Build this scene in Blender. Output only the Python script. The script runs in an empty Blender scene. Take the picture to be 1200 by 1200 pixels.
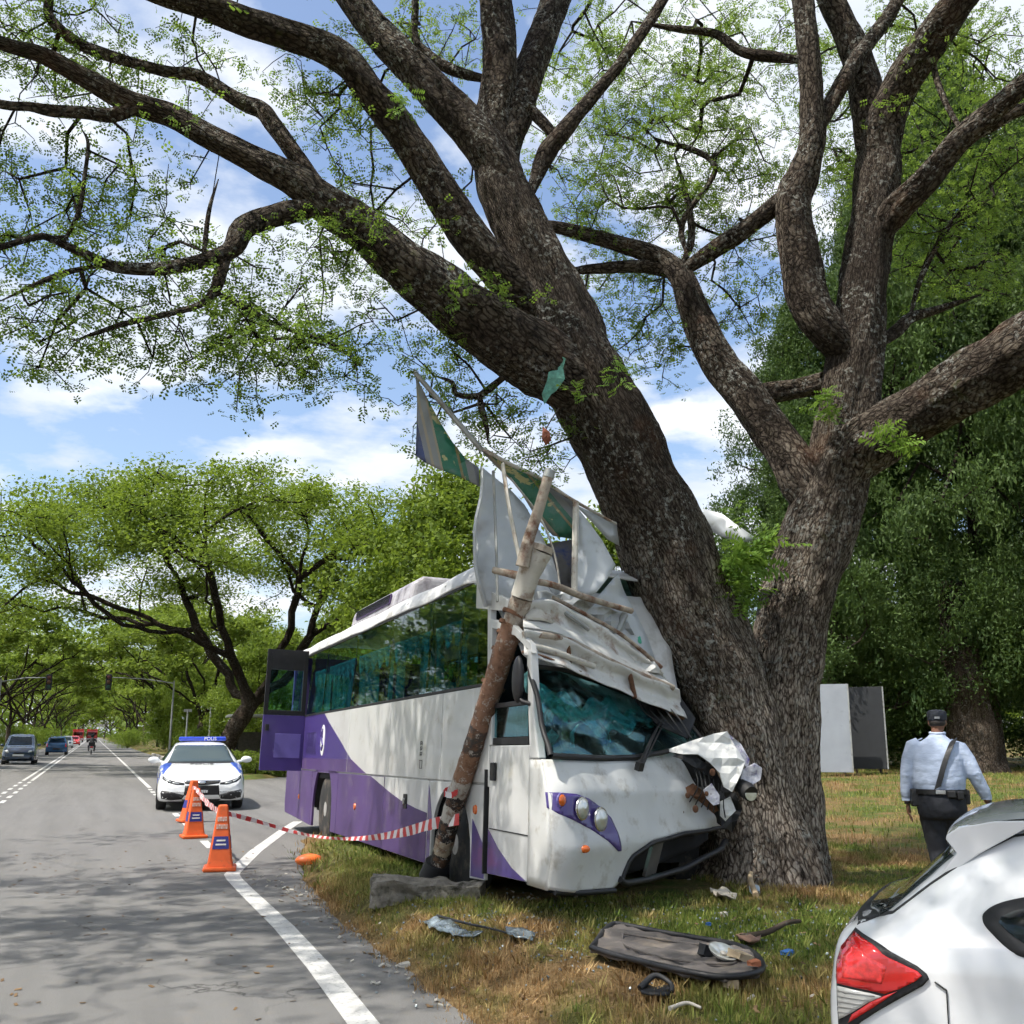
import bpy, bmesh, math, random
import numpy as np
from mathutils import Vector, Matrix, noise, Euler
from mathutils.bvhtree import BVHTree
from mathutils.geometry import delaunay_2d_cdt

random.seed(7); RNG = np.random.default_rng(7)
scene = bpy.context.scene
COL = scene.collection
PI = math.pi

# ------------------------------------------------------------------ camera
FOC = 1200.0; CAM_H = 1.55
PITCH = math.atan(262 / FOC); YAW = math.radians(21.749)
cam_data = bpy.data.cameras.new('camera'); cam = bpy.data.objects.new('camera', cam_data); COL.objects.link(cam)
cam.location = (0, 0, CAM_H); cam.rotation_euler = (PI / 2 + PITCH, 0, -YAW)
cam_data.sensor_width = 36; cam_data.sensor_fit = 'HORIZONTAL'; cam_data.lens = 36 * FOC / 1200
cam_data.clip_end = 3000; cam_data.clip_start = 0.05
scene.camera = cam
scene.render.resolution_x = scene.render.resolution_y = 1024

# ------------------------------------------------------------------ sky, sun, exposure
SUN_EL = 61.0
SUN_AZ = -98.0                 # compass style: 0 = +Y, clockwise; the sun stands left of the road
wd = bpy.data.worlds.new('World'); scene.world = wd; wd.use_nodes = True
nt = wd.node_tree; nt.nodes.clear()
def wn(t, **k):
    n = nt.nodes.new(t)
    for a, b in k.items(): setattr(n, a, b)
    return n
L = nt.links.new
sky = wn('ShaderNodeTexSky', sky_type='NISHITA', sun_disc=False)
sky.sun_elevation = math.radians(SUN_EL); sky.sun_rotation = math.radians(SUN_AZ)
sky.air_density = 1.0; sky.dust_density = 2.4; sky.ozone_density = 1.6; sky.altitude = 20
tc = wn('ShaderNodeTexCoord'); sp = wn('ShaderNodeSeparateXYZ'); L(tc.outputs['Generated'], sp.inputs[0])
def wmath(op, a, b):
    n = wn('ShaderNodeMath', operation=op)
    for i, v in enumerate((a, b)):
        if isinstance(v, (int, float)): n.inputs[i].default_value = v
        else: L(v, n.inputs[i])
    return n.outputs[0]
zc = wmath('ADD', wmath('MAXIMUM', sp.outputs[2], 0.0), 0.16)
cx = wmath('DIVIDE', sp.outputs[0], zc); cy = wmath('DIVIDE', sp.outputs[1], zc)
cb = wn('ShaderNodeCombineXYZ'); L(cx, cb.inputs[0]); L(cy, cb.inputs[1]); cb.inputs[2].default_value = 3.7
n1 = wn('ShaderNodeTexNoise'); n1.inputs['Scale'].default_value = 1.9; n1.inputs['Detail'].default_value = 9; n1.inputs['Roughness'].default_value = .55
n1.inputs['Distortion'].default_value = .08
L(cb.outputs[0], n1.inputs['Vector'])
cr = wn('ShaderNodeValToRGB'); cr.color_ramp.elements[0].position = .455; cr.color_ramp.elements[1].position = .55
L(n1.outputs['Fac'], cr.inputs[0])
n2 = wn('ShaderNodeTexNoise'); n2.inputs['Scale'].default_value = 2.6; n2.inputs['Detail'].default_value = 6
L(cb.outputs[0], n2.inputs['Vector'])
cc = wn('ShaderNodeValToRGB'); cc.color_ramp.elements[0].position = .35; cc.color_ramp.elements[1].position = .65
cc.color_ramp.elements[0].color = (3.5, 3.85, 4.4, 1); cc.color_ramp.elements[1].color = (4.9, 5.0, 5.1, 1)
L(n2.outputs['Fac'], cc.inputs[0])
mx = wn('ShaderNodeMix', data_type='RGBA'); L(wmath('MULTIPLY', cr.outputs[0], .93), mx.inputs['Factor'])
L(sky.outputs[0], mx.inputs['A']); L(cc.outputs[0], mx.inputs['B'])
bg = wn('ShaderNodeBackground'); bg.inputs['Strength'].default_value = .135
L(mx.outputs['Result'], bg.inputs['Color'])
wo = wn('ShaderNodeOutputWorld'); L(bg.outputs[0], wo.inputs[0])

sun_d = bpy.data.lights.new('sun', 'SUN'); sun = bpy.data.objects.new('sun', sun_d); COL.objects.link(sun)
sun_d.energy = 3.5; sun_d.angle = math.radians(.55); sun_d.color = (1, .955, .88)
_e, _a = math.radians(SUN_EL), math.radians(SUN_AZ)
SUN_DIR = Vector((math.sin(_a) * math.cos(_e), math.cos(_a) * math.cos(_e), math.sin(_e)))
sun.rotation_euler = SUN_DIR.to_track_quat('Z', 'Y').to_euler()
vs = scene.view_settings; vs.view_transform = 'Standard'; vs.look = 'None'; vs.gamma = 1; vs.use_curve_mapping = False
vs.exposure = .84
cy_ = scene.cycles
cy_.max_bounces = 5; cy_.transparent_max_bounces = 8; cy_.diffuse_bounces = 3; cy_.glossy_bounces = 2; cy_.transmission_bounces = 2
cy_.use_adaptive_sampling = True; cy_.adaptive_threshold = .04; cy_.adaptive_min_samples = 12
cy_.use_denoising = True; cy_.caustics_reflective = False; cy_.caustics_refractive = False

# ------------------------------------------------------------------ photogrammetry helpers: a pixel of the photo and a distance give a place
_F = np.array([math.sin(YAW) * math.cos(PITCH), math.cos(YAW) * math.cos(PITCH), math.sin(PITCH)])
_R = np.array([math.cos(YAW), -math.sin(YAW), 0.0]); _U = np.cross(_R, _F); _C = np.array([0, 0, CAM_H])
_FH = np.array([math.sin(YAW), math.cos(YAW), 0.0])
def ray(px, py): return FOC * _F + (px - 600) * _R + (600 - py) * _U
def at(px, py, d):
    r = ray(px, py); return _C + r * (d / (r @ _FH))
def gp(px, py, z=0.0):
    r = ray(px, py); return _C + r * ((z - CAM_H) / r[2])
def project(P):
    d = np.asarray(P) - _C; z = d @ _F
    return 600 + FOC * (d @ _R) / z, 600 - FOC * (d @ _U) / z, z

# ------------------------------------------------------------------ object helpers
def link(o, parent=None):
    COL.objects.link(o)
    if parent is not None: o.parent = parent
    return o
def tag(o, label=None, cat=None, group=None, kind=None):
    if label: o['label'] = label
    if cat: o['category'] = cat
    if group: o['group'] = group
    if kind: o['kind'] = kind
    return o
def thing(name, label, cat, loc=(0, 0, 0), rot=(0, 0, 0), group=None):
    o = bpy.data.objects.new(name, None); o.empty_display_size = .2; link(o)
    o.location = loc; o.rotation_euler = rot
    return tag(o, label, cat, group)
def obj(name, verts, faces, mat=None, parent=None, smooth=False, uvs=None, fmat=None):
    me = bpy.data.meshes.new(name)
    me.from_pydata([tuple(v) for v in verts], [], [tuple(f) for f in faces])
    if isinstance(mat, (list, tuple)):
        for m in mat: me.materials.append(m)
    elif mat: me.materials.append(mat)
    if fmat is not None: me.polygons.foreach_set('material_index', fmat)
    if smooth: me.polygons.foreach_set('use_smooth', [True] * len(me.polygons))
    if uvs is not None:
        ul = me.uv_layers.new(name='UVMap'); ul.data.foreach_set('uv', np.asarray(uvs, dtype=np.float32).ravel())
    me.update()
    return link(bpy.data.objects.new(name, me), parent)
def fast_obj(name, V, Fq, mat, parent=None, tint=None, smooth=False, uv=None, dry=None):
    """numpy mesh of faces with equal corner counts"""
    V = np.asarray(V, dtype=np.float32); Fq = np.asarray(Fq, dtype=np.int32)
    n, k = Fq.shape
    me = bpy.data.meshes.new(name)
    me.vertices.add(len(V)); me.vertices.foreach_set('co', V.ravel())
    me.loops.add(n * k); me.loops.foreach_set('vertex_index', Fq.ravel())
    me.polygons.add(n); me.polygons.foreach_set('loop_start', np.arange(0, n * k, k, dtype=np.int32))
    me.polygons.foreach_set('loop_total', np.full(n, k, dtype=np.int32))
    if smooth: me.polygons.foreach_set('use_smooth', np.ones(n, dtype=bool))
    for nm_, arr_ in (('tint', tint), ('dry', dry)):
        if arr_ is not None: a = me.attributes.new(nm_, 'FLOAT', 'POINT'); a.data.foreach_set('value', np.asarray(arr_, dtype=np.float32))
    if uv is not None:
        ul = me.uv_layers.new(name='UVMap'); ul.data.foreach_set('uv', np.asarray(uv, dtype=np.float32)[Fq.ravel()].ravel())
    me.materials.append(mat); me.update(calc_edges=True)
    return link(bpy.data.objects.new(name, me), parent)
def copy_tree(o, parent=None):
    c = o.copy(); COL.objects.link(c); c.parent = parent
    for ch in list(o.children): copy_tree(ch, c)
    return c
def bevel(o, w=.01, seg=2, ang=35):
    m = o.modifiers.new('bevel', 'BEVEL'); m.width = w; m.segments = seg; m.limit_method = 'ANGLE'; m.angle_limit = math.radians(ang)
    return o
def autosmooth(o, deg=35):
    o.data.polygons.foreach_set('use_smooth', [True] * len(o.data.polygons))
    bm = bmesh.new(); bm.from_mesh(o.data)
    for e in bm.edges:
        if len(e.link_faces) == 2 and e.calc_face_angle(0) > math.radians(deg): e.smooth = False
    bm.to_mesh(o.data); bm.free(); return o

def catmull(P, n):
    """resample control rows P (k, m) to about n rows along a Catmull-Rom spline"""
    P = np.asarray(P, dtype=float); k = len(P)
    if k < 3: return P[0] + (P[-1] - P[0]) * np.linspace(0, 1, n)[:, None]
    Q = np.vstack([2 * P[0] - P[1], P, 2 * P[-1] - P[-2]])
    t = np.linspace(0, k - 1 - 1e-9, n); i = t.astype(int); f = (t - i)[:, None]
    a, b, c, d = Q[i], Q[i + 1], Q[i + 2], Q[i + 3]
    return .5 * ((2 * b) + (c - a) * f + (2 * a - 5 * b + 4 * c - d) * f ** 2 + (3 * b - a - 3 * c + d) * f ** 3)

class MB:
    """mesh builder"""
    def __init__(s): s.v = []; s.f = []
    def add(s, V, Fs):
        b = len(s.v); s.v += [tuple(map(float, p)) for p in V]; s.f += [tuple(i + b for i in f) for f in Fs]; return s
    def box(s, c, size, rot=None):
        x, y, z = (q / 2 for q in size); V = []
        M = Euler(rot).to_matrix() if rot is not None else None
        for sx in (-1, 1):
            for sy in (-1, 1):
                for sz in (-1, 1):
                    p = Vector((sx * x, sy * y, sz * z)); p = M @ p if M else p
                    V.append((p.x + c[0], p.y + c[1], p.z + c[2]))
        return s.add(V, [(0, 1, 3, 2), (4, 6, 7, 5), (0, 4, 5, 1), (2, 3, 7, 6), (0, 2, 6, 4), (1, 5, 7, 3)])
    def tube(s, P, r, n=10, caps=True, flat=1.0):
        P = np.asarray(P, dtype=float); k = len(P)
        r = np.full(k, r) if np.isscalar(r) else np.asarray(r, dtype=float)
        T = np.gradient(P, axis=0); T /= np.linalg.norm(T, axis=1)[:, None] + 1e-12
        ref = np.array([0, 0, 1.0]) if abs(T[0][2]) < .9 else np.array([1.0, 0, 0])
        N = np.cross(T[0], ref); N /= np.linalg.norm(N); V = []
        for i in range(k):
            N = N - T[i] * (N @ T[i]); N /= np.linalg.norm(N) + 1e-12; Bn = np.cross(T[i], N)
            for j in range(n):
                a = 2 * PI * j / n; V.append(P[i] + (N * math.cos(a) + Bn * flat * math.sin(a)) * r[i])
        Fs = [(i * n + j, i * n + (j + 1) % n, (i + 1) * n + (j + 1) % n, (i + 1) * n + j) for i in range(k - 1) for j in range(n)]
        if caps: Fs += [tuple(range(n - 1, -1, -1)), tuple((k - 1) * n + j for j in range(n))]
        return s.add(V, Fs)
    def prism(s, poly, axis, a, b):
        """polygon (2-D) pushed from a to b along an axis; other coordinates in xyz order"""
        n = len(poly); V = []
        for h in (a, b):
            for p in poly:
                q = [p[0], p[1]]; q.insert(axis, h); V.append(q)
        ar = sum(poly[i][0] * poly[(i + 1) % n][1] - poly[(i + 1) % n][0] * poly[i][1] for i in range(n))
        fl = (ar > 0) ^ (axis == 1) ^ (b < a)
        top = tuple(range(n, 2 * n)); bot = tuple(range(n - 1, -1, -1))
        Fs = [top, bot] + [(i, (i + 1) % n, n + (i + 1) % n, n + i) for i in range(n)]
        if not fl: Fs = [tuple(reversed(f)) for f in Fs]
        return s.add(V, Fs)
    def lathe(s, prof, c=(0, 0, 0), axis=2, n=20):
        V = []
        for r, h in prof:
            for j in range(n):
                a = 2 * PI * j / n; q = [r * math.cos(a), r * math.sin(a)]; q.insert(axis, h)
                V.append((q[0] + c[0], q[1] + c[1], q[2] + c[2]))
        k = len(prof)
        Fs = [(i * n + j, i * n + (j + 1) % n, (i + 1) * n + (j + 1) % n, (i + 1) * n + j) for i in range(k - 1) for j in range(n)]
        Fs += [tuple(range(n - 1, -1, -1)), tuple((k - 1) * n + j for j in range(n))]
        if axis == 1: Fs = [tuple(reversed(f)) for f in Fs]
        return s.add(V, Fs)
    def ellipsoid(s, c, r, nu=16, nv=10, M=None):
        V = []; c = Vector(c)
        for i in range(nv + 1):
            t = PI * i / nv
            for j in range(nu):
                a = 2 * PI * j / nu
                p = Vector((r[0] * math.sin(t) * math.cos(a), r[1] * math.sin(t) * math.sin(a), r[2] * math.cos(t)))
                if M: p = M @ p
                V.append(p + c)
        return s.add(V, [(i * nu + j, (i + 1) * nu + j, (i + 1) * nu + (j + 1) % nu, i * nu + (j + 1) % nu) for i in range(nv) for j in range(nu)])
    def grid(s, fn, nu, nv, thick=None):
        V = [fn(i / nu, j / nv) for j in range(nv + 1) for i in range(nu + 1)]
        w = nu + 1; Fs = [(j * w + i, j * w + i + 1, (j + 1) * w + i + 1, (j + 1) * w + i) for j in range(nv) for i in range(nu)]
        return s.add(V, Fs)
    def build(s, name, mat, parent=None, smooth=None, bev=None, solid=None, seg=2):
        o = obj(name, s.v, s.f, mat, parent)
        if solid:
            m = o.modifiers.new('solid', 'SOLIDIFY'); m.thickness = solid; m.offset = 0
        if smooth: autosmooth(o, smooth)
        if bev: bevel(o, bev, seg)
        return o

def cdt_patch(poly, step):
    """2-D polygon filled with a fine triangle net"""
    pts = []; n = len(poly)
    for i in range(n):
        a, b = np.array(poly[i]), np.array(poly[(i + 1) % n]); m = max(1, int(np.linalg.norm(b - a) / step))
        pts += [tuple(a + (b - a) * q / m) for q in range(m)]
    nb = len(pts); xs = [p[0] for p in pts]; ys = [p[1] for p in pts]
    def inside(x, y):
        c = False; j = nb - 1
        for i in range(nb):
            if (ys[i] > y) != (ys[j] > y) and x < (xs[j] - xs[i]) * (y - ys[i]) / (ys[j] - ys[i]) + xs[i]: c = not c
            j = i
        return c
    A = np.array(pts); inner = []
    for gx in np.arange(min(xs) + step / 2, max(xs), step):
        for gy in np.arange(min(ys) + step / 2, max(ys), step):
            if inside(gx, gy) and np.min(np.hypot(A[:, 0] - gx, A[:, 1] - gy)) > step * .45: inner.append((gx, gy))
    vs_, _, fs, *_ = delaunay_2d_cdt([Vector(p) for p in pts + inner], [], [list(range(nb))], 1, 1e-6)
    return [(v.x, v.y) for v in vs_], [tuple(f) for f in fs]

def wrap(bvh, poly, axis, sign, off, name, mat, parent, step=.05, thick=.012, smooth=True, org=0.0):
    """a panel that follows a body: polygon in the plane across `axis`, dropped on the body along that axis"""
    P2, Fs = cdt_patch(poly, step); V = []; ok = []
    for p in P2:
        q = [p[0], p[1]]; q.insert(axis, org + sign * 6.0); d = [0, 0, 0]; d[axis] = -sign
        hit, nrm, idx, dist = bvh.ray_cast(Vector(q), Vector(d))
        if hit is None:
            V.append(None); continue
        if nrm[axis] * sign < 0: nrm = -nrm
        V.append(hit + nrm * off)
    idx = {}; VV = []
    for i, v in enumerate(V):
        if v is not None: idx[i] = len(VV); VV.append(v)
    FF = [tuple(idx[i] for i in f) for f in Fs if all(i in idx for i in f)]
    if not FF: return None
    a, b, c = (VV[i] for i in FF[0][:3])
    if (b - a).cross(c - a)[axis] * sign < 0: FF = [tuple(reversed(f)) for f in FF]
    o = obj(name, VV, FF, mat, parent, smooth=smooth)
    if thick:
        m = o.modifiers.new('solid', 'SOLIDIFY'); m.thickness = thick; m.offset = -1
    return o

# ------------------------------------------------------------------ materials
MATS = {}
class NT:
    def __init__(s, name):
        s.m = bpy.data.materials.new(name); s.m.use_nodes = True; s.t = s.m.node_tree; s.t.nodes.clear()
        s.out = s.n('ShaderNodeOutputMaterial')
    def n(s, t, **k):
        q = s.t.nodes.new(t)
        for a, b in k.items(): setattr(q, a, b)
        return q
    def l(s, a, b): s.t.links.new(a, b)
    def setin(s, node, key, v):
        if hasattr(v, 'is_linked') or isinstance(v, bpy.types.NodeSocket): s.l(v, node.inputs[key])
        else: node.inputs[key].default_value = v
    def coords(s, kind='Object', scale=(1, 1, 1)):
        tc = s.n('ShaderNodeTexCoord'); mp = s.n('ShaderNodeMapping'); mp.inputs['Scale'].default_value = scale
        s.l(tc.outputs[kind], mp.inputs[0]); return mp.outputs[0]
    def world(s, scale=(1, 1, 1)):
        g = s.n('ShaderNodeNewGeometry'); mp = s.n('ShaderNodeMapping'); mp.inputs['Scale'].default_value = scale
        s.l(g.outputs['Position'], mp.inputs[0]); return mp.outputs[0]
    def noise(s, vec, scale, detail=5, rough=.55, dist=0):
        q = s.n('ShaderNodeTexNoise'); s.l(vec, q.inputs['Vector'])
        q.inputs['Scale'].default_value = scale; q.inputs['Detail'].default_value = detail
        q.inputs['Roughness'].default_value = rough; q.inputs['Distortion'].default_value = dist
        return q.outputs['Fac']
    def ramp(s, fac, stops, interp='LINEAR'):
        q = s.n('ShaderNodeValToRGB'); e = q.color_ramp.elements; q.color_ramp.interpolation = interp
        while len(e) < len(stops): e.new(.5)
        for el, (p, c) in zip(e, stops):
            el.position = p; el.color = (*c, 1) if not np.isscalar(c) else (c, c, c, 1)
        s.l(fac, q.inputs[0]); return q.outputs[0]
    def mix(s, fac, a, b, mode='MIX'):
        q = s.n('ShaderNodeMix', data_type='RGBA', blend_type=mode)
        s.setin(q, 'Factor', fac)
        for k, v in (('A', a), ('B', b)):
            s.setin(q, k, (*v, 1) if isinstance(v, tuple) and len(v) == 3 else v)
        return q.outputs['Result']
    def math(s, op, a, b=0.0):
        q = s.n('ShaderNodeMath', operation=op); s.setin(q, 0, a); s.setin(q, 1, b); return q.outputs[0]
    def bump(s, h, strength=.3, dist=.01):
        q = s.n('ShaderNodeBump'); q.inputs['Strength'].default_value = strength; q.inputs['Distance'].default_value = dist
        s.l(h, q.inputs['Height']); return q.outputs[0]
    def bsdf(s, color, rough=.5, metal=0, normal=None, coat=0, spec=.5, alpha=None, trans=0, sheen=0):
        q = s.n('ShaderNodeBsdfPrincipled')
        s.setin(q, 'Base Color', (*color, 1) if isinstance(color, tuple) and len(color) == 3 else color)
        s.setin(q, 'Roughness', rough); s.setin(q, 'Metallic', metal); s.setin(q, 'Coat Weight', coat)
        q.inputs['Coat Roughness'].default_value = .05
        s.setin(q, 'Specular IOR Level', spec); s.setin(q, 'Transmission Weight', trans)
        if normal: s.l(normal, q.inputs['Normal'])
        return q.outputs[0]
    def done(s, shader):
        s.l(shader, s.out.inputs['Surface']); return s.m

def mat(name, color, rough=.5, metal=0, var=.12, vs=6, bump=0, bs=60, coat=0, dirt=None, da=.45, ds=5, spec=.5, dist=.006, stretch=(1, 1, 1)):
    """painted, cast or woven surface with uneven colour, gloss and optional dirt"""
    if name in MATS: return MATS[name]
    s = NT(name); co = s.coords('Object', stretch)
    n = s.noise(co, vs, 6)
    lo = tuple(c * (1 - var) for c in color); hi = tuple(min(1, c * (1 + var)) for c in color)
    col = s.ramp(n, [(.3, lo), (.7, hi)])
    r = s.math('MULTIPLY_ADD', n, .18); r.node.inputs[2].default_value = max(.02, rough - .09)
    if dirt:
        dn = s.noise(co, ds, 9, .68)
        f = s.ramp(dn, [(da, 0.0), (da + .16, 1.0)])
        col = s.mix(f, col, dirt); r = s.math('MAXIMUM', r, s.math('MULTIPLY', f, .75))
    nm = s.bump(s.noise(co, bs, 4), bump, dist) if bump else None
    MATS[name] = s.done(s.bsdf(col, r, metal, nm, coat, spec)); return MATS[name]

def leafmat(name, c_dark, c_light, trans_c, tfac=.42, dry=None, spec=.22):
    s = NT(name)
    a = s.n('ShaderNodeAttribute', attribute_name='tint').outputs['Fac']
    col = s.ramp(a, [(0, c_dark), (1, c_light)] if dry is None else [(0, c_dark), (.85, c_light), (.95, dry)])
    d = s.bsdf(col, .6, spec=spec)
    t = s.n('ShaderNodeBsdfTranslucent'); s.l(s.mix(.5, s.mix(1.0, col, trans_c, 'MULTIPLY'), trans_c), t.inputs[0])
    m = s.n('ShaderNodeMixShader'); m.inputs[0].default_value = tfac; s.l(d, m.inputs[1]); s.l(t.outputs[0], m.inputs[2])
    MATS[name] = s.done(m.outputs[0]); return MATS[name]

def glassmat(name, tint=(.05, .07, .07), clear=.55, rough=.03, crack=False, refl=.62):
    """car and bus glass: a thin pane that lets tinted light through and mirrors by angle"""
    s = NT(name)
    tr = s.n('ShaderNodeBsdfTransparent'); tr.inputs[0].default_value = (*[min(1, .25 + 2.2 * c) * clear + .0 for c in tint], 1)
    gl = s.n('ShaderNodeBsdfGlossy'); gl.inputs['Roughness'].default_value = rough; gl.inputs['Color'].default_value = (.9, .95, .95, 1)
    fr = s.n('ShaderNodeFresnel'); fr.inputs['IOR'].default_value = 1.45
    f = s.math('MINIMUM', s.math('MULTIPLY', fr.outputs[0], refl), .8)
    m = s.n('ShaderNodeMixShader'); s.l(f, m.inputs[0]); s.l(tr.outputs[0], m.inputs[1]); s.l(gl.outputs[0], m.inputs[2])
    sh = m.outputs[0]
    if crack:
        co = s.coords('Object'); vo = s.n('ShaderNodeTexVoronoi', feature='DISTANCE_TO_EDGE'); vo.inputs['Scale'].default_value = 9
        wv = s.n('ShaderNodeVectorMath', operation='ADD'); nz = s.n('ShaderNodeTexNoise'); nz.inputs['Scale'].default_value = 3
        s.l(co, nz.inputs['Vector']); s.l(co, wv.inputs[0]); s.l(nz.outputs['Color'], wv.inputs[1]); s.l(wv.outputs[0], vo.inputs['Vector'])
        ed = s.ramp(vo.outputs['Distance'], [(.0, 1.0), (.045, 0.0)])
        reg = s.ramp(s.noise(co, 2.4, 3), [(.42, 0.0), (.62, 1.0)])
        k = s.math('MULTIPLY', s.math('MULTIPLY', ed, reg), .4)
        df = s.bsdf((.35, .5, .5), .35); m2 = s.n('ShaderNodeMixShader')
        s.l(k, m2.inputs[0]); s.l(sh, m2.inputs[1]); s.l(df, m2.inputs[2]); sh = m2.outputs[0]
    MATS[name] = s.done(sh); return MATS[name]
# ================================================================== ground, road, markings
def sst(a, b, x):
    t = np.clip((np.asarray(x, dtype=float) - a) / (b - a), 0, 1); return t * t * (3 - 2 * t)
EDGE_Y = [-40, 3, 6, 8, 9.4, 12, 14, 16.2, 17.2]
EDGE_X = [2.2, 2.05, 2.0, 1.97, 2.0, 2.2, 2.55, 2.95, 3.8]
def vnoise(x, y, s, seed=0):
    return np.array([noise.noise((a * s + seed * 7.3, b * s - seed * 3.1, seed * 1.7)) for a, b in zip(np.ravel(x), np.ravel(y))]).reshape(np.shape(x))
def in_side_road(x, y):
    """how far inside the side road (metres, negative outside)"""
    k = 1.35 * np.maximum(0, x - 5.5)
    lo = 17.1 + k; hi = 39 + k
    return np.minimum(np.minimum(y - lo, hi - y), 60 - x)
def height(x, y):
    x = np.asarray(x, dtype=float); y = np.asarray(y, dtype=float)
    near = sst(-.12, .75, x - np.interp(y, EDGE_Y, EDGE_X)) * (1 - sst(16.6, 17.6, y - 1.35 * np.maximum(0, x - 5.5)))
    far = sst(4.3, 4.9, x) * sst(38.6, 39.6, y - 1.35 * np.maximum(0, x - 5.5))
    left = sst(5.6, 6.3, -x)
    rise = .026 * np.clip(x - 9, 0, 13) - .10 * sst(5.6, 7.2, x)
    h = -.035 + .225 * near + .17 * far + .17 * left + rise * np.maximum(near, far)
    return h
def hz(x, y):
    return float(height(x, y)) + .02 * noise.noise((x * .9, y * .9, 1.3)) + .012 * noise.noise((x * 3.1, y * 3.1, 4.0))

def make_grassground():
    s = NT('grass_ground'); w = s.world()
    big = s.noise(w, .55, 4, .6); mid = s.noise(w, 2.3, 6, .65); fine = s.noise(w, 38, 5, .7)
    g = s.ramp(fine, [(.25, (.028, .042, .010)), (.5, (.075, .105, .024)), (.8, (.15, .17, .05))])
    d = s.ramp(fine, [(.25, (.06, .038, .018)), (.5, (.18, .115, .052)), (.8, (.34, .235, .12))])
    k = s.ramp(s.math('ADD', s.math('MULTIPLY', big, .55), s.math('MULTIPLY', mid, .5)), [(.46, 0.0), (.60, 1.0)]); k = s.math('MAXIMUM', k, s.n('ShaderNodeAttribute', attribute_name='dry').outputs['Fac'])
    bp = s.bump(s.noise(w, 70, 4, .7), .9, .02)
    return s.done(s.bsdf(s.mix(k, g, d), .95, normal=bp, spec=.15))
def make_asphalt():
    s = NT('asphalt'); w = s.world()
    agg = s.noise(w, 150, 3, .7); mid = s.noise(w, 5.5, 6, .6); big = s.noise(w, .35, 5, .6)
    strk = s.noise(s.world((1.6, .09, 1)), 1.4, 5, .6)
    base = s.ramp(agg, [(.28, (.075, .073, .070)), (.5, (.165, .161, .155)), (.74, (.29, .283, .272))])
    base = s.mix(s.math('MULTIPLY', s.ramp(big, [(.35, 0.0), (.65, 1.0)]), .35), base, (.20, .193, .18))
    base = s.mix(s.math('MULTIPLY', s.ramp(strk, [(.42, 0.0), (.68, 1.0)]), .4), base, (.085, .083, .08))
    base = s.mix(s.math('MULTIPLY', s.ramp(mid, [(.55, 0.0), (.72, 1.0)]), .38), base, (.21, .185, .15))
    vo = s.n('ShaderNodeTexVoronoi', feature='DISTANCE_TO_EDGE'); vo.inputs['Scale'].default_value = .55
    wv = s.n('ShaderNodeVectorMath', operation='ADD'); nz = s.n('ShaderNodeTexNoise'); nz.inputs['Scale'].default_value = 1.4; nz.inputs['Detail'].default_value = 6
    s.l(w, nz.inputs['Vector']); s.l(w, wv.inputs[0]); s.l(nz.outputs['Color'], wv.inputs[1]); s.l(wv.outputs[0], vo.inputs['Vector'])
    crk = s.math('MULTIPLY', s.ramp(vo.outputs['Distance'], [(0, 1.0), (.008, 0.0)]), s.ramp(s.noise(w, .8, 3), [(.5, 0.0), (.62, .8)]))
    base = s.mix(crk, base, (.035, .033, .032))
    bp = s.bump(s.math('SUBTRACT', agg, s.math('MULTIPLY', crk, .6)), .55, .006)
    return s.done(s.bsdf(base, .88, normal=bp, spec=.25))
def make_roadpaint():
    s = NT('road_paint'); w = s.world()
    n = s.noise(w, 26, 8, .75); col = s.ramp(s.noise(w, 3, 5), [(.3, (.46, .45, .43)), (.7, (.64, .63, .60))])
    wear = s.ramp(n, [(.52, 0.0), (.68, .85)])
    col = s.mix(wear, col, (.16, .155, .15))
    return s.done(s.bsdf(col, .75, normal=s.bump(s.noise(w, 150, 3, .7), .35, .004), spec=.3))
M_GROUND = make_grassground(); M_ASPH = make_asphalt(); M_LINE = make_roadpaint()

def axis_pts(segs):
    out = []
    for a, b, st in segs: out += list(np.arange(a, b, st))
    return np.array(out + [segs[-1][1]])
gx = axis_pts([(-600, -60, 45), (-60, -8, 4), (-8, 1.2, .5), (1.2, 12, .11), (12, 30, .6), (30, 80, 4), (80, 600, 40)])
gy = axis_pts([(-60, 0, 5), (0, 3, .5), (3, 20, .11), (20, 42, .6), (42, 120, 3), (120, 1400, 60)])
X, Y = np.meshgrid(gx, gy); Z = height(X, Y)
nearm = (X > 1) & (X < 30) & (Y > 2) & (Y < 44)
Z[nearm] += .02 * vnoise(X[nearm] * .9, Y[nearm] * .9, 1, 0) * 1.0
Z[nearm] += np.array([.012 * noise.noise((a * 3.1, b * 3.1, 4.0)) for a, b in zip(X[nearm], Y[nearm])])
nw = len(gx)
idx = np.arange(len(gx) * len(gy)).reshape(len(gy), nw)
Fq = np.stack([idx[:-1, :-1].ravel(), idx[:-1, 1:].ravel(), idx[1:, 1:].ravel(), idx[1:, :-1].ravel()], 1)
ground = fast_obj('ground', np.stack([X.ravel(), Y.ravel(), Z.ravel()], 1), Fq, M_GROUND, smooth=True, dry=(np.exp(-np.maximum(0, X - np.interp(Y, EDGE_Y, EDGE_X) - .1) / .3) * (Y < 18)).ravel())
tag(ground, 'dry patchy grass verge beside the road', kind='structure')

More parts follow.
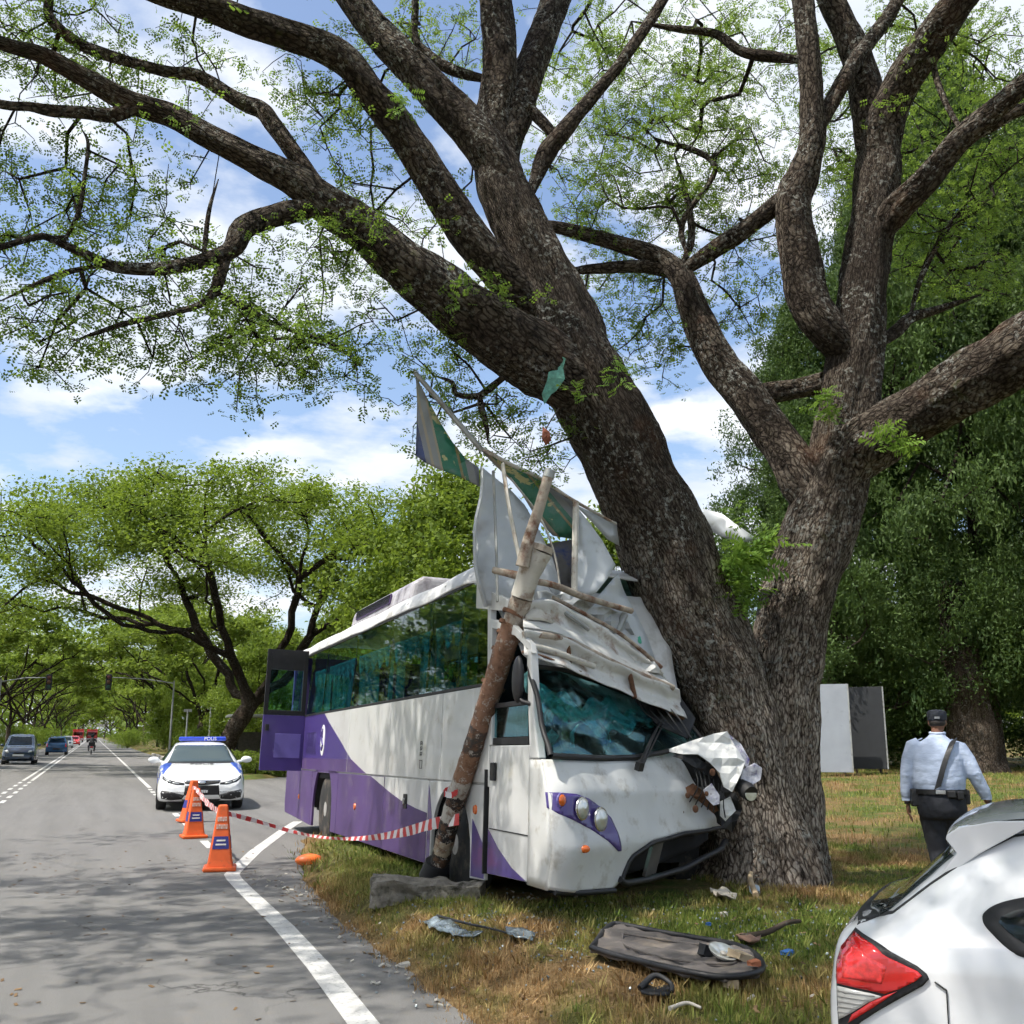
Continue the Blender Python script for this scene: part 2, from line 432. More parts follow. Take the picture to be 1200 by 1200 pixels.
# road: a flat sheet; the verge rises through it, so its edge is as ragged as the turf
MB().add([(-6.2, -40, 0), (5.2, -40, 0), (5.2, 900, 0), (-6.2, 900, 0)], [(0, 1, 2, 3)]).build('road', M_ASPH)
road = bpy.data.objects['road']; tag(road, 'grey worn asphalt road running to the horizon', kind='structure')
k = lambda x: 1.35 * max(0, x - 5.5)
xs = [5.2, 5.5, 8, 12, 20, 40, 60]
V = [(x, 16.5 + k(x), 0) for x in xs] + [(x, 39.6 + k(x), 0) for x in xs]
o = MB().add(V, [(i, i + 1, i + 8, i + 7) for i in range(6)]).build('side_road', M_ASPH); tag(o, 'side road leading off behind the bus', kind='structure')

def strip(path, w, z=.004):
    P = np.array(path, dtype=float); T = np.gradient(P, axis=0); T /= np.linalg.norm(T, axis=1)[:, None]
    N = np.stack([-T[:, 1], T[:, 0]], 1) * w / 2
    V = [(*(p + n), z) for p, n in zip(P, N)] + [(*(p - n), z) for p, n in zip(P, N)]; k = len(P)
    return V, [(i, k + i, k + i + 1, i + 1) for i in range(k - 1)]
marks = []
def mark(path, w, name='road_marking', lab=None):
    m = MB(); m.add(*strip(path, w)); o = m.build(name, M_LINE); tag(o, lab, kind='structure'); marks.append(o)
mark([(3.62, 19.7), (3.49, 19.34), (3.0, 17.75), (2.18, 14.95), (1.68, 13.0), (1.585, 12.6), (1.565, 12.2), (1.565, 11.2), (1.585, 9.1), (1.56, 7.5), (1.50, 5.94), (1.45, 3), (1.4, -10)], .17, 'edge_line')
for a, b in ((15.6, 16.7), (19.2, 20.1), (21.8, 22.7), (24.6, 25.5), (26.6, 27.4), (28.2, 28.9), (29.6, 30.3), (31, 31.7), (32.4, 33.1)):
    mark([(1.66, a), (1.66, b)], .12, 'lane_dash')
mark([(1.70, 34), (1.73, 90), (1.75, 900)], .12, 'lane_line')
for xx in (-2.18, -1.9):
    for a in np.arange(27.6, 41, 2.2): mark([(xx, a), (xx, a + 1.1)], .11, 'lane_dash')
    mark([(xx, 42), (xx, 900)], .11, 'lane_line')
# paler concrete kerb along the far corner
M_KERB = mat('kerb_concrete', (.36, .34, .31), .9, var=.2, bump=.4, bs=40, dirt=(.12, .1, .08), da=.5, ds=3)
m = MB()
for i in range(24):
    m = MB(); m.box((4.55 + .02 * math.sin(i), 43 + 2.0 * i, .075), (.16, 1.98, .17)); tag(m.build('kerb', M_KERB, bev=.02), kind='structure')

# ------------------------------------------------------------------ grass: blades on the verge
def make_grassblade():
    s = NT('grass_blade'); w = s.world()
    a = s.n('ShaderNodeAttribute', attribute_name='tint').outputs['Fac']
    big = s.noise(w, .55, 4, .6); mid = s.noise(w, 2.3, 6, .65)
    k = s.ramp(s.math('ADD', s.math('MULTIPLY', big, .55), s.math('MULTIPLY', mid, .5)), [(.49, 0.0), (.62, 1.0)]); k = s.math('MAXIMUM', k, s.n('ShaderNodeAttribute', attribute_name='dry').outputs['Fac'])
    g = s.ramp(a, [(0, (.085, .14, .022)), (.6, (.19, .255, .048)), (1, (.33, .35, .09))])
    d = s.ramp(a, [(0, (.19, .105, .042)), (.6, (.40, .25, .11)), (1, (.55, .39, .20))])
    col = s.mix(k, g, d)
    t = s.n('ShaderNodeBsdfTranslucent'); s.l(col, t.inputs[0])
    mm = s.n('ShaderNodeMixShader'); mm.inputs[0].default_value = .3; s.l(s.bsdf(col, .7, spec=.2), mm.inputs[1]); s.l(t.outputs[0], mm.inputs[2])
    return s.done(mm.outputs[0])
M_BLADE = make_grassblade()
def blades(name, n, x0, x1, y0, y1, hgt, wid, label, reject, dens=None):
    xs = RNG.uniform(x0, x1, n); ys = RNG.uniform(y0, y1, n)
    px, py, z = project(np.stack([xs, ys, np.full(n, .2)], 1))
    ok = (z > .3) & (px > -40) & (px < 1240) & (py < 1260) & ~reject(xs, ys)
    xs, ys = xs[ok], ys[ok]
    pn = np.array([noise.noise((a * 1.9, b * 1.9, 9.0)) for a, b in zip(xs, ys)])
    keep = RNG.random(len(xs)) < np.clip(.62 + .9 * pn, .12, 1); xs, ys, pn = xs[keep], ys[keep], pn[keep]
    zz = np.array([hz(a, b) for a, b in zip(xs, ys)]); n = len(xs)
    ang = RNG.uniform(0, 2 * PI, n); h = hgt * RNG.uniform(.45, 1.3, n) * (1 + .5 * pn); w = wid * RNG.uniform(.6, 1.3, n)
    lean = RNG.normal(0, .55, n); la = RNG.uniform(0, 2 * PI, n)
    dx, dy = np.cos(ang) * w / 2, np.sin(ang) * w / 2
    lx, ly = np.cos(la) * np.sin(lean) * h, np.sin(la) * np.sin(lean) * h; hh = h * np.cos(lean)
    P = np.zeros((n, 5, 3))
    P[:, 0] = np.stack([xs - dx, ys - dy, zz - .015], 1); P[:, 1] = np.stack([xs + dx, ys + dy, zz - .015], 1)
    P[:, 2] = np.stack([xs + dx * .7 + lx * .4, ys + dy * .7 + ly * .4, zz + hh * .6], 1)
    P[:, 3] = np.stack([xs - dx * .7 + lx * .4, ys - dy * .7 + ly * .4, zz + hh * .6], 1)
    P[:, 4] = np.stack([xs + lx, ys + ly, zz + hh], 1)
    b = np.arange(n)[:, None] * 5
    Fs = np.concatenate([b + np.array([[0, 1, 2]]), b + np.array([[0, 2, 3]]), b + np.array([[3, 2, 4]])])
    o = fast_obj(name, P.reshape(-1, 3), Fs, M_BLADE, tint=np.repeat(RNG.random(n), 5), dry=np.repeat(np.clip(np.exp(-np.maximum(0, xs - np.interp(ys, EDGE_Y, EDGE_X) - .12) / .3) * 1.1 + RNG.normal(0, .15, n), 0, 1), 5))
    return tag(o, label, 'grass', kind='stuff')
def rej_near(x, y):
    return (x < np.interp(y, EDGE_Y, EDGE_X) + .02 * RNG.normal(size=len(x)) * 3 + .03) | (in_side_road(x, y) > -.4) & (y > 16.3) | ((x > 3.3) & (x < 5.5) & (y > 8.3) & (y < 18))
blades('verge_grass', 210000, 1.8, 9.5, 3.2, 12, .050, .008, 'short dry and green grass on the near verge', rej_near)
blades('lawn_grass', 90000, 1.8, 30, 9, 36, .085, .018, 'sunlit lawn grass reaching back to the dark trees', lambda x, y: rej_near(x, y) | (y < 12) & (x < 9.5))

# taller weeds in loose tufts
def weeds(n, label):
    P = []; T = []
    for i in range(n):
        x, y = RNG.uniform(2.2, 9.5), RNG.uniform(4.4, 15)
        if rej_near(np.array([x]), np.array([y]))[0]: continue
        z = hz(x, y); k_ = RNG.integers(5, 12); t0 = RNG.random()
        for _ in range(k_):
            a = RNG.uniform(0, 2 * PI); l = RNG.uniform(.04, .10); w = RNG.uniform(.006, .012); e = RNG.uniform(.3, 1.1)
            d = np.array([math.cos(a), math.sin(a), 0]); sd = np.array([-d[1], d[0], 0]) * w; b = np.array([x, y, z - .01]) + d * RNG.uniform(0, .03)
            P += [b - sd * .5, b + sd * .5, b + d * l * e * .45 + sd * .35 + [0, 0, l * .55], b + d * l * e + [0, 0, l]]; T += [np.clip(t0 + RNG.normal(0, .15), 0, 1)] * 4
    return fast_obj('verge_weeds', np.array(P), np.arange(len(P)).reshape(-1, 4), M_BLADE, tint=np.array(T))
tag(weeds(2200, ''), 'loose tufts of taller weeds on the verge', 'weeds', kind='stuff')
# ================================================================== trees
def make_bark(name, dark, mid, light, lichen=.5, moss=.25):
    s = NT(name); uv = s.n('ShaderNodeUVMap').outputs[0]; ob = s.coords('Object')
    def mp(sc):
        q = s.n('ShaderNodeMapping'); q.inputs['Scale'].default_value = sc; s.l(uv, q.inputs[0]); return q.outputs[0]
    ridg = s.noise(mp((11, 2.2, 1)), 2.2, 9, .70, 1.0); fine = s.noise(mp((40, 13, 1)), 2, 6, .72, .5)
    vo = s.n('ShaderNodeTexVoronoi', feature='DISTANCE_TO_EDGE'); vo.inputs['Scale'].default_value = 2.2
    wv = s.n('ShaderNodeVectorMath', operation='ADD'); nz = s.n('ShaderNodeTexNoise'); nz.inputs['Scale'].default_value = 5; nz.inputs['Detail'].default_value = 5
    s.l(mp((1, 1, 1)), nz.inputs['Vector']); s.l(mp((15, 4.6, 1)), wv.inputs[0]); s.l(nz.outputs['Color'], wv.inputs[1]); s.l(wv.outputs[0], vo.inputs['Vector'])
    plate = s.ramp(vo.outputs['Distance'], [(0, 0.0), (.22, 1.0)])
    h = s.math('ADD', s.math('MULTIPLY', ridg, .70), s.math('ADD', s.math('MULTIPLY', plate, .20), s.math('MULTIPLY', fine, .42)))
    sz = s.n('ShaderNodeSeparateXYZ'); s.l(ob, sz.inputs[0]); old = s.ramp(s.math('ADD', s.math('MULTIPLY', sz.outputs[2], .1), s.math('MULTIPLY', s.noise(ob, .8, 4), .25)), [(.28, 0.0), (.60, .95)])  # old: blackened upper bark, with shade of the high limbs painted in
    strk = s.noise(mp((5, .5, 1)), 1.5, 6, .6, .6); col = s.ramp(h, [(.50, dark), (.66, mid), (.82, light)]); col = s.mix(s.ramp(strk, [(.42, .55), (.62, 0.0)]), col, s.mix(1.0, col, (.42, .36, .31), 'MULTIPLY')); col = s.mix(old, col, s.mix(1.0, col, (.25, .24, .23), 'MULTIPLY'))
    big = s.noise(ob, .9, 5, .6); col = s.mix(s.math('MULTIPLY', s.ramp(big, [(.46, 0.0), (.58, 1.0)]), .85), col, s.mix(.55, col, dark))
    red = s.ramp(s.noise(ob, 1.3, 5, .6), [(.60, 0.0), (.72, .55)]); col = s.mix(red, col, s.mix(.5, col, (.16, .075, .04)))
    li = s.math('MULTIPLY', s.ramp(s.noise(ob, 19, 5, .7), [(.53, 0.0), (.64, 1.0)]), s.ramp(s.noise(ob, 1.6, 5, .6), [(.44, 0.0), (.62, 1.0)]))
    col = s.mix(s.math('MULTIPLY', li, lichen), col, (.42, .43, .39))
    mo = s.ramp(s.noise(ob, 2.1, 6, .7), [(.63, 0.0), (.74, moss)]); col = s.mix(mo, col, (.07, .085, .02))
    nb = s.bump(h, 1.0, .06)
    return s.done(s.bsdf(col, .93, normal=nb, spec=.12))
M_BARK = make_bark('rain_tree_bark', (.016, .012, .010), (.22, .178, .143), (.62, .55, .46), .85, .7)
M_BARK2 = make_bark('far_bark', (.03, .022, .016), (.10, .078, .06), (.20, .165, .13), .35, .2)
M_TWIG = mat('twig', (.035, .026, .02), .9, var=.3)

def limb_mesh(P, R, seg=.05, n=40, amp=.05, seed=0.0, flare=0):
    """a limb from control points and radii, with furrowed surface; verts, quads, uv"""
    P = np.asarray(P, dtype=float); R = np.asarray(R, dtype=float)
    Ln = np.linalg.norm(np.diff(P, axis=0), axis=1).sum(); k = max(6, int(Ln / seg))
    Q = catmull(np.hstack([P, R[:, None]]), k); C_, r = Q[:, :3], np.maximum(Q[:, 3], .004)
    T = np.gradient(C_, axis=0); T /= np.linalg.norm(T, axis=1)[:, None]
    N = np.cross(T[0], [0, 1, .2]); N /= np.linalg.norm(N); s_ = 0; V = []; UV = []
    for i in range(k):
        N = N - T[i] * (N @ T[i]); N /= np.linalg.norm(N); B = np.cross(T[i], N)
        if i: s_ += np.linalg.norm(C_[i] - C_[i - 1])
        for j in range(n + 1):
            a = 2 * PI * (j % n) / n; d = N * math.cos(a) + B * math.sin(a)
            q = Vector((math.cos(a) * r[i] * 7, math.sin(a) * r[i] * 7, s_ * 1.6 + seed))
            lump = noise.noise(Vector((math.cos(a) * 1.3, math.sin(a) * 1.3, s_ * 1.1 + seed * 3)))
            lump2 = noise.noise(Vector((math.cos(a) * 2.4, math.sin(a) * 2.4, s_ * 2.6 + seed * 5)))
            f = 1 + amp * (1.7 * lump + .9 * lump2) + amp * 1.0 * noise.noise(q) + amp * .6 * noise.noise(q * 2.6) + amp * .25 * noise.noise(q * 6)
            if flare: f += flare * math.exp(-s_ / .45) * (.15 + .85 * abs(math.sin(a * 2.5 + seed)) ** .8)
            V.append(C_[i] + d * r[i] * f); UV.append((j / n * 2 * PI * max(r[0] * .8, r[i] * .6), s_))
    w = n + 1
    Fq = [(i * w + j, i * w + j + 1, (i + 1) * w + j + 1, (i + 1) * w + j) for i in range(k - 1) for j in range(n)]
    return np.array(V), np.array(Fq), np.array(UV), C_, r
def join(parts):
    b = 0; V = []; Fq = []; UV = []
    for v, f, u in parts: V.append(v); Fq.append(f + b); UV.append(u); b += len(v)
    return np.vstack(V), np.vstack(Fq), np.vstack(UV)

class Graph:
    """branch skeleton that reaches out for foliage clumps"""
    def __init__(s): s.P = np.zeros((60000, 3)); s.D = np.zeros(60000); s.n = 0; s.par = []; s.fixed = []; s.rad = []
    @property
    def p(s): return s.P[:s.n]
    @property
    def path(s): return s.D[:s.n]
    def add(s, pos, par, fixed=False, rad=0):
        s.P[s.n] = pos; s.D[s.n] = 0 if par < 0 else s.D[par] + np.linalg.norm(pos - s.P[par]); s.n += 1
        s.par.append(par); s.fixed.append(fixed); s.rad.append(rad); return s.n - 1
    def reach(s, targets, step=.3, bf=.3, jit=.12, sag=.12):
        tips = []
        order = np.argsort([np.min(np.linalg.norm(s.p - t, axis=1)) for t in targets])
        for ti in order:
            t = targets[ti]; d = np.linalg.norm(s.p - t, axis=1)
            i = int(np.argmin(d + bf * s.path)); L_ = d[i]; m = max(1, int(L_ / step)); a = s.p[i].copy(); last = i
            off = RNG.normal(0, jit, (m + 1, 3)) * min(1, L_)
            c = (a + t) / 2 + np.array([0, 0, sag * L_]) + RNG.normal(0, .10, 3) * L_
            for q in range(1, m + 1):
                f = q / m; pos = a * (1 - f) ** 2 + 2 * c * f * (1 - f) + t * f * f
                if q < m: pos = pos + off[q]
                last = s.add(pos, last)
            tips.append(last)
        return tips
    def tubes(s, r0=.006, ex=.45, n=5, rmax=None, sub=2):
        N = len(s.par); cnt = np.zeros(N); ch = [[] for _ in range(N)]
        for i, p in enumerate(s.par):
            if p >= 0: ch[p].append(i)
        for i in range(N - 1, -1, -1):
            if not ch[i]: cnt[i] += 1
            if s.par[i] >= 0: cnt[s.par[i]] += cnt[i]
        r = r0 * cnt ** ex
        if rmax is not None: r = np.minimum(r, rmax)
        out = []
        for i in range(N):
            p = s.par[i]
            if p < 0 or s.fixed[i]: continue
            if not s.fixed[p] and s.par[p] >= 0:
                best = max(ch[p], key=lambda q: cnt[q])
                if best == i: continue
            chain = [p, i]; rr = [min(r[i] * 1.25, max(r[p], r[i])), r[i]]; q = i
            while ch[q]:
                q = max(ch[q], key=lambda z: cnt[z]); chain.append(q); rr.append(r[q])
            rr[-1] *= .6
            out.append((s.p[chain], np.array(rr)))
        return out
def twig_mesh(chains, n=5):
    parts = []
    for P, r in chains:
        k = len(P); T = np.gradient(P, axis=0); T /= np.linalg.norm(T, axis=1)[:, None] + 1e-9
        ref = np.array([.3, .2, 1.0]); N = np.cross(T, ref); N /= np.linalg.norm(N, axis=1)[:, None] + 1e-9; B = np.cross(T, N)
        a = 2 * PI * np.arange(n) / n
        V = P[:, None, :] + (N[:, None, :] * np.cos(a)[None, :, None] + B[:, None, :] * np.sin(a)[None, :, None]) * r[:, None, None]
        ii, jj = np.meshgrid(np.arange(k - 1), np.arange(n), indexing='ij')
        Fq = np.stack([ii * n + jj, ii * n + (jj + 1) % n, (ii + 1) * n + (jj + 1) % n, (ii + 1) * n + jj], -1).reshape(-1, 4)
        s_ = np.concatenate([[0], np.cumsum(np.linalg.norm(np.diff(P, axis=0), axis=1))])
        UV = np.stack([np.repeat((a * .1)[None], k, 0), np.repeat(s_[:, None], n, 1)], -1).reshape(-1, 2)
        parts.append((V.reshape(-1, 3), Fq, UV))
    return join(parts)
def rot_mats(yaw, pit, rol):
    cy, sy, cp, sp_, cr_, sr = np.cos(yaw), np.sin(yaw), np.cos(pit), np.sin(pit), np.cos(rol), np.sin(rol)
    M = np.zeros((len(yaw), 3, 3))
    M[:, 0, 0] = cy * cp; M[:, 0, 1] = cy * sp_ * sr - sy * cr_; M[:, 0, 2] = cy * sp_ * cr_ + sy * sr
    M[:, 1, 0] = sy * cp; M[:, 1, 1] = sy * sp_ * sr + cy * cr_; M[:, 1, 2] = sy * sp_ * cr_ - cy * sr
    M[:, 2, 0] = -sp_; M[:, 2, 1] = cp * sr; M[:, 2, 2] = cp * cr_
    return M
def sprays(centers, rad, per, size, flat=.6, pairs=6, droop=.25, ctint=None):
    """feathery leaf sprays scattered round the clump centres"""
    centers = np.asarray(centers); K = len(centers); n = K * per
    rad = np.broadcast_to(np.asarray(rad, dtype=float), (K,))
    c = np.repeat(centers, per, 0); rr = np.repeat(rad, per)
    d = RNG.normal(0, .55, (n, 3)); d[:, 2] *= flat; pos = c + d * rr[:, None]
    sz = size * RNG.uniform(.65, 1.35, n)
    base = []
    for i in range(pairs):
        x = .15 + i * .8 / pairs; l = .36 * (1 - .3 * abs(i / max(1, pairs - 1) - .45)); w = .66 / pairs
        for sgn in (-1, 1):
            o = np.array([x, .015 * sgn, 0.0]); tip = o + np.array([.10 + .05 * math.sin(i * 5 + sgn), l * sgn * (1 + .12 * math.sin(i * 3.3)), -.07 - .05 * math.sin(i * 2 + sgn)]); m = (o + tip) / 2
            base += [o, m + [w / 2 + .02, 0, .02], tip, m + [-w / 2 + .01, 0, .02]]
    base = np.array(base); nb = len(base)
    M = rot_mats(RNG.uniform(0, 2 * PI, n), RNG.normal(droop, .5, n), RNG.normal(0, .6, n))
    V = np.einsum('nij,kj->nki', M, base) * sz[:, None, None] + pos[:, None, :]
    Fq = (np.arange(n * nb).reshape(-1, 4))
    ct = RNG.random(K) if ctint is None else ctint
    t = np.clip(np.repeat(ct, per) * .6 + RNG.random(n) * .4, 0, 1)
    return V.reshape(-1, 3), Fq, np.repeat(t, nb)
def leaves(centers, rad, per, size, flat=.6, ctint=None, up=.6, thin=.28, hang=0):
    """single leaf-sized faces for trees farther off"""
    centers = np.asarray(centers); K = len(centers); n = K * per
    rad = np.broadcast_to(np.asarray(rad, dtype=float), (K,))
    d = RNG.normal(0, .55, (n, 3)); d[:, 2] *= flat
    pos = np.repeat(centers, per, 0) + d * np.repeat(rad, per)[:, None]
    sz = size * RNG.uniform(.55, 1.45, n)
    base = np.array([[-.5, 0, 0], [0, -thin, .05], [.5, 0, -.05], [0, thin, .05]])
    M = rot_mats(RNG.uniform(0, 2 * PI, n), RNG.normal(hang, up, n), RNG.normal(0, up, n))
    V = np.einsum('nij,kj->nki', M, base) * sz[:, None, None] + pos[:, None, :]
    ct = RNG.random(K) if ctint is None else ctint
    t = np.clip(np.repeat(ct, per) * .6 + RNG.random(n) * .4, 0, 1)
    return V.reshape(-1, 3), np.arange(n * 4).reshape(-1, 4), np.repeat(t, 4)

M_LEAF = leafmat('rain_tree_leaf', (.035, .075, .014), (.13, .20, .035), (.42, .60, .10), .5)
M_LEAF2 = leafmat('avenue_leaf', (.048, .095, .014), (.19, .255, .034), (.42, .56, .07), .38)
M_LEAF3 = leafmat('conifer_leaf', (.020, .046, .013), (.095, .150, .038), (.17, .28, .06), .32)
M_LEAF4 = leafmat('yellow_leaf', (.06, .105, .015), (.20, .26, .035), (.42, .55, .08), .36)
M_FERN = leafmat('fern_leaf', (.07, .15, .02), (.17, .28, .05), (.4, .6, .1), .4)

# ------------------------------------------------------------------ the struck tree (two stems from one base)
def tr(rows):
    """traced limb: px, py, width in px, distance"""
    P = []; R = []
    for px, py, w, d in rows:
        p = at(px, py, d); P.append(p); R.append(w * project(p)[2] / FOC / 2)
    return P, R
STEMS = [
 ([(884, 1075, 140, 10.55), (886, 1010, 122, 10.55), (878, 940, 112, 10.55), (862, 865, 104, 10.5), (838, 785, 106, 10.45), (803, 700, 108, 10.35), (768, 610, 98, 10.15), (718, 510, 98, 9.9), (680, 432, 92, 9.85), (656, 367, 78, 9.95), (638, 325, 70, 10.05), (610, 265, 63, 10.15), (584, 200, 55, 10.3), (579, 150, 26, 10.4)], .20),
 ([(908, 1075, 108, 10.75), (911, 1010, 98, 10.75), (916, 940, 86, 10.75), (918, 870, 80, 10.75), (920, 790, 82, 10.75), (935, 700, 82, 10.75), (962, 610, 80, 10.7), (983, 540, 74, 10.7), (995, 470, 66, 10.7), (1004, 400, 62, 10.75), (1016, 300, 52, 10.8), (1029, 205, 50, 10.9), (1028, 135, 24, 11.0)], .22),
]
LIMBS = [
 [(718, 500, 60, 9.9), (645, 432, 78, 9.6), (590, 395, 76, 9.4), (540, 360, 70, 9.2), (490, 322, 62, 9.0), (455, 295, 57, 8.9), (420, 266, 51, 8.8), (385, 240, 44, 8.6), (350, 213, 36, 8.55), (300, 188, 31, 8.5), (250, 163, 28, 8.45), (200, 135, 27, 8.4), (150, 118, 24, 8.3), (100, 92, 21, 8.2), (50, 65, 18, 8.1), (0, 50, 16, 8.0), (-130, 5, 10, 7.7)],
 [(377, 218, 22, 8.6), (350, 187, 19, 8.65), (320, 147, 20, 8.75), (307, 130, 19, 8.8), (283, 120, 17, 8.85), (233, 90, 15, 8.9), (200, 85, 14, 8.9), (150, 72, 13, 8.9), (100, 55, 13, 8.9), (73, 37, 12, 8.9), (57, 17, 11, 8.9), (56, -10, 10, 8.9), (40, -90, 7, 9)],
 [(172, 122, 18, 8.35), (133, 135, 18, 8.2), (100, 132, 15, 8.1), (60, 130, 14, 8.0), (33, 125, 11, 7.9), (0, 122, 10, 7.8), (-90, 100, 7, 7.6)],
 [(385, 240, 26, 8.6), (345, 247, 26, 8.5), (317, 254, 27, 8.4), (285, 267, 27, 8.2), (270, 293, 22, 8.1), (233, 307, 17, 8.0), (183, 315, 15, 7.9), (133, 312, 13, 7.8), (100, 298, 11, 7.7), (60, 280, 9, 7.6), (43, 278, 8, 7.5), (0, 290, 7, 7.3)],
 [(122, 310, 8, 7.8), (83, 318, 7, 7.7), (50, 330, 6, 7.6), (0, 353, 5, 7.4)],
 [(75, 284, 7, 7.65), (93, 247, 6, 7.7), (100, 200, 5, 7.7), (103, 167, 4, 7.8), (95, 150, 3, 7.8)],
 [(268, 296, 17, 8.1), (260, 315, 15, 8.05), (252, 341, 13, 8.02), (233, 358, 8, 8), (187, 370, 7, 7.9), (143, 380, 6, 7.8), (113, 390, 5, 7.8), (85, 400, 4, 7.7)],
 [(253, 343, 9, 8.05), (290, 362, 8, 8.2), (317, 377, 6, 8.3), (350, 390, 5, 8.4), (390, 403, 5, 8.5), (425, 430, 3.5, 8.5)],
 [(238, 308, 7, 8.0), (240, 285, 6, 8.05), (245, 245, 5, 8.1), (256, 210, 4, 8.2)],
 [(640, 372, 48, 9.9), (595, 330, 42, 9.8), (565, 295, 41, 9.7), (533, 250, 41, 9.6), (500, 200, 40, 9.5), (467, 150, 39, 9.4), (433, 107, 37, 9.3), (405, 72, 36, 9.2), (365, 50, 34, 9.1), (300, 30, 34, 9.0), (233, 6, 29, 8.8), (177, -10, 25, 8.7), (40, -60, 17, 8.3), (-120, -130, 10, 7.9)],
 [(606, 250, 40, 10.15), (580, 192, 48, 10.2), (548, 148, 46, 10.2), (503, 100, 42, 10.2), (467, 63, 38, 10.2), (420, 8, 34, 10.2), (370, -70, 28, 10.2), (300, -190, 20, 10)],
 [(592, 225, 40, 10.25), (580, 155, 44, 10.4), (586, 80, 40, 10.4), (580, 0, 38, 10.4), (572, -90, 30, 10.3), (590, -220, 18, 10.2)],
 [(598, 230, 40, 10.25), (592, 170, 41, 10.4), (612, 110, 37, 10.6), (632, 55, 36, 10.8), (652, -5, 34, 11), (690, -90, 26, 11.2), (740, -200, 16, 11.4)],
 [(622, 226, 20, 10.2), (640, 182, 21, 10.3), (653, 162, 20, 10.3), (690, 118, 15, 10.4), (735, 62, 13, 10.5), (780, -5, 12, 10.6), (810, -80, 8, 10.6)],
 [(655, 165, 18, 10.3), (632, 140, 14, 10.4), (612, 118, 12, 10.5)],
 [(578, 95, 13, 10.4), (530, 82, 14, 10.5), (500, 62, 11, 10.6), (486, 42, 9, 10.6), (486, -10, 8, 10.6), (470, -70, 6, 10.6)],
 [(968, 625, 48, 10.72), (945, 572, 54, 10.72), (915, 522, 49, 10.9), (880, 470, 45, 11.0), (842, 425, 40, 11.1), (815, 370, 34, 11.2), (798, 325, 29, 11.3), (768, 300, 23, 11.4), (720, 284, 19, 11.4), (660, 268, 15, 11.4), (620, 262, 10, 11.4)],
 [(795, 322, 20, 11.3), (838, 292, 22, 11.3), (880, 264, 22, 11.2), (915, 235, 22, 11.1), (935, 215, 20, 11.0)],
 [(800, 325, 18, 11.3), (760, 312, 16, 11.4), (700, 315, 12, 11.5), (672, 318, 8, 11.5)],
 [(795, 318, 11, 11.3), (810, 280, 9, 11.5), (805, 230, 7, 11.7), (790, 180, 6, 11.8)],
 [(806, 302, 8, 11.3), (800, 260, 7, 11.4), (838, 198, 6, 11.5), (802, 172, 7, 11.6), (790, 180, 4, 11.7)],
 [(1000, 425, 50, 10.7), (968, 385, 48, 10.6), (947, 350, 46, 10.6), (938, 300, 43, 10.6), (929, 240, 40, 10.6), (940, 205, 36, 10.6), (953, 160, 31, 10.6), (950, 100, 26, 10.6), (945, 33, 26, 10.6), (938, -20, 24, 10.6), (925, -110, 18, 10.6)],
 [(952, 165, 22, 10.6), (978, 115, 21, 10.7), (1002, 72, 19, 10.8), (1040, 20, 16, 10.9), (1062, -20, 14, 11), (1100, -100, 9, 11)],
 [(940, 70, 15, 10.6), (905, 66, 13, 10.7), (868, 60, 12, 10.8), (838, 40, 10, 10.9), (795, 34, 8, 11), (740, 25, 5, 11)],
 [(1028, 225, 38, 10.95), (1022, 150, 42, 11), (1010, 85, 34, 11), (988, 30, 31, 11), (968, -15, 29, 11), (945, -110, 20, 11)],
 [(1030, 230, 40, 10.9), (1034, 155, 46, 10.85), (1050, 112, 43, 10.7), (1080, 62, 40, 10.4), (1120, 8, 38, 10.1), (1160, -50, 32, 9.8), (1240, -170, 20, 9.3)],
 [(1022, 295, 36, 10.8), (1045, 252, 35, 10.6), (1082, 214, 32, 10.3), (1122, 167, 30, 10), (1165, 130, 27, 9.7), (1210, 90, 22, 9.4), (1300, 20, 13, 9)],
 [(1120, 168, 20, 10), (1160, 147, 18, 9.9), (1205, 126, 15, 9.8), (1290, 110, 9, 9.6)],
 [(1130, 160, 8, 10), (1108, 120, 7, 10.2), (1095, 80, 6, 10.4), (1098, 40, 5, 10.5)],
 [(968, 582, 72, 10.7), (1010, 527, 68, 10.5), (1055, 494, 65, 10.3), (1105, 468, 67, 10.0), (1155, 438, 72, 9.6), (1205, 408, 78, 9.2), (1290, 360, 70, 8.6), (1400, 290, 46, 8)],
 [(866, 462, 22, 11.0), (900, 460, 23, 11.2), (935, 455, 23, 11.2), (975, 445, 25, 11)],
 [(1025, 405, 20, 10.8), (1050, 388, 16, 11), (1068, 372, 13, 11.1), (1100, 362, 9, 11.2), (1150, 345, 6, 11.3)],
 [(1066, 372, 8, 11.1), (1080, 325, 7, 11.2), (1100, 285, 6, 11.3), (1125, 250, 5, 11.4), (1165, 232, 4, 11.4)],
 [(602, 432, 12, 9.65), (570, 458, 9, 9.6), (558, 464, 8, 9.6), (535, 462, 6, 9.6), (530, 448, 5, 9.6), (508, 440, 4, 9.6)],
 [(562, 463, 9, 9.6), (564, 478, 8, 9.6), (570, 500, 6, 9.6), (572, 520, 4, 9.6)],
]
big_tree = thing('rain_tree', 'huge twin-stemmed old tree that the crashed bus is wrapped against', 'tree', (6.3, 9.0, .15))
TB = np.array([6.3, 9.0, .15])
G = Graph(); parts = []
for rows, fl in STEMS:
    P, R = tr(rows)
    v, f, u, c_, r_ = limb_mesh(P, R, .04, 72, .085, seed=len(parts) * 5.0, flare=fl * 3.4); parts.append((v - TB, f, u))
    last = -1
    for q in range(len(c_) // 2, len(c_), 6): last = G.add(c_[q], last, True, r_[q])
stem_tips = parts
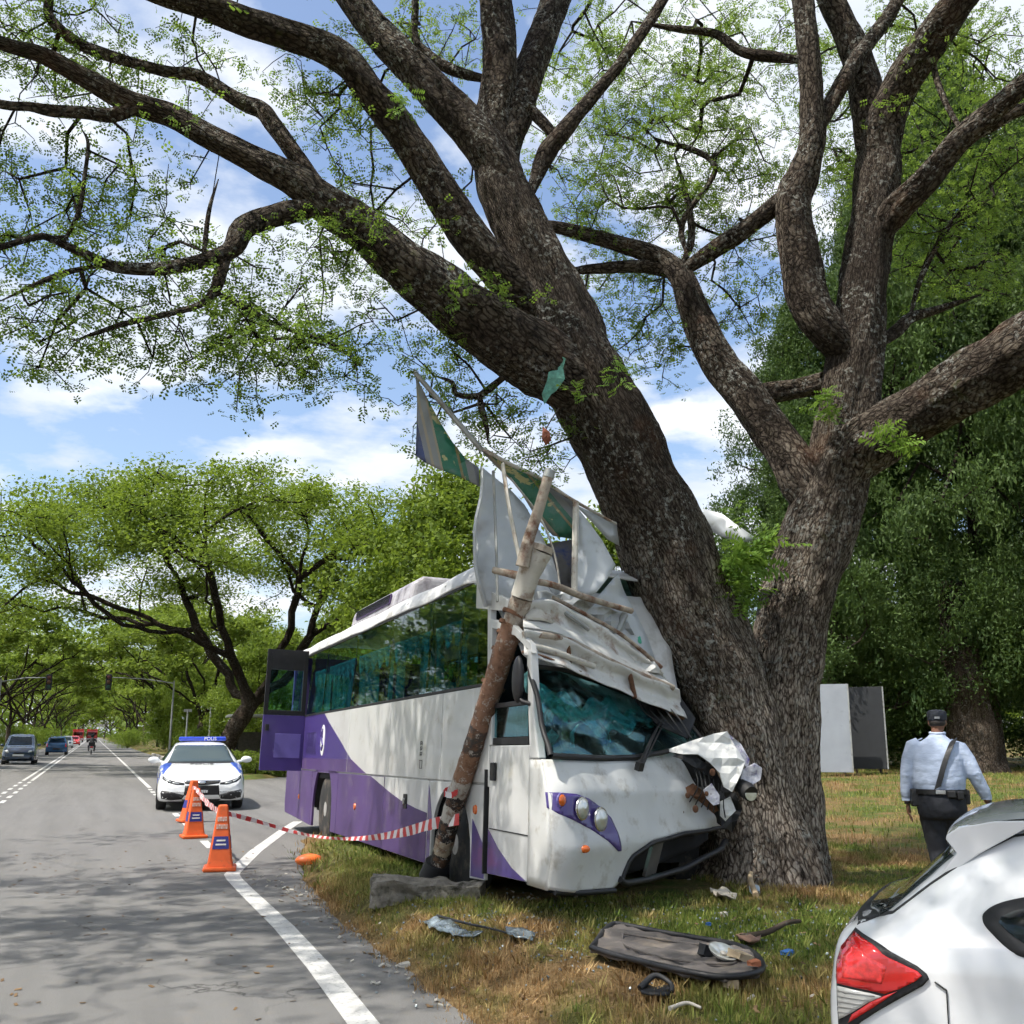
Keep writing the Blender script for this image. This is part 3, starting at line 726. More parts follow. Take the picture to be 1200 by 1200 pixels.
V, Fq, UV = join(parts); fast_obj('trunk', V, Fq, M_BARK, big_tree, smooth=True, uv=UV)
for li, rows in enumerate(LIMBS):
    P, R = tr(rows); thick = max(R) > .12
    if rows[-1][2] < 6.5: R[-1] *= .3
    R[0] *= .55
    v, f, u, c_, r_ = limb_mesh(P, R, .045 if thick else .06, 44 if thick else 14, .10 if thick else .13, seed=11 + li * 3.7)
    fast_obj('limb', v - TB, f, M_BARK, big_tree, smooth=True, uv=u)
    last = -1
    for q in range(int(len(c_) * .22), len(c_), 4):
        last = G.add(c_[q], last, True, r_[q])
        G.path[last] = .8 + (q / len(c_)) * 1.5
# foliage clumps where the crown carries leaves: px, py, spread, count, distance range
CL = [(50, 25, 70, 35, 12, 8.4, 10.5), (130, 95, 90, 40, 9, 8.6, 10.5), (60, 85, 70, 30, 9, 8, 10), (150, 215, 130, 55, 18, 7.6, 9.5), (30, 215, 50, 60, 7, 7.4, 9),
      (50, 330, 70, 60, 12, 7.2, 8.6), (180, 290, 100, 50, 8, 7.6, 8.8), (215, 385, 110, 45, 16, 7.6, 8.6), (60, 400, 70, 40, 10, 7.4, 8.4), (310, 400, 80, 50, 14, 8, 9),
      (395, 425, 50, 60, 9, 8.3, 9.2), (255, 430, 60, 30, 5, 7.8, 8.6), (300, 330, 50, 40, 6, 8, 9), (380, 130, 60, 70, 14, 9.2, 11), (420, 180, 45, 60, 8, 9.2, 11.5), (385, 285, 26, 22, 6, 8.3, 8.7),
      (350, 350, 60, 45, 9, 8.2, 9.4), (420, 300, 18, 12, 3, 8.6, 8.8), (230, 55, 60, 30, 5, 9, 10.5), (500, 45, 55, 40, 14, 10.5, 12.5), (455, 270, 60, 60, 9, 9.4, 11.5),
      (540, 350, 25, 18, 4, 9.0, 9.3), (690, 60, 70, 60, 18, 11, 13.5), (720, 175, 70, 70, 24, 11, 13.5), (760, 90, 70, 80, 20, 11, 14), (790, 225, 90, 55, 24, 11.5, 14),
      (860, 150, 90, 80, 28, 11.2, 14), (850, 60, 60, 55, 12, 11, 13), (880, 225, 60, 70, 16, 11.4, 13.5), (690, 240, 40, 50, 7, 11, 12.5), (980, 120, 40, 60, 8, 11.5, 13.5),
      (990, 215, 50, 60, 12, 11.6, 13.5), (1120, 110, 70, 60, 14, 10.5, 13.5), (1160, 50, 50, 60, 13, 10, 13), (1170, 190, 50, 60, 13, 10.2, 12.5), (1090, 190, 40, 60, 12, 11, 13.5),
      (1080, 285, 60, 60, 13, 11.3, 13.5), (1150, 300, 60, 60, 12, 11, 13.5), (870, 330, 55, 55, 9, 11.4, 12.8), (750, 340, 70, 50, 9, 11.4, 12.6), (790, 420, 35, 60, 6, 11.4, 12.3),
      (700, 400, 40, 50, 4, 11.2, 12), (525, 430, 40, 30, 6, 9.4, 10.2), (565, 500, 45, 38, 9, 9.5, 10.4), (640, 525, 45, 35, 5, 9.6, 10.4), (1060, 30, 50, 40, 8, 11, 13), (640, 330, 40, 80, 4, 11, 12.5), (930, 60, 60, 40, 6, 11.5, 13)]
tg = []; crad = []
for px, py, sx, sy, n, d0, d1 in CL:
    for _ in range(int(n * (1.15 if px < 450 else 1.5))):
        q = (px + RNG.normal(0, .6) * sx, py + RNG.normal(0, .6) * sy)
        tg.append(at(*q, RNG.uniform(d0, d1))); crad.append(RNG.uniform(.24, .46))
n_in = len(tg)
# the rest of the crown: above and beside the picture, over road and verge
out = []
while len(out) < 200:
    r = 12.5 * math.sqrt(RNG.random()); a = RNG.uniform(0, 2 * PI)
    p = np.array([4.0 + r * math.cos(a), 8.5 + r * math.sin(a), 11.8 - .022 * r * r + RNG.normal(0, .8)])
    px, py, z = project(p)
    if z > .2 and -60 < px < 1260 and py > -70 and py < 1260: continue
    if noise.noise((p[0] * .32, p[1] * .32, 5)) < -.12: continue
    out.append(p)
for _ in range(4000):  # extra unseen clumps added to shade the near road and bus front
    if len(out) > 380: break
    p = np.array([RNG.uniform(-10, 2.5), RNG.uniform(1.5, 12.5), RNG.uniform(8.2, 10.8)]); px, py, z = project(p)
    if z > .2 and -80 < px < 1260 and py > -60: continue
    if noise.noise((p[0] * .45, p[1] * .45, 8)) > -.15: out.append(p)
tips = G.reach(tg, .22, .25, .045, .10)
sub = np.repeat(np.array(tg), 4, 0) + RNG.normal(0, .62, (len(tg) * 4, 3)) * np.repeat(np.array(crad), 4)[:, None] * [1, 1, .6]
G.reach(sub, .13, .12, .03, .06)
tips2 = G.reach(out, .5, .25, .10, .10)
fixr = np.array([rr * .7 if fx else 9 for rr, fx in zip(G.rad, G.fixed)])
V, Fq, UV = twig_mesh([(P - TB, r) for P, r in G.tubes(.0047, .40, 5, rmax=.05)])
tag(fast_obj('twigs', V, Fq, M_BARK, big_tree, smooth=True, uv=UV), kind='stuff')
v1, f1, t1 = sprays(sub, .16, 11, .092, .6, 3, .25, np.repeat(RNG.random(len(tg)), 4))
v2, f2, t2 = sprays(np.array(out), RNG.uniform(.5, .95, len(out)), 34, .26, .5, 3)
V = np.vstack([v1, v2]) - TB; Fq = np.vstack([f1, f2 + len(v1)])
tag(fast_obj('foliage', V, Fq, M_LEAF, big_tree, tint=np.concatenate([t1, t2])), kind='stuff')
# ferns and shoots that grow on the stems
def fern(name, places, size, per, parent):
    for pl in places:
        v, f, t = sprays(np.array([pl]), .12, per, size, .8, 6, .1); tag(fast_obj(name, v - TB, f, M_FERN, parent, tint=t), kind='stuff')
fern('fern', [at(872, 640, 10.1), at(880, 655, 10.1), at(870, 670, 10.05), at(868, 690, 10.05), at(862, 655, 10.1), at(893, 640, 10.1)], .26, 14, big_tree)
fern('fern', [at(1048, 515, 9.9), at(1040, 512, 9.95), at(1060, 520, 9.85)], .2, 9, big_tree)
fern('fern', [at(880, 708, 10.2), at(865, 605, 10.1), at(960, 470, 10.2), at(965, 460, 10.2), at(970, 485, 10.25)], .16, 10, big_tree)
fern('fern', [at(735, 435, 9.15), at(725, 445, 9.15), at(680, 460, 9.2), at(470, 115, 9.0), at(475, 128, 9.0), at(538, 350, 8.8)], .13, 10, big_tree)
# ================================================================== the avenue and the trees behind
def umbrella_tree(seed, H, Rr, pads, per_pad, leaf_size, per_leaf, fork=.22):
    """wide rain tree: returns trunk mesh, foliage mesh data (local, base at origin)"""
    rs = np.random.default_rng(seed); g = Graph(); last = -1
    lean = rs.normal(0, .03, 2) * H
    tP = [np.array([0, 0, -.3]), np.array([lean[0] * .3, lean[1] * .3, H * fork * .5]), np.array([lean[0], lean[1], H * fork])]
    for q in np.linspace(0, 1, 7):
        p = catmull(np.array(tP), 21)[int(q * 20)]; last = g.add(p, last)
    pc = []
    tries = 0
    while len(pc) < pads and tries < 9000:
        tries += 1
        r = Rr * math.sqrt(rs.random()); a = rs.uniform(0, 2 * PI); z = H * (.64 + .36 * math.sqrt(max(0, 1 - (r / Rr) ** 2)))
        z -= abs(rs.normal(0, .10)) * H; z = max(z, H * .50)
        p = np.array([r * math.cos(a), r * math.sin(a), z])
        if all(np.linalg.norm((p - q) * [1, 1, 1.7]) > Rr * .20 for q in pc): pc.append(p)
    pc = np.array(pc)
    g.path[:] *= .1
    g.reach(pc, .7, .62, .09, -.07)
    sub = []; ct = []
    for p in pc:
        n = per_pad + rs.integers(-3, 4); rad = Rr * .165 * rs.uniform(.75, 1.25); tone = rs.random()
        for _ in range(n):
            d = rs.normal(0, .55, 3) * [rad, rad, rad * .34]; sub.append(p + d)
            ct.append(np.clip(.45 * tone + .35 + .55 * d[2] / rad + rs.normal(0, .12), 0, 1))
    sub = np.array(sub)
    g.reach(sub[::3], .5, .3, .06, .02)
    ch = g.tubes(.021 * H / 13, .50, 6)
    V, Fq, UV = twig_mesh(ch)
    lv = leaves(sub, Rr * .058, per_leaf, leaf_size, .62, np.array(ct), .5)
    return (V, Fq, UV), lv
def round_tree(seed, H, Rr, clumps, per_leaf, leaf_size, low=.2, crad=.16, droop=False):
    rs = np.random.default_rng(seed); g = Graph(); last = -1
    for q in np.linspace(0, 1, 9): last = g.add(np.array([rs.normal(0, .05), rs.normal(0, .05), -.3 + q * H * .8]), last)
    pc = []; ct = []
    for _ in range(clumps):
        t = rs.random(); z = H * (low + (1 - low) * t)
        prof = (math.sin(PI * min(1, .16 + .84 * t) ** .8) ** .75) if not droop else (1 - .82 * t ** 1.5) * (.72 + .28 * min(1, t * 5))
        r = Rr * prof * math.sqrt(rs.uniform(.25, 1)) * rs.uniform(.8, 1.12); a = rs.uniform(0, 2 * PI)
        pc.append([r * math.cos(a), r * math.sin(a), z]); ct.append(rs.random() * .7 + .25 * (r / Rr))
    pc = np.array(pc); g.path[:] *= .15
    g.reach(pc[::2], .7, .35, .05, -.05)
    V, Fq, UV = twig_mesh(g.tubes(.02 * H / 12, .5, 6))
    c2 = []; t2 = []
    for p, t in zip(pc, ct):
        for _ in range(6):
            d = rs.normal(0, .45, 3) * Rr * crad
            if droop: d[2] *= 1.25
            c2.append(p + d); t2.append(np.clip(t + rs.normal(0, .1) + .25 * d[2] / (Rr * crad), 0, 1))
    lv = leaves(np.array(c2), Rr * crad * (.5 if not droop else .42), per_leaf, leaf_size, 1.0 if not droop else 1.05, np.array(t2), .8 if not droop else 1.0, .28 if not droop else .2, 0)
    return (V, Fq, UV), lv
def plant(name, label, data, leafm, loc, rz=0, sc=1.0, group=None, bark=None):
    t = thing(name, label, 'tree', loc, (0, 0, rz), group); t.scale = (sc, sc, sc)
    (V, Fq, UV), (lv, lf, lt) = data
    fast_obj('trunk', V, Fq, bark or M_BARK2, t, smooth=True, uv=UV)
    tag(fast_obj('crown', lv, lf, leafm, t, tint=lt), kind='stuff')
    return t
def gz(x, y): return float(height(x, y))
p = at(258, 866, 49)
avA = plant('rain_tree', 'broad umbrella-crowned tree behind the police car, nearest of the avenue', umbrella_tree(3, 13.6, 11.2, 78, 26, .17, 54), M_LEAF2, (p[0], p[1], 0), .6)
dB = umbrella_tree(11, 13.0, 9.5, 40, 18, .38, 20, .26); dC = umbrella_tree(23, 13.5, 9.8, 40, 18, .38, 20, .2)
row = [
 (7.6, 84, 0, 'rain tree with forked dark trunk, right of the road just past the junction'),
 (8.3, 103, 1, 'second avenue tree past the junction on the right of the road'),
 (7.4, 124, 0, 'third avenue tree past the junction on the right of the road'),
 (8.0, 148, 1, 'fourth avenue tree past the junction on the right of the road'),
 (7.6, 178, 0, 'small-looking fifth avenue tree on the right of the road'),
 (8.0, 215, 1, 'distant sixth avenue tree on the right of the road'),
 (7.6, 262, 0, 'far seventh avenue tree on the right, near the vanishing point'),
 (8.0, 320, 1, 'farthest avenue tree on the right, at the vanishing point'),
 (-9.6, 88, 1, 'leaning avenue tree at the left picture edge above the dark car'),
 (-9.2, 106, 0, 'second avenue tree on the left side of the road'),
 (-8.8, 128, 1, 'third avenue tree on the left side of the road'),
 (-8.8, 152, 0, 'fourth avenue tree on the left side of the road'),
 (-8.4, 176, 1, 'small-looking fifth avenue tree on the left of the road'),
 (-8.6, 212, 0, 'distant sixth avenue tree on the left of the road'),
 (-8.4, 260, 1, 'far seventh avenue tree on the left, near the vanishing point'),
 (-8.6, 325, 0, 'farthest avenue tree on the left, at the vanishing point'),
 (5.5, 385, 0, 'remote tree closing the avenue on the right'),
 (-6.0, 392, 1, 'remote tree closing the avenue on the left'),
 (4.0, 470, 1, 'last remote tree at the end of the road, right'),
 (-4.6, 480, 0, 'last remote tree at the end of the road, left'),
 (-20, 8, 1, 'unseen tree added for window reflections, opposite the crashed bus'),  # from here on unseen trees, added to darken the bus window reflections
 (-20, 30, 0, 'unseen tree added for window reflections, opposite the police car'),
 (-19, 52, 1, 'unseen tree added for window reflections, opposite the hedge'),
 (-15.5, 43, 0, 'unseen tree added for window reflections, between its two neighbours'),
 (-15.5, 62, 1, 'unseen tree added for window reflections, level with the dark navy car'),
 (-16, 77, 0, 'unseen tree added for window reflections, short of the signal mast'),
]
proto = {}
for i, (x, y, k_, lab) in enumerate(row):
    if k_ not in proto:
        proto[k_] = plant('rain_tree', lab, dB if k_ == 0 else dC, M_LEAF2 if k_ else M_LEAF4, (x, y, 0), i * 1.3)
        t = proto[k_]
    else:
        t = copy_tree(proto[k_]); t.location = (x, y, 0); t.rotation_euler = (0, 0, i * 1.7); t['label'] = lab
    s_ = .86 + .2 * ((i * 37) % 10) / 10; t.scale = (s_, s_, s_ * (1 + .06 * math.sin(i * 2.1)))
    t['group'] = 'rain trees along the avenue'
avA['group'] = 'rain trees along the avenue'
# broadleaf trees behind the bus
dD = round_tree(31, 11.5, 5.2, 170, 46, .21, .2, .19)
tD = None
for i, (px, d, s_, lab) in enumerate([(530, 40, .98, 'bright green leafy tree rising behind the bus roof'), (735, 48, 1.02, 'leafy tree seen between the torn sign and the leaning trunk'), (445, 62, .9, 'dark green tree beyond the rear of the bus'),
        (395, 75, .85, 'shaded tree behind the open bus door'), (330, 84, .8, 'shaded tree between the hedge and the bus'), (640, 60, 1.0, 'tree hidden behind the torn road sign'), (215, 96, .7, 'dark tree behind the police car beacon'), (300, 66, .62, 'low dark tree behind the flat shelter roof')]):
    p = at(px, 866, d)
    if tD is None: tD = plant('leafy_tree', lab, dD, M_LEAF2, (p[0], p[1], gz(p[0], p[1]))); t = tD
    else:
        t = copy_tree(tD); t.location = (p[0], p[1], gz(p[0], p[1])); t.rotation_euler = (0, 0, i * 2.2); t['label'] = lab
    t.scale = (s_, s_, s_); t['group'] = 'leafy trees behind the bus'
# dark conifers on the right
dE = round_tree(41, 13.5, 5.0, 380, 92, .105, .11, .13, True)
tE = None
for i, (px, d, s_, sz_, lab) in enumerate([(985, 37, 1.18, 1.28, 'dense dark green conifer directly behind the struck tree'), (1165, 36, 1.4, 1.95, 'tall dark conifer with thick trunk behind the walking officer'), (1340, 33, 1.3, 1.8, 'dark conifer at the right picture edge above the white car'),
        (1075, 46, 1.4, 2.0, 'tall conifer standing farther back between two dark ones'), (1265, 48, 1.4, 2.0, 'rearmost conifer at the far right')]):
    p = at(px, 866, d)
    if tE is None: tE = plant('conifer', lab, dE, M_LEAF3, (p[0], p[1], gz(p[0], p[1]))); t = tE
    else:
        t = copy_tree(tE); t.location = (p[0], p[1], gz(p[0], p[1])); t.rotation_euler = (0, 0, i * 1.9 + .4); t['label'] = lab
    t.scale = (s_, s_, sz_); t['group'] = 'dark conifers on the right'
# thick trunk behind the officer
p = at(1142, 880, 33); q = limb_mesh([(0, 0, -.3), (.05, 0, .6), (.0, .05, 1.8), (-.15, 0, 3.4), (-.2, .1, 6)], [.85, .72, .66, .6, .4], .12, 28, .12, 77, .3)
st = thing('old_trunk', 'thick dark furrowed trunk standing behind the walking officer', 'tree', (p[0], p[1], gz(p[0], p[1])))
fast_obj('trunk', q[0], q[1], M_BARK2, st, smooth=True, uv=q[2])
rs = np.random.default_rng(5); c_ = np.stack([rs.normal(0, 1.6, 150), rs.normal(0, 1.6, 150), rs.uniform(2.6, 6.5, 150)], 1)
lv = leaves(c_, .5, 80, .10, 1, None, .8, .2); fast_obj('crown', lv[0], lv[1], M_LEAF3, st, tint=lv[2])
# shrubs: dark undergrowth at right and clipped hedge at the corner
dS = leaves(np.random.default_rng(8).normal(0, .5, (130, 3)) * [1.3, 1.0, .62] + [0, 0, .8], .3, 90, .065, 1, None, .8)
sh = None
for i, (px, d, s_, lab) in enumerate([(1075, 38, 1.9, 'dark leafy shrub right of the grey board'), (1112, 42, 2.2, 'dark shrub behind the officer cap'), (1010, 42, 2.2, 'shrub behind the leaning boards'), (930, 42, 2.4, 'dark shrub hidden behind the struck trunk'), (1235, 40, 1.6, 'low shrub at the right picture edge'), (865, 46, 2.4, 'shrub behind the front of the bus')]):
    p = at(px, 866, d)
    if sh is None:
        sh = thing('shrub', lab, 'shrub', (p[0], p[1], gz(p[0], p[1]))); fast_obj('foliage', dS[0], dS[1], M_LEAF3, sh, tint=dS[2]); t = sh
        mm = MB()
        for a in range(5): mm.tube([(0, 0, -.1), (.3 * math.cos(a * 1.3), .3 * math.sin(a * 1.3), .9)], .03, 6)
        mm.build('stem', M_TWIG, sh)
    else:
        t = copy_tree(sh); t.location = (p[0], p[1], gz(p[0], p[1])); t['label'] = lab; t.rotation_euler = (0, 0, i)
    t.scale = (s_, s_, s_ * .8); t['group'] = 'dark shrubs under the conifers'
p0 = gp(272, 912); hd = thing('hedge', 'low clipped yellow-green hedge right of the police car', 'hedge', (p0[0], p0[1], 0))
rs = np.random.default_rng(9); n = 900
c_ = np.stack([rs.uniform(0, 5.2, n), rs.uniform(0, 1.3, n), rs.uniform(.05, .92, n)], 1)
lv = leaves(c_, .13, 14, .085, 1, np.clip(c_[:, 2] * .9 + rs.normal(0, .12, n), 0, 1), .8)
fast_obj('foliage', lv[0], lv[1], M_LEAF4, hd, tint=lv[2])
mm = MB()
for i in range(14): mm.tube([(.2 + i * .36, .6, 0), (.25 + i * .36, .6, .8)], .03, 6)
mm.build('stem', M_TWIG, hd)

# far woods that close the horizon
rs = np.random.default_rng(15); n = 2600
ang = np.radians(np.concatenate([rs.uniform(-16, 62, n)])); dd = rs.uniform(330, 420, n); zz = rs.uniform(0, 1, n) ** 1.2 * (18 + 4 * np.sin(ang * 23) + 3 * np.sin(ang * 57))
c_ = np.stack([dd * np.sin(ang), dd * np.cos(ang), zz], 1); ok = np.abs(c_[:, 0]) > 7; c_ = c_[ok]
c_ = np.vstack([c_, np.stack([rs.uniform(-40, 40, 260), rs.uniform(900, 930, 260), rs.uniform(0, 16, 260)], 1)])
lv = leaves(c_, 3.0, 12, 2.4, .8, np.clip(c_[:, 2] / 16 + rs.normal(0, .15, len(c_)), 0, 1), .8)
o = fast_obj('distant_woods', lv[0], lv[1], M_LEAF2, None, tint=lv[2]); tag(o, 'distant green woods closing the horizon', 'woods', kind='stuff')
# undergrowth beside the avenue
rs = np.random.default_rng(16)
for i, (px, d, s_, lab) in enumerate([(18, 120, 2.2, 'pale green bush at the left picture edge'), (52, 150, 2.0, 'bush between the left avenue trunks'), (150, 130, 1.8, 'bush right of the far lane line'), (205, 105, 2.2, 'bush behind the police car beacon'), (232, 80, 1.7, 'bush left of the large avenue trunk'), (292, 78, 2.0, 'bush behind the shelter')]):
    p = at(px, 866, d); t = copy_tree(sh); t.location = (p[0], p[1], 0); t['label'] = lab; t.rotation_euler = (0, 0, i * 1.1); t.scale = (s_, s_, s_ * .8); t['group'] = 'bushes beside the avenue'
    for c in t.children:
        if c.name.startswith('foliage'): c.data = c.data.copy() if i == 0 else FB; FB = c.data; FB.materials[0] = M_LEAF2
# ================================================================== the crashed bus (local: x across from the camera side, y towards the rear, z up)
B0 = Vector((3.14, 18.5, -.03)); bey = Vector((0, -1, .015)).normalized(); bez = Vector((.03, .015, 1)); bez = (bez - bey * bez.dot(bey)).normalized()
bex = bey.cross(bez); bex = bex if bex.x > 0 else -bex
bus = thing('bus', 'crashed white and purple coach with its front wrapped against the tree', 'bus')
BM = Matrix(((bex.x, -bey.x, bez.x, B0.x), (bex.y, -bey.y, bez.y, B0.y), (bex.z, -bey.z, bez.z, B0.z), (0, 0, 0, 1)))
bus.matrix_world = BM
def bp(u, v, w): return np.array(BM @ Vector((v, -u, w)))
M_BW = mat('bus_white', (.57, .57, .555), .38, var=.07, vs=1.6, coat=.25, dirt=(.40, .37, .31), da=.56, ds=2.3, bump=.06, bs=3, dist=.03)
M_BP = mat('bus_lavender', (.085, .05, .155), .5, .0, var=.2, vs=1.2, coat=.0, dirt=(.15, .115, .17), da=.54, ds=2.0, bump=.10, bs=2.2, dist=.04, spec=.25)
M_BD = mat('bus_purple', (.062, .038, .19), .35, var=.1, vs=2, coat=.4, dirt=(.11, .09, .17), da=.6)
M_BL = mat('bus_lilac', (.16, .13, .38), .4, var=.08)
M_ROOF = mat('bus_roof', (.62, .62, .62), .5, var=.1, vs=1.2, dirt=(.36, .35, .33), da=.5, ds=2)
M_BLK = mat('black_rubber', (.012, .012, .013), .6, var=.3)
M_BLKM = mat('black_plastic', (.016, .016, .018), .5, var=.3, dirt=(.05, .045, .04), da=.6, spec=.35)
M_DARK = mat('dark_interior', (.014, .014, .016), .9, var=.3)
M_CHR = mat('chrome', (.6, .6, .6), .2, 1, var=.1, dirt=(.2, .18, .15), da=.6)
M_RIM = mat('wheel_steel', (.42, .41, .39), .5, .3, var=.2, dirt=(.16, .13, .1), da=.48, ds=7)
M_TYRE = mat('tyre', (.02, .02, .02), .85, var=.3, bump=.3, bs=30, dirt=(.11, .09, .07), da=.5)
M_AMB = mat('amber_lens', (.65, .13, .02), .25, var=.15, coat=.5)
M_LENS = mat('lamp_lens', (.62, .64, .62), .12, .55, var=.2, vs=20)
M_CURT = leafmat('teal_curtain', (.025, .15, .165), (.09, .36, .36), (.06, .40, .42), .45)
M_GLASS = glassmat('bus_glass', (.10, .20, .22), 1.12, .02, False, .30)
M_WSCR = glassmat('broken_windscreen', (.10, .20, .21), 1.1, .08, True, .32)
M_ALU = mat('bare_alloy', (.42, .42, .41), .5, .5, var=.2, dirt=(.2, .17, .14), da=.55)
def PW(pts): return [(-u, w) for u, w in pts]
def arch(u0, w0, r, n=12, a0=0, a1=PI): return [(u0 + r * math.cos(a), w0 + r * math.sin(a)) for a in np.linspace(a0, a1, n)]
def sp_(name, pts, m, x0=0.0, x1=.035, bev=.006, parent=None):
    q = MB(); q.prism(PW(pts), 0, x0, x1); o = q.build(name, m, parent or bus, bev=bev); return o
BT = 1.012; BB = .22
RW, FW = 3.1, 9.03
for side in (0, 1):
    X0, X1 = (0, .035) if side == 0 else (2.5, 2.465)
    lo = [([(.06, BB + .08), (2.29, BB), (2.29, BT), (.0, BT), (.0, BB + .2)], M_BP),
          ([(2.305, BB)] + [(RW - .68, BB)] + arch(RW, .48, .68, 14, PI, 0) + [(RW + .68, BB), (4.1, BB), (4.1, BT), (2.305, BT)], M_BP),
          ([(4.115, BB), (6.58, BB), (6.58, BT), (4.115, BT)], M_BP),
          ([(6.595, BB), (8.30, BB), (8.30, BT), (6.595, BT)], M_BW),
          ([(8.315, BB), (FW - .58, BB)] + arch(FW, .40, .58, 14, PI, 0) + [(FW + .58, BB), (9.98, BB + .02), (9.98, BT), (8.315, BT)], M_BW)]
    if side: lo[-1] = ([(8.315, .75), (9.3, .75), (9.3, BT), (8.315, BT)], M_BW)
    for pts, m in lo: sp_('skirt_panel', pts, m, X0, X1)
    up = [(.0, .55), (1.38, 4.6), (4.615, 6.70), (6.715, 8.66), (8.675, 9.98)]
    if side: up[0] = (0, 1.36); up[-1] = (8.675, 9.3)
    for a, b in up: sp_('body_panel', [(a, BT + .018), (b, BT + .018), (b, 1.862), (a, 1.862)], M_BW, X0, X1)
    # rail between skirt and body
    s_ = 1 if side == 0 else -1
    EU = 9.98 if side == 0 else 9.3
    sp_('belt_rail', [(.0, BT - .012), (EU, BT - .012), (EU, BT + .03), (.0, BT + .03)], M_ALU, X0 + .012 * s_, X0 + .03 * s_, bev=None)
    sp_('window_sill', [(.0, 1.864), (EU, 1.864), (EU, 1.892), (.0, 1.892)], M_BLK, X0 - .004 * s_, X1, bev=.003)
    # panes lean in a little towards the roof
    for a, b in ((.04, .58) if side == 0 else (.04, 1.38), (1.42, 2.55), (2.565, 4.49), (4.505, 6.33), (6.345, 7.98), (7.995, 9.0), (9.015, 9.86)):
        q = MB(); x0 = .006 if side == 0 else 2.494; dx = .05 * s_; th = .006 * s_
        q.add([(x0, -a, 1.894), (x0, -b, 1.894), (x0 + dx, -b, 2.87), (x0 + dx, -a, 2.87), (x0 + th, -a, 1.894), (x0 + th, -b, 1.894), (x0 + dx + th, -b, 2.87), (x0 + dx + th, -a, 2.87)],
              [(0, 3, 2, 1), (4, 5, 6, 7), (0, 1, 5, 4), (2, 3, 7, 6), (1, 2, 6, 5), (0, 4, 7, 3)])
        q.build('window', M_GLASS, bus)
        q = MB(); xi = x0 + .03 * s_; q.add([(xi, -b - .02, 1.89), (xi, -b + .025, 1.89), (xi + dx, -b + .025, 2.87), (xi + dx, -b - .02, 2.87)], [(0, 1, 2, 3)]); q.build('window_post', M_BLK, bus, solid=.012)
    # curtains with gathered folds and a swagged valance
    for a, b in ((1.5, 2.5), (2.62, 4.4), (4.56, 6.28), (6.4, 7.9), (8.05, 8.95)) if side == 0 else ((.4, 4.4), (4.56, 8.9)):
        xi = .13 if side == 0 else 2.37
        w_ = b - a; V = []; nu = max(24, int(w_ * 44)); nv = 10; top = 2.52
        for j in range(nv + 1):
            for i in range(nu + 1):
                f = i / nu; u = a + w_ * f; gap = .5 + .5 * math.cos(f * 2 * PI * max(1, round(w_ / .8)))
                V.append((xi + .022 * math.sin(u * 46 + .6 * math.sin(u * 7)) + .01 * math.sin(u * 13), -u, 1.86 + (top - 1.86) * j / nv + .015 * math.sin(u * 9)))
        Fs = [(j * (nu + 1) + i, j * (nu + 1) + i + 1, (j + 1) * (nu + 1) + i + 1, (j + 1) * (nu + 1) + i) for j in range(nv) for i in range(nu) if side or math.sin((a + w_ * i / nu) * 3.3 + a) > -.55]
        o = fast_obj('curtain', V, Fs, M_CURT, bus, tint=np.clip(.25 + .3 * np.sin(np.array([v[1] for v in V]) * 17) + .1 * RNG.random(len(V)), 0, .7), smooth=True)
        if side == 0:
            V = []; nsw = max(2, round(w_ / .32)); nu = nsw * 12; nv = 8
            for j in range(nv + 1):
                for i in range(nu + 1):
                    f = i / nu; u = a + w_ * f; ph = (f * nsw) % 1; dep = .10 + .16 * math.sin(PI * ph)
                    V.append((xi - .035 - .02 * math.sin(PI * ph) * math.sin(j * 1.9), -u, top + .06 - dep * j / nv))
            Fs = [(j * (nu + 1) + i, j * (nu + 1) + i + 1, (j + 1) * (nu + 1) + i + 1, (j + 1) * (nu + 1) + i) for j in range(nv) for i in range(nu)]
            fast_obj('valance', V, Fs, M_CURT, bus, tint=np.clip(.75 + .25 * np.sin(np.arange(len(V)) // (nu + 1) * 2.2), 0, 1), smooth=True)
    sp_('cant_rail', [(-.0, 2.872), (9.62, 2.872), (9.62, 2.905), (-.0, 2.905)], M_BLK, (.05 if side == 0 else 2.45), (.09 if side == 0 else 2.41), bev=None)
# roof shell, torn off at the front
prof = [(.052, 2.9), (.075, 2.98), (.14, 3.07), (.28, 3.135), (.6, 3.17), (1.25, 3.19), (1.9, 3.17), (2.22, 3.135), (2.36, 3.07), (2.425, 2.98), (2.448, 2.9)]
def roof(a, b):
    x = catmull(np.array(prof), 41)[int(round(a * 40))]; u = -.03 + 9.62 * b
    if b > .93: u += .09 * math.sin(a * 23) * (b - .93) / .07
    dent = .05 * max(0, noise.noise((u * .7, x[0] * 1.1, 3))) + .25 * max(0, (b - .94) / .06) ** 2 * (.3 + .7 * a)
    return (x[0], -u, x[1] - dent)
MB().grid(roof, 40, 70).build('roof', M_ROOF, bus, smooth=60, solid=.02)
for i in range(1, 7): sp_('roof_seam', [(1.4 * i, 2.91), (1.4 * i + .02, 2.91), (1.4 * i + .02, 2.99), (1.4 * i, 2.99)], M_ALU, .06, .09, bev=None)
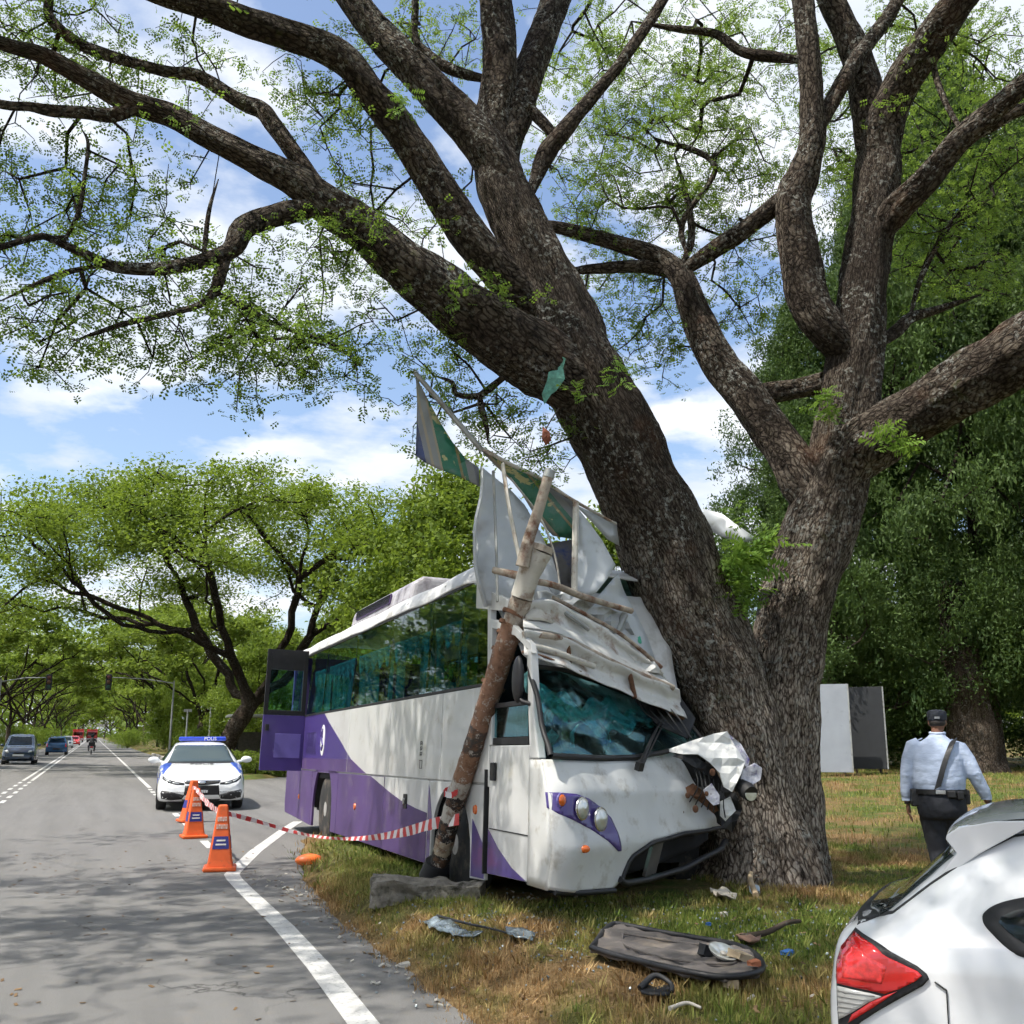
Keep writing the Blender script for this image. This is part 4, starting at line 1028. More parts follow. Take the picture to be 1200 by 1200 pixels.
# rear wall, floor, bulkheads
sp_('rear_wall', [(-.03, .4), (.0, .4), (.0, 2.95), (-.10, 2.95), (-.12, 1.9)], M_BP, .02, 2.48)
sp_('rear_window', [(-.135, 1.95), (-.12, 1.95), (-.105, 2.8), (-.12, 2.8)], M_GLASS, .25, 2.25, bev=None)
q = MB(); q.prism([(.05, -.05), (2.45, -.05), (2.45, -9.7), (.05, -10.95)], 2, .92, .99); q.build('floor', M_DARK, bus)
sp_('underframe', [(.3, .35), (9.9, .35), (9.9, .5), (.3, .5)], M_DARK, .5, 2.0, bev=None)
for i in range(9):
    for vx in (.42, .9, 1.6, 2.08):
        q = MB(); q.box((vx, -1.7 - .88 * i, 1.45), (.42, .12, .95), (.12, 0, 0)); q.box((vx, -1.93 - .88 * i, 1.2), (.42, .42, .12)); q.build('seat', mat('seat_cloth', (.05, .06, .12), .9, var=.3), bus, bev=.03)
q = MB(); q.prism([(.22, 3.1), (.27, 3.34), (.40, 3.43), (2.10, 3.43), (2.23, 3.34), (2.28, 3.1)], 1, -3.3, -6.5); ac = q.build('air_conditioner', mat('ac_grey', (.40, .39, .42), .6, var=.15, dirt=(.22, .2, .22), da=.5), bus, bev=.06, seg=3)
q = MB(); q.box((.238, -4.6, 3.26), (.02, 1.9, .13), (0, .15, 0)); q.build('grille', M_BP, ac)
for i in range(5): q = MB(); q.box((.226, -4.6, 3.21 + .024 * i), (.02, 1.86, .010), (0, .15, 0)); q.build('slat', M_BLKM, ac)
q = MB(); q.box((1.25, -8.0, 3.2), (.8, .7, .09)); q.build('roof_hatch', M_ROOF, bus, bev=.03)
# paint on the camera side
def paint(name, pts, m, lab=None):
    P2, Fs = cdt_patch(PW(pts), .25); o = obj(name, [(-.0025, a, b) for a, b in P2], Fs, m, bus)
    md = o.modifiers.new('solid', 'SOLIDIFY'); md.thickness = .002; md.offset = 0
    if lab: o['label'] = lab
    return o
paint('purple_sweep', [(1.385, 1.205), (1.385, 1.858), (2.93, 1.858), (3.3, 1.72), (3.75, 1.57), (4.18, 1.43), (4.595, 1.28), (4.595, 1.205)], M_BD, 'dark purple sweep at the rear')
paint('purple_sweep', [(4.62, 1.205), (4.62, 1.275), (4.83, 1.205)], M_BD)
paint('lavender_sweep', [(1.385, 1.035), (1.385, 1.204), (4.595, 1.204), (4.595, 1.035)], M_BP)
paint('lavender_sweep', [(4.62, 1.035), (4.62, 1.204), (4.84, 1.204), (5.25, 1.12), (5.7, 1.035)], M_BP)
paint('purple_sweep', [(.005, 1.035), (.005, 1.858), (.545, 1.858), (.545, 1.035)], M_BD)
paint('white_sweep', [(5.95, BT - .002), (6.575, .90), (6.575, BT - .002)], M_BW)
paint('lavender_sweep', [(6.60, .225), (8.295, .225), (8.295, .70), (7.9, .725), (7.32, .78), (6.95, .835), (6.60, .893)], M_BP)
paint('purple_edge', [(8.32, .23), (8.42, .23), (8.42, .55), (8.46, .66), (8.36, .93), (8.32, .98)], M_BD)
paint('purple_edge', [(9.64, .24), (9.972, .25), (9.972, .5), (9.80, .62), (9.65, .72)], M_BD)
paint('poster', [(1.62, 1.26), (2.42, 1.26), (2.42, 1.60), (1.62, 1.60)], M_BL)
E_ = [(2.93 + .14 * math.cos(a), 1.47 + .225 * math.sin(a)) for a in np.linspace(0, 2 * PI, 28, endpoint=False)]
em = MB(); em.prism(PW(E_), 0, -.009, -.003); lg = em.build('emblem', mat('emblem_white', (.75, .75, .76), .5, var=.05), bus)
q = MB()
q.tube([(-.012, -2.90 + .0, 1.60), (-.012, -2.86, 1.52), (-.012, -2.92, 1.46), (-.012, -2.99, 1.40), (-.012, -2.93, 1.33), (-.012, -2.85, 1.36)], .018, 6); q.tube([(-.012, -2.93, 1.64), (-.012, -2.93, 1.50)], .014, 6)
q.build('emblem_mark', M_BD, lg)
q = MB()
for z in (1.40, 1.345, 1.29): q.box((-.003, -8.0, z), (.003, .06, .007)); q.box((-.003, -8.03, z - .017), (.003, .007, .03)); q.box((-.003, -7.975, z - .02), (.003, .007, .035)); q.box((-.003, -8.0, z - .024), (.003, .03, .006))
q.box((-.003, -7.97, 1.17), (.003, .006, .08)); q.box((-.003, -8.05, 1.17), (.003, .006, .08)); q.box((-.003, -8.01, 1.13), (.003, .08, .006)); q.box((-.003, -8.01, 1.21), (.003, .08, .006))
tag(q.build('lettering', M_BLKM, bus), kind='stuff')
q = MB(); q.box((-.006, -7.5, .78), (.012, .13, .15)); fl = q.build('filler_flap', M_BLKM, bus, bev=.004); q = MB(); q.tube([(-.016, -7.5, .78), (-.03, -7.5, .78)], .035, 10); q.build('latch', M_ALU, fl)
for (u, w) in ((9.72, .80), (5.2, .62), (1.3, .6)):
    q = MB(); q.lathe([(.0, -.02), (.035, -.016), (.042, .0)], (0, -u, w), 0, 14); q.build('marker_lamp', M_AMB, bus, smooth=40)
# wheels
def wheel(u, v, R, wd, out):
    q = MB(); h = wd / 2; q.lathe([(R * .55, -h), (R * .9, -h), (R, -h * .75), (R, h * .75), (R * .9, h), (R * .55, h)], (v, -u, R - .0), 0, 36); ty = q.build('tyre', M_TYRE, None, smooth=40)
    w_ = bpy.data.objects.new('wheel', None); link(w_, bus); ty.parent = w_
    q = MB(); e = -h * .96 * out
    q.lathe([(R * .56, e), (R * .56, e * .8), (R * .50, e * .55), (R * .36, e * .5), (R * .3, e * .95), (R * .2, e * 1.05), (.0, e * 1.05)], (v, -u, R), 0, 28); q.build('rim', M_RIM, w_, smooth=40)
    for i in range(8):
        a = i * PI / 4; q = MB(); q.tube([(v + e * .5, -u + R * .25 * math.cos(a) * 1.7, R + R * .25 * math.sin(a) * 1.7), (v + e * .66, -u + R * .25 * math.cos(a) * 1.7, R + R * .25 * math.sin(a) * 1.7)], .018, 6); q.build('nut', M_CHR, w_)
    return w_
for v in (.20, 2.3):
    wheel(RW, v, .49, .28, 1 if v < 1 else -1)
wf = wheel(FW, .19, .46, .27, 1); wheel(FW, 2.3, .46, .27, -1)
for u, r, w0 in ((RW, .66, .48), (FW, .56, .40)):
    q = MB()
    A = arch(u, w0, r + .03, 16); V = []
    for a_, x_ in ((0, .04), (0, .75)):
        for p_ in A: V.append((x_, -p_[0], p_[1]))
    n_ = len(A); q.add(V, [(i, i + 1, n_ + i + 1, n_ + i) for i in range(n_ - 1)]); q.build('wheel_well', M_DARK, bus, solid=.01)
    q = MB(); q.box((.76, -u, w0 + .1), (.03, 1.5, 1.2)); q.build('wheel_well', M_DARK, bus)
# open emergency door at the rear
dr = bpy.data.objects.new('emergency_door', None); link(dr, bus); dr.location = (0, -1.37, 0); dr.rotation_euler = (0, 0, math.radians(4)); dr['label'] = 'open purple emergency door'
def dpart(name, x0, x1, z0, z1, m, th=.04, y=0):
    q = MB(); q.box(((x0 + x1) / 2, y, (z0 + z1) / 2), (x1 - x0, th, z1 - z0)); return q.build(name, m, dr, bev=.005)
dpart('panel', -.69, -.01, 1.0, 1.87, M_BD)
dpart('frame', -.69, -.62, 1.87, 2.93, M_BLKM); dpart('frame', -.08, -.01, 1.87, 2.93, M_BLKM); dpart('frame', -.62, -.08, 1.872, 1.95, M_BLKM); dpart('frame', -.62, -.08, 2.6, 2.93, M_BLKM)
dpart('window', -.618, -.082, 1.952, 2.598, M_GLASS, .008); dpart('poster', -.48, -.06, 1.2, 1.58, M_BL, .006, -.024)
dpart('handle', -.65, -.59, 1.62, 1.72, M_BLK, .05, -.03)
dpart('inner_trim', -.63, -.05, 1.02, 1.85, M_DARK, .01, .03)
q = MB(); q.box((.02, -1.0, 1.9), (.01, .72, 1.9)); 
# ---------------------------------------------------------------- the cab
UF_W = [0, .3, .6, 1.0, 1.26, 1.97]; UF_U = [11.40, 11.45, 11.50, 11.42, 11.27, 10.86]
def fpt(s, w, off=0.0, crush=True):
    """a point of the pushed-in front: s runs 0..1 from the camera-side corner to the tree"""
    u = float(np.interp(w, UF_W, UF_U)) - 1.45 * s; v = 2.45 * s
    if s < .085: k_ = (1 - s / .085) ** 2; u -= .13 * k_; v += .0 * k_
    if crush:
        c_ = max(0, (s - .45) / .55); dd = .10 * c_ * noise.noise((s * 7, w * 5, 2.2)) + .02 * noise.noise((s * 5, w * 4, 7))
        off = off + dd
    return (v + .51 * off, -(u) - .86 * off, w)
WT_S = [0, .25, .45, .59, .68, .73, .79, .93, 1.0]; WT_W = [1.235, 1.23, 1.245, 1.315, 1.33, 1.27, .98, .90, .84]
WB_S = [0, .10, .26, .30, .315, .34, .46, .66, .95, 1.0]; WB_W = [.32, .29, .275, .33, .40, .51, .615, .665, .685, .69]
def shell(a, b):
    s = a * .93; w0 = np.interp(s, WB_S, WB_W); w1 = np.interp(s, WT_S, WT_W); return fpt(s, w0 + (w1 - w0) * b)
M_BWF = mat('bus_front_white', (.56, .56, .54), .45, var=.08, vs=2, coat=.12, dirt=(.34, .31, .26), da=.53, ds=4.5, bump=.12, bs=5, dist=.03)
MB().grid(shell, 90, 34).build('front_panel', M_BWF, bus, smooth=50, solid=.012)
# corner piece between the driver door and the front panel
def corner(a, b):
    w = .31 + (1.235 - .31) * b; P0 = np.array((0.0, -10.93, w)); P1 = np.array(fpt(0, w)); return tuple(P0 + (P1 - P0) * a)
MB().grid(corner, 6, 12).build('corner_panel', M_BWF, bus, smooth=50, solid=.012)
q = MB(); q.prism(PW([(10.93, .315), (10.5, .30), (10.5, .33), (10.7, .38), (10.93, .40)]), 0, -.004, .0); 
# driver door
sp_('driver_door', [(10.04, .30), (10.915, .325), (10.915, 1.345), (10.04, 1.345)], M_BW, 0, .04, .01)
sp_('door_frame', [(10.0, 1.35), (10.075, 1.35), (10.0, 2.44), (9.93, 2.46)], M_BW, .0, .05, .006)
sp_('door_frame', [(9.94, 2.38), (10.55, 2.24), (10.93, 2.06), (10.90, 2.14), (10.5, 2.34), (9.93, 2.46)], M_BW, .003, .05, .006)
sp_('pillar', [(10.925, 1.24), (11.10, 1.24), (10.98, 1.6), (10.90, 2.10), (10.82, 2.10), (10.86, 1.7)], M_BW, .0, .07, .012)
sp_('window_frame', [(10.08, 1.352), (10.86, 1.352), (10.85, 1.41), (10.08, 1.41)], M_BLK, .008, .04, .004)
sp_('sliding_window', [(10.10, 1.415), (10.84, 1.415), (10.83, 1.68), (10.10, 1.68)], M_GLASS, .015, .022, None)
sp_('window_bar', [(10.08, 1.66), (10.84, 1.66), (10.84, 1.70), (10.08, 1.70)], M_BLKM, .005, .03, .004)
sp_('quarter_post', [(9.985, 1.0), (10.03, 1.0), (9.94, 2.87), (9.86, 2.87)], M_BW, .0, .06, .006)
paint('purple_edge', [(10.05, .305), (10.90, .33), (10.6, .40), (10.3, .52), (10.05, .66)], M_BD)
q = MB(); q.box((-.015, -10.17, 1.13), (.03, .10, .15)); q.build('door_handle', M_BLK, bus, bev=.01)
q = MB(); q.box((-.004, -10.5, .665), (.004, .84, .008)); q.build('door_seam', M_BLK, bus)
q = MB(); q.box((.0, -9.995, .72), (.05, .022, .85)); q.build('door_gap', M_BLK, bus)
q = MB(); q.ellipsoid((-.06, -10.80, 1.86), (.045, .085, .19)); q.tube([(-.08, -10.78, 1.75), (-.04, -10.86, 1.68), (.01, -10.92, 1.66)], .018, 8); q.build('door_mirror', M_BLKM, bus, smooth=50)
# windscreen with rubber frame
WSB = [(-.005, 1.265), (.25, 1.258), (.43, 1.275), (.59, 1.325), (.72, 1.375), (.86, 1.45)]; WST = [(.0, 1.97), (.18, 1.975), (.36, 1.91), (.56, 1.83), (.72, 1.78), (.86, 1.74)]
def wsp(s, w, f, off=0):
    u = 11.45 - (.17 + .43 * f) - 1.45 * s; v = 2.45 * s + .02; off += .03 * noise.noise((s * 6, w * 5, 1.0))
    return (v + .51 * off, -u - .86 * off, w)
def wscr(a, b):
    i = a * 5; j = min(4, int(i)); f = i - j
    sb = WSB[j][0] + (WSB[j + 1][0] - WSB[j][0]) * f; wb = WSB[j][1] + (WSB[j + 1][1] - WSB[j][1]) * f
    st_ = WST[j][0] + (WST[j + 1][0] - WST[j][0]) * f; wt = WST[j][1] + (WST[j + 1][1] - WST[j][1]) * f
    return wsp(sb + (st_ - sb) * b, wb + (wt - wb) * b, b)
MB().grid(wscr, 60, 26).build('windscreen', M_WSCR, bus, smooth=60, solid=.006)
per = [wscr(a, 0) for a in np.linspace(0, 1, 24)] + [wscr(1, b) for b in np.linspace(0, 1, 8)[1:]] + [wscr(a, 1) for a in np.linspace(1, 0, 24)[1:]] + [wscr(0, b) for b in np.linspace(1, 0, 10)[1:]]
MB().tube(per, .022, 8, False).build('windscreen_rubber', M_BLK, bus, smooth=60)
# hanging sheet of broken tinted glass behind the screen
M_TEAL = mat('shattered_tint', (.22, .52, .50), .6, var=.5, vs=22, bump=.5, bs=30, dirt=(.02, .07, .08), da=.5, ds=9, spec=.3)
def teal(a, b):
    s = .04 + .78 * a; top = 1.78 - .10 * a + .05 * math.sin(a * 17) + .04 * math.sin(a * 41); lowr = 1.52 + .06 * math.sin(a * 9 + 1) + .04 * math.sin(a * 31)
    w = lowr + (top - lowr) * b; p_ = wsp(s, w, (w - 1.26) / .7, -.07); return (p_[0] + .03 * noise.noise((a * 14, b * 6, 1)), p_[1] + .05 * noise.noise((a * 12, b * 7, 5)), p_[2])
MB().grid(teal, 60, 10).build('broken_glass_sheet', M_TEAL, bus, solid=.004)
for a, w, r in ((.02, 1.84, .11), (.10, 1.62, .09), (.35, 1.45, .08), (.17, 1.42, .10), (.05, 1.38, .09)):
    q = MB(); n_ = 5; V = [wsp(a + r * .35 * math.cos(k_ * 2 * PI / n_ + a * 9) * (.6 + .4 * ((k_ * 7) % 3) / 2), w + r * math.sin(k_ * 2 * PI / n_ + a * 9), (w - 1.26) / .7, -.03 - .02 * k_) for k_ in range(n_)]
    q.add(V, [tuple(range(n_))]); q.build('glass_shard', M_TEAL, bus, solid=.004)
# cab inside
q = MB(); q.prism([(.08, -10.55), (.08, -10.95), (1.75, -9.95), (1.75, -9.55)], 2, 1.0, 1.2); q.build('dashboard', M_DARK, bus, bev=.03)
q = MB(); q.box((.62, -9.75, 1.55), (.5, .14, .9), (.15, 0, 0)); q.box((.62, -10.0, 1.2), (.5, .5, .14)); q.build('driver_seat', M_DARK, bus, bev=.04)
st_w = MB(); st_w.tube([(.62 + .22 * math.cos(a), -10.62 + .08 * math.sin(a), 1.42 + .2 * math.sin(a)) for a in np.linspace(0, 2 * PI, 25)], .015, 8, False); st_w.tube([(.62, -10.62, 1.42), (.62, -10.85, 1.15)], .025, 8); st_w.build('steering_wheel', M_BLKM, bus, smooth=60)
q = MB(); q.box((1.28, -9.3, 1.9), (2.3, .02, 1.8)); q.build('bulkhead', M_DARK, bus)
# crushed cab roof
def croof(a, b):
    u = 9.55 + .95 * b; w = 2.84 - .62 * b ** .8 - .42 * a * b + .07 * noise.noise((a * 6, b * 5, 8)) - .12 * b * b - .25 * a * b
    return (.10 + 1.9 * a, -u + .55 * a * b, w)
MB().grid(croof, 24, 12).build('cab_roof', M_ROOF, bus, smooth=30, solid=.014)
sp_('cab_rail', [(9.55, 2.60), (10.55, 2.44), (10.55, 2.52), (9.95, 2.70), (9.55, 2.87)], M_BW, .004, .05, .008)
# lamps, bumper, wiper
def fpatch(name, poly, off, m, step=.04, thick=.012, parent=None):
    P2, Fs = cdt_patch([(s * 2.85, w) for s, w in poly], step); o = obj(name, [fpt(a / 2.85, b, off, True) for a, b in P2], Fs, m, parent or bus, smooth=True)
    md = o.modifiers.new('solid', 'SOLIDIFY'); md.thickness = thick; md.offset = -1
    return o
def smooth_poly(pts, n=40):
    P = np.array(pts + pts[:1]); return [tuple(p) for p in catmull(P, n)[:-1]]
lc = fpatch('headlamp_cluster', [(-.01, 1.0), (.03, 1.0), (.09, .99), (.15, .955), (.21, .89), (.255, .81), (.275, .70), (.285, .56), (.27, .56), (.22, .645), (.15, .735), (.08, .80), (.02, .85), (-.01, .89)], .012, M_BD, .03, .02)
for s, w, r, m in ((.025, .945, .045, M_AMB), (.105, .885, .075, M_LENS), (.192, .80, .082, M_LENS)):
    q = MB(); c_ = np.array(fpt(s, w, .03)); nrm = np.array([.51, -.86, 0]); tx = np.array([.86, .51, 0]); tz = np.array([0, 0, 1.0]); V = []; rings = [(1, 0), (.92, .018), (.6, .028), (.0, .034)]
    for rr, h in rings:
        for k_ in range(18): a = k_ * PI / 9; V.append(c_ + (tx * math.cos(a) + tz * math.sin(a)) * r * rr + nrm * h)
    q.add(V, [(i * 18 + k_, i * 18 + (k_ + 1) % 18, (i + 1) * 18 + (k_ + 1) % 18, (i + 1) * 18 + k_) for i in range(3) for k_ in range(18)]); q.build('lamp', m, lc, smooth=60)
    q = MB(); q.tube([c_ + (tx * math.cos(a) + tz * math.sin(a)) * r * 1.04 for a in np.linspace(0, 2 * PI, 25)], .010, 6, False); q.build('bezel', M_CHR if m is M_LENS else M_BL, lc, smooth=60)
q = MB(); c_ = np.array(fpt(.11, .60, .012)); q.ellipsoid(c_, (.04, .025, .028)); q.build('marker_lamp', M_AMB, bus, smooth=60)
# bumper mouth: dark recess, grille bar, lower lip
def mouth(a, b):
    s = .30 + .66 * a; w0 = np.interp(s, [.30, .33, .45, .66, .96], [.325, .31, .315, .365, .55]); w1 = np.interp(s, WB_S, WB_W) - .004; return fpt(s, w0 + (w1 - w0) * b, -.16 - .12 * math.sin(PI * a))
MB().grid(mouth, 40, 8).build('bumper_mouth', M_DARK, bus, smooth=50, solid=.01)
def lip(k_): return [fpt(s, np.interp(s, [.285, .30, .33, .45, .66, .96], [.36, .325, .31, .315, .365, .55]), .02) for s in np.linspace(.29, .96, 30)]
MB().tube(lip(0), .026, 8).build('bumper_lip', M_BLKM, bus, smooth=60)
MB().tube([fpt(s, np.interp(s, WB_S, WB_W) - .012, .012) for s in np.linspace(.30, .95, 40)], .018, 8).build('mouth_trim', M_BLKM, bus, smooth=60)
q = MB(); q.add([fpt(.47, .33, -.06), fpt(.53, .345, -.06), fpt(.56, .63, -.06), fpt(.50, .62, -.06)], [(0, 1, 2, 3)]); q.build('grille_bar', mat('dusty_plastic', (.09, .08, .07), .8, var=.3), bus, solid=.03)
MB().tube([fpt(.02, .30, .0), fpt(.12, .285, .01), fpt(.27, .27, .01)], .02, 8).build('bumper_edge', M_BLKM, bus, smooth=60)
for s, w, r in ((.80, 1.005, .058),):
    c_ = np.array(fpt(.775, .985, .02)); q = MB(); q.tube([c_ + np.array([-.05, .09, 0]), c_ + np.array([.03, -.05, -.01])], [r * .9, r], 18); q.build('fog_lamp', M_BLK, bus, smooth=50)
    q = MB(); q.tube([c_ + np.array([.035, -.055, -.01]), c_ + np.array([.036, -.057, -.01])], [r * .82, r * .8], 18); q.build('fog_lamp_glass', M_LENS, bus)
WB0 = np.array(wsp(.40, 1.20, -.05, .08)); WB1 = np.array(wsp(.62, 1.62, .5, .07))
q = MB(); q.tube([WB0, (WB0 + WB1) / 2 + [0, 0, .01], WB1], [.022, .014, .010], 8); q.tube([WB0 + [.05, .02, .02], WB1 + [.04, .02, -.02]], .009, 6); q.box(WB0, (.06, .05, .07), (.3, 0, .4)); q.build('wiper', M_BLK, bus, smooth=50)
# torn nose pieces at the tree
M_CRMP = mat('torn_white_paint', (.64, .64, .62), .45, var=.12, vs=9, dirt=(.12, .11, .10), da=.60, ds=7, bump=.3, bs=9, dist=.02)
M_CRMP2 = mat('torn_purple_scrap', (.55, .54, .58), .5, var=.2, vs=30, dirt=(.10, .07, .25), da=.5, ds=16)
M_RUST = mat('rust', (.12, .055, .028), .9, var=.4, vs=20, bump=.4, bs=50)
IBM = BM.inverted()
def BL(p): return IBM @ Vector(p)
def crumple(name, rows, m, amp=.03, step=.05, parent=bus, thick=.01, seed=0, tip=None):
    """torn sheet: outline in photo pixels with a distance for each corner"""
    P2 = [(r[0] / 100, r[1] / 100) for r in rows]; pts, Fs = cdt_patch(P2, step)
    A = np.array(P2); D = np.array([r[2] for r in rows]); V = []
    for x, y in pts:
        w = 1 / (np.hypot(A[:, 0] - x, A[:, 1] - y) ** 2 + 1e-4); d = (w @ D) / w.sum() + amp * noise.noise((x * 5 + seed, y * 5, seed)) + amp * .6 * abs(noise.noise((x * 11, y * 9 + seed, 3)))
        p = at(x * 100, y * 100, d); V.append(BL(p) if parent is bus else p)
    o = obj(name, V, Fs, m, parent); md = o.modifiers.new('solid', 'SOLIDIFY'); md.thickness = thick; md.offset = 0
    return o
crumple('torn_nose_panel', [(778, 880, 9.30), (812, 868, 9.35), (836, 860, 9.35), (852, 857, 9.4), (862, 876, 9.35), (873, 893, 9.35), (868, 908, 9.3), (858, 928, 9.2), (848, 922, 9.2), (843, 906, 9.25), (832, 894, 9.2), (818, 884, 9.2), (800, 884, 9.2)], M_CRMP, .10, .09, seed=3)
crumple('torn_nose_panel', [(852, 858, 9.42), (868, 872, 9.5), (878, 890, 9.5), (876, 902, 9.45), (864, 885, 9.38)], M_CRMP2, .06, .08, seed=5)
crumple('torn_nose_panel', [(870, 902, 9.35), (884, 894, 9.4), (893, 900, 9.42), (891, 914, 9.4), (878, 922, 9.35), (868, 914, 9.35)], M_CRMP2, .08, .06, seed=9)
crumple('torn_lamp_pod', [(824, 926, 9.2), (834, 918, 9.22), (843, 932, 9.2), (843, 942, 9.2), (836, 944, 9.2), (828, 936, 9.2)], M_CRMP2, .05, .05, seed=12)
crumple('bracket', [(788, 886, 9.22), (805, 880, 9.25), (822, 892, 9.3), (838, 906, 9.3), (834, 912, 9.28), (815, 900, 9.25), (800, 890, 9.2)], M_BLKM, .08, .06, seed=14)
crumple('torn_frame', [(796, 890, 9.5), (835, 895, 9.6), (850, 925, 9.7), (845, 968, 9.7), (800, 935, 9.5)], M_DARK, .05, .15, seed=15)
crumple('torn_frame', [(846, 918, 9.45), (862, 930, 9.5), (870, 948, 9.55), (858, 975, 9.5), (846, 968, 9.4), (840, 945, 9.4)], M_BLKM, .12, .07, seed=16)
crumple('torn_nose_panel', [(842, 940, 9.3), (856, 934, 9.32), (862, 950, 9.35), (850, 962, 9.3), (843, 955, 9.28)], M_CRMP, .08, .06, seed=17)
crumple('bent_rib', [(800, 925, 9.3), (812, 918, 9.32), (835, 935, 9.38), (842, 950, 9.4), (836, 953, 9.38), (818, 938, 9.32)], M_RUST, .06, .06, seed=18)
for i_ in range(7):
    A_ = [BL(at(812 + 6 * i_, 893 + 5 * i_, 9.3)), BL(at(818 + 5 * i_, 920 + 4 * i_, 9.22)), BL(at(808 + 7 * i_, 940 + 3 * i_, 9.26))]; q = MB(); q.tube(catmull(np.array(A_), 12), .006, 5); q.build('loose_wire', M_BLK, bus)
c_ = BL(at(875, 926, 9.3)); q = MB(); q.tube([np.array(c_) + [-.02, .1, .06], np.array(c_), np.array(c_) + [.0, -.06, -.03]], [.05, .075, .07], 16); q.build('fog_lamp', M_BLK, bus, smooth=50)
q = MB(); c2_ = np.array(c_) + [.0, -.062, -.031]; q.tube([c2_, c2_ + [0, -.003, 0]], [.06, .055], 16); q.build('fog_lamp_glass', M_LENS, bus)
for i, (px, py, r) in enumerate(((835, 905, .03), (806, 932, .025), (815, 948, .03), (828, 930, .02), (800, 952, .015))):
    c_ = BL(at(px, py, 9.2)); q = MB(); q.ellipsoid(c_, (r, r * .7, r * 1.1), 8, 6); q.build('clip', M_RUST, bus)
# ================================================================== the torn road sign gantry on the cab
M_SHEET = mat('sign_back', (.42, .44, .45), .45, .25, var=.1, vs=2.5, dirt=(.26, .25, .23), da=.58, ds=4)
M_CREAM = mat('cream_paint', (.50, .475, .42), .6, var=.15, vs=5, dirt=(.17, .085, .04), da=.505, ds=5.5, bump=.25, bs=25)
M_BEAM = mat('beam_paint', (.56, .555, .53), .5, var=.1, vs=4, dirt=(.17, .08, .035), da=.545, ds=4.0, bump=.2, bs=25)
M_RUSTY = mat('rusty_paint', (.36, .31, .25), .8, var=.25, vs=9, dirt=(.13, .055, .028), da=.47, ds=8, bump=.5, bs=45)
M_GALV = mat('galvanised', (.33, .34, .33), .5, .5, var=.2, dirt=(.16, .13, .1), da=.55)
def make_signface():
    s = NT('sign_face'); co = s.coords('Object', (1, 1, 1))
    a = s.n('ShaderNodeAttribute', attribute_name='band').outputs['Fac']
    base = s.ramp(a, [(0, (.04, .055, .15)), (.12, (.20, .20, .21)), (.20, (.30, .25, .17)), (.25, (.22, .22, .21)), (.34, (.30, .25, .17)), (.38, (.02, .13, .07)), (.66, (.20, .15, .06)), (.70, (.03, .12, .07)), (.78, (.17, .17, .16)), (.90, (.12, .12, .13))], 'CONSTANT')
    n = s.noise(co, 3.2, 5, .6, 1.5); y = s.ramp(n, [(.58, 0.0), (.60, .8), (.64, .8), (.66, 0.0)])
    inb = s.math('MULTIPLY', s.ramp(a, [(0, 0.0), (.38, 1.0), (.72, 0.0)], 'CONSTANT'), y)
    col = s.mix(inb, base, (.5, .42, .18)); d = s.ramp(s.noise(co, 6, 7, .7), [(.5, 0.0), (.7, .5)])
    return s.done(s.bsdf(s.mix(d, col, (.2, .19, .16)), .4))
M_FACE = make_signface()
gantry = thing('road_sign', 'torn road sign with bent grey sheets and rusty beams heaped on the cab', 'sign', (0, 0, 0))
def sheet(name, rows, m, amp=.03, step=.10, thick=.008, seed=0, band=None, smooth=True):
    o = crumple(name, rows, m, amp, step, gantry, thick, seed)
    if smooth: o.data.polygons.foreach_set('use_smooth', [True] * len(o.data.polygons))
    if band:
        (ax, ay), (bx, by) = band; at_ = o.data.attributes.new('band', 'FLOAT', 'POINT'); L2 = (bx - ax) ** 2 + (by - ay) ** 2
        vals = []
        for v in o.data.vertices:
            px, py, _ = project(np.array(v.co)); vals.append(((px - ax) * (bx - ax) + (py - ay) * (by - ay)) / L2)
        at_.data.foreach_set('value', vals)
    return o
def bar(name, rows, wpx, m, n=10, flat=1.0):
    P = [at(*r) for r in rows]; w = wpx if not np.isscalar(wpx) else [wpx] * len(P)
    R = [w_ * project(p)[2] / FOC / 2 for w_, p in zip(w, P)]
    if len(P) > 2:
        Q = catmull(np.hstack([np.array(P), np.array(R)[:, None]]), len(P) * 6); P, R = Q[:, :3], Q[:, 3]
    return MB().tube(P, R, n, True, flat).build(name, m, gantry, smooth=40)
# flag-like loose end, then the grey back sheets
sheet('sign_panel', [(487, 440, 9.2), (489, 470, 9.15), (488, 505, 9.1), (487, 534, 9.1), (497, 541, 9.1), (512, 549, 9.1), (535, 557, 9.15), (562, 570, 9.2), (561, 548, 9.25), (545, 537, 9.3), (530, 518, 9.3), (514, 492, 9.3), (500, 466, 9.25)], M_FACE, .05, .09, seed=1, band=((486, 520), (552, 505)))
sheet('sign_back_sheet', [(563, 546, 9.3), (575, 556, 9.35), (598, 574, 9.4), (615, 592, 9.45), (632, 622, 9.45), (648, 655, 9.45), (657, 690, 9.4), (662, 735, 9.35), (640, 722, 9.25), (610, 706, 9.15), (585, 706, 9.15), (569, 711, 9.15), (561, 690, 9.1), (556, 655, 9.1), (557, 610, 9.15), (563, 580, 9.25)], M_SHEET, .045, .10, seed=2)
bar('sheet_edge', [(565, 550, 9.2), (564, 580, 9.1), (557, 615, 9.05), (557, 660, 9.05), (563, 690, 9.05), (569, 711, 9.1)], 7, M_SHEET, 8, .6)
sheet('sign_panel', [(564, 528, 9.55), (582, 534, 9.55), (625, 556, 9.65), (672, 586, 9.75), (672, 632, 9.7), (648, 628, 9.65), (628, 606, 9.6), (606, 570, 9.6), (580, 545, 9.6)], M_FACE, .05, .10, seed=4, band=((600, 600), (648, 560)))
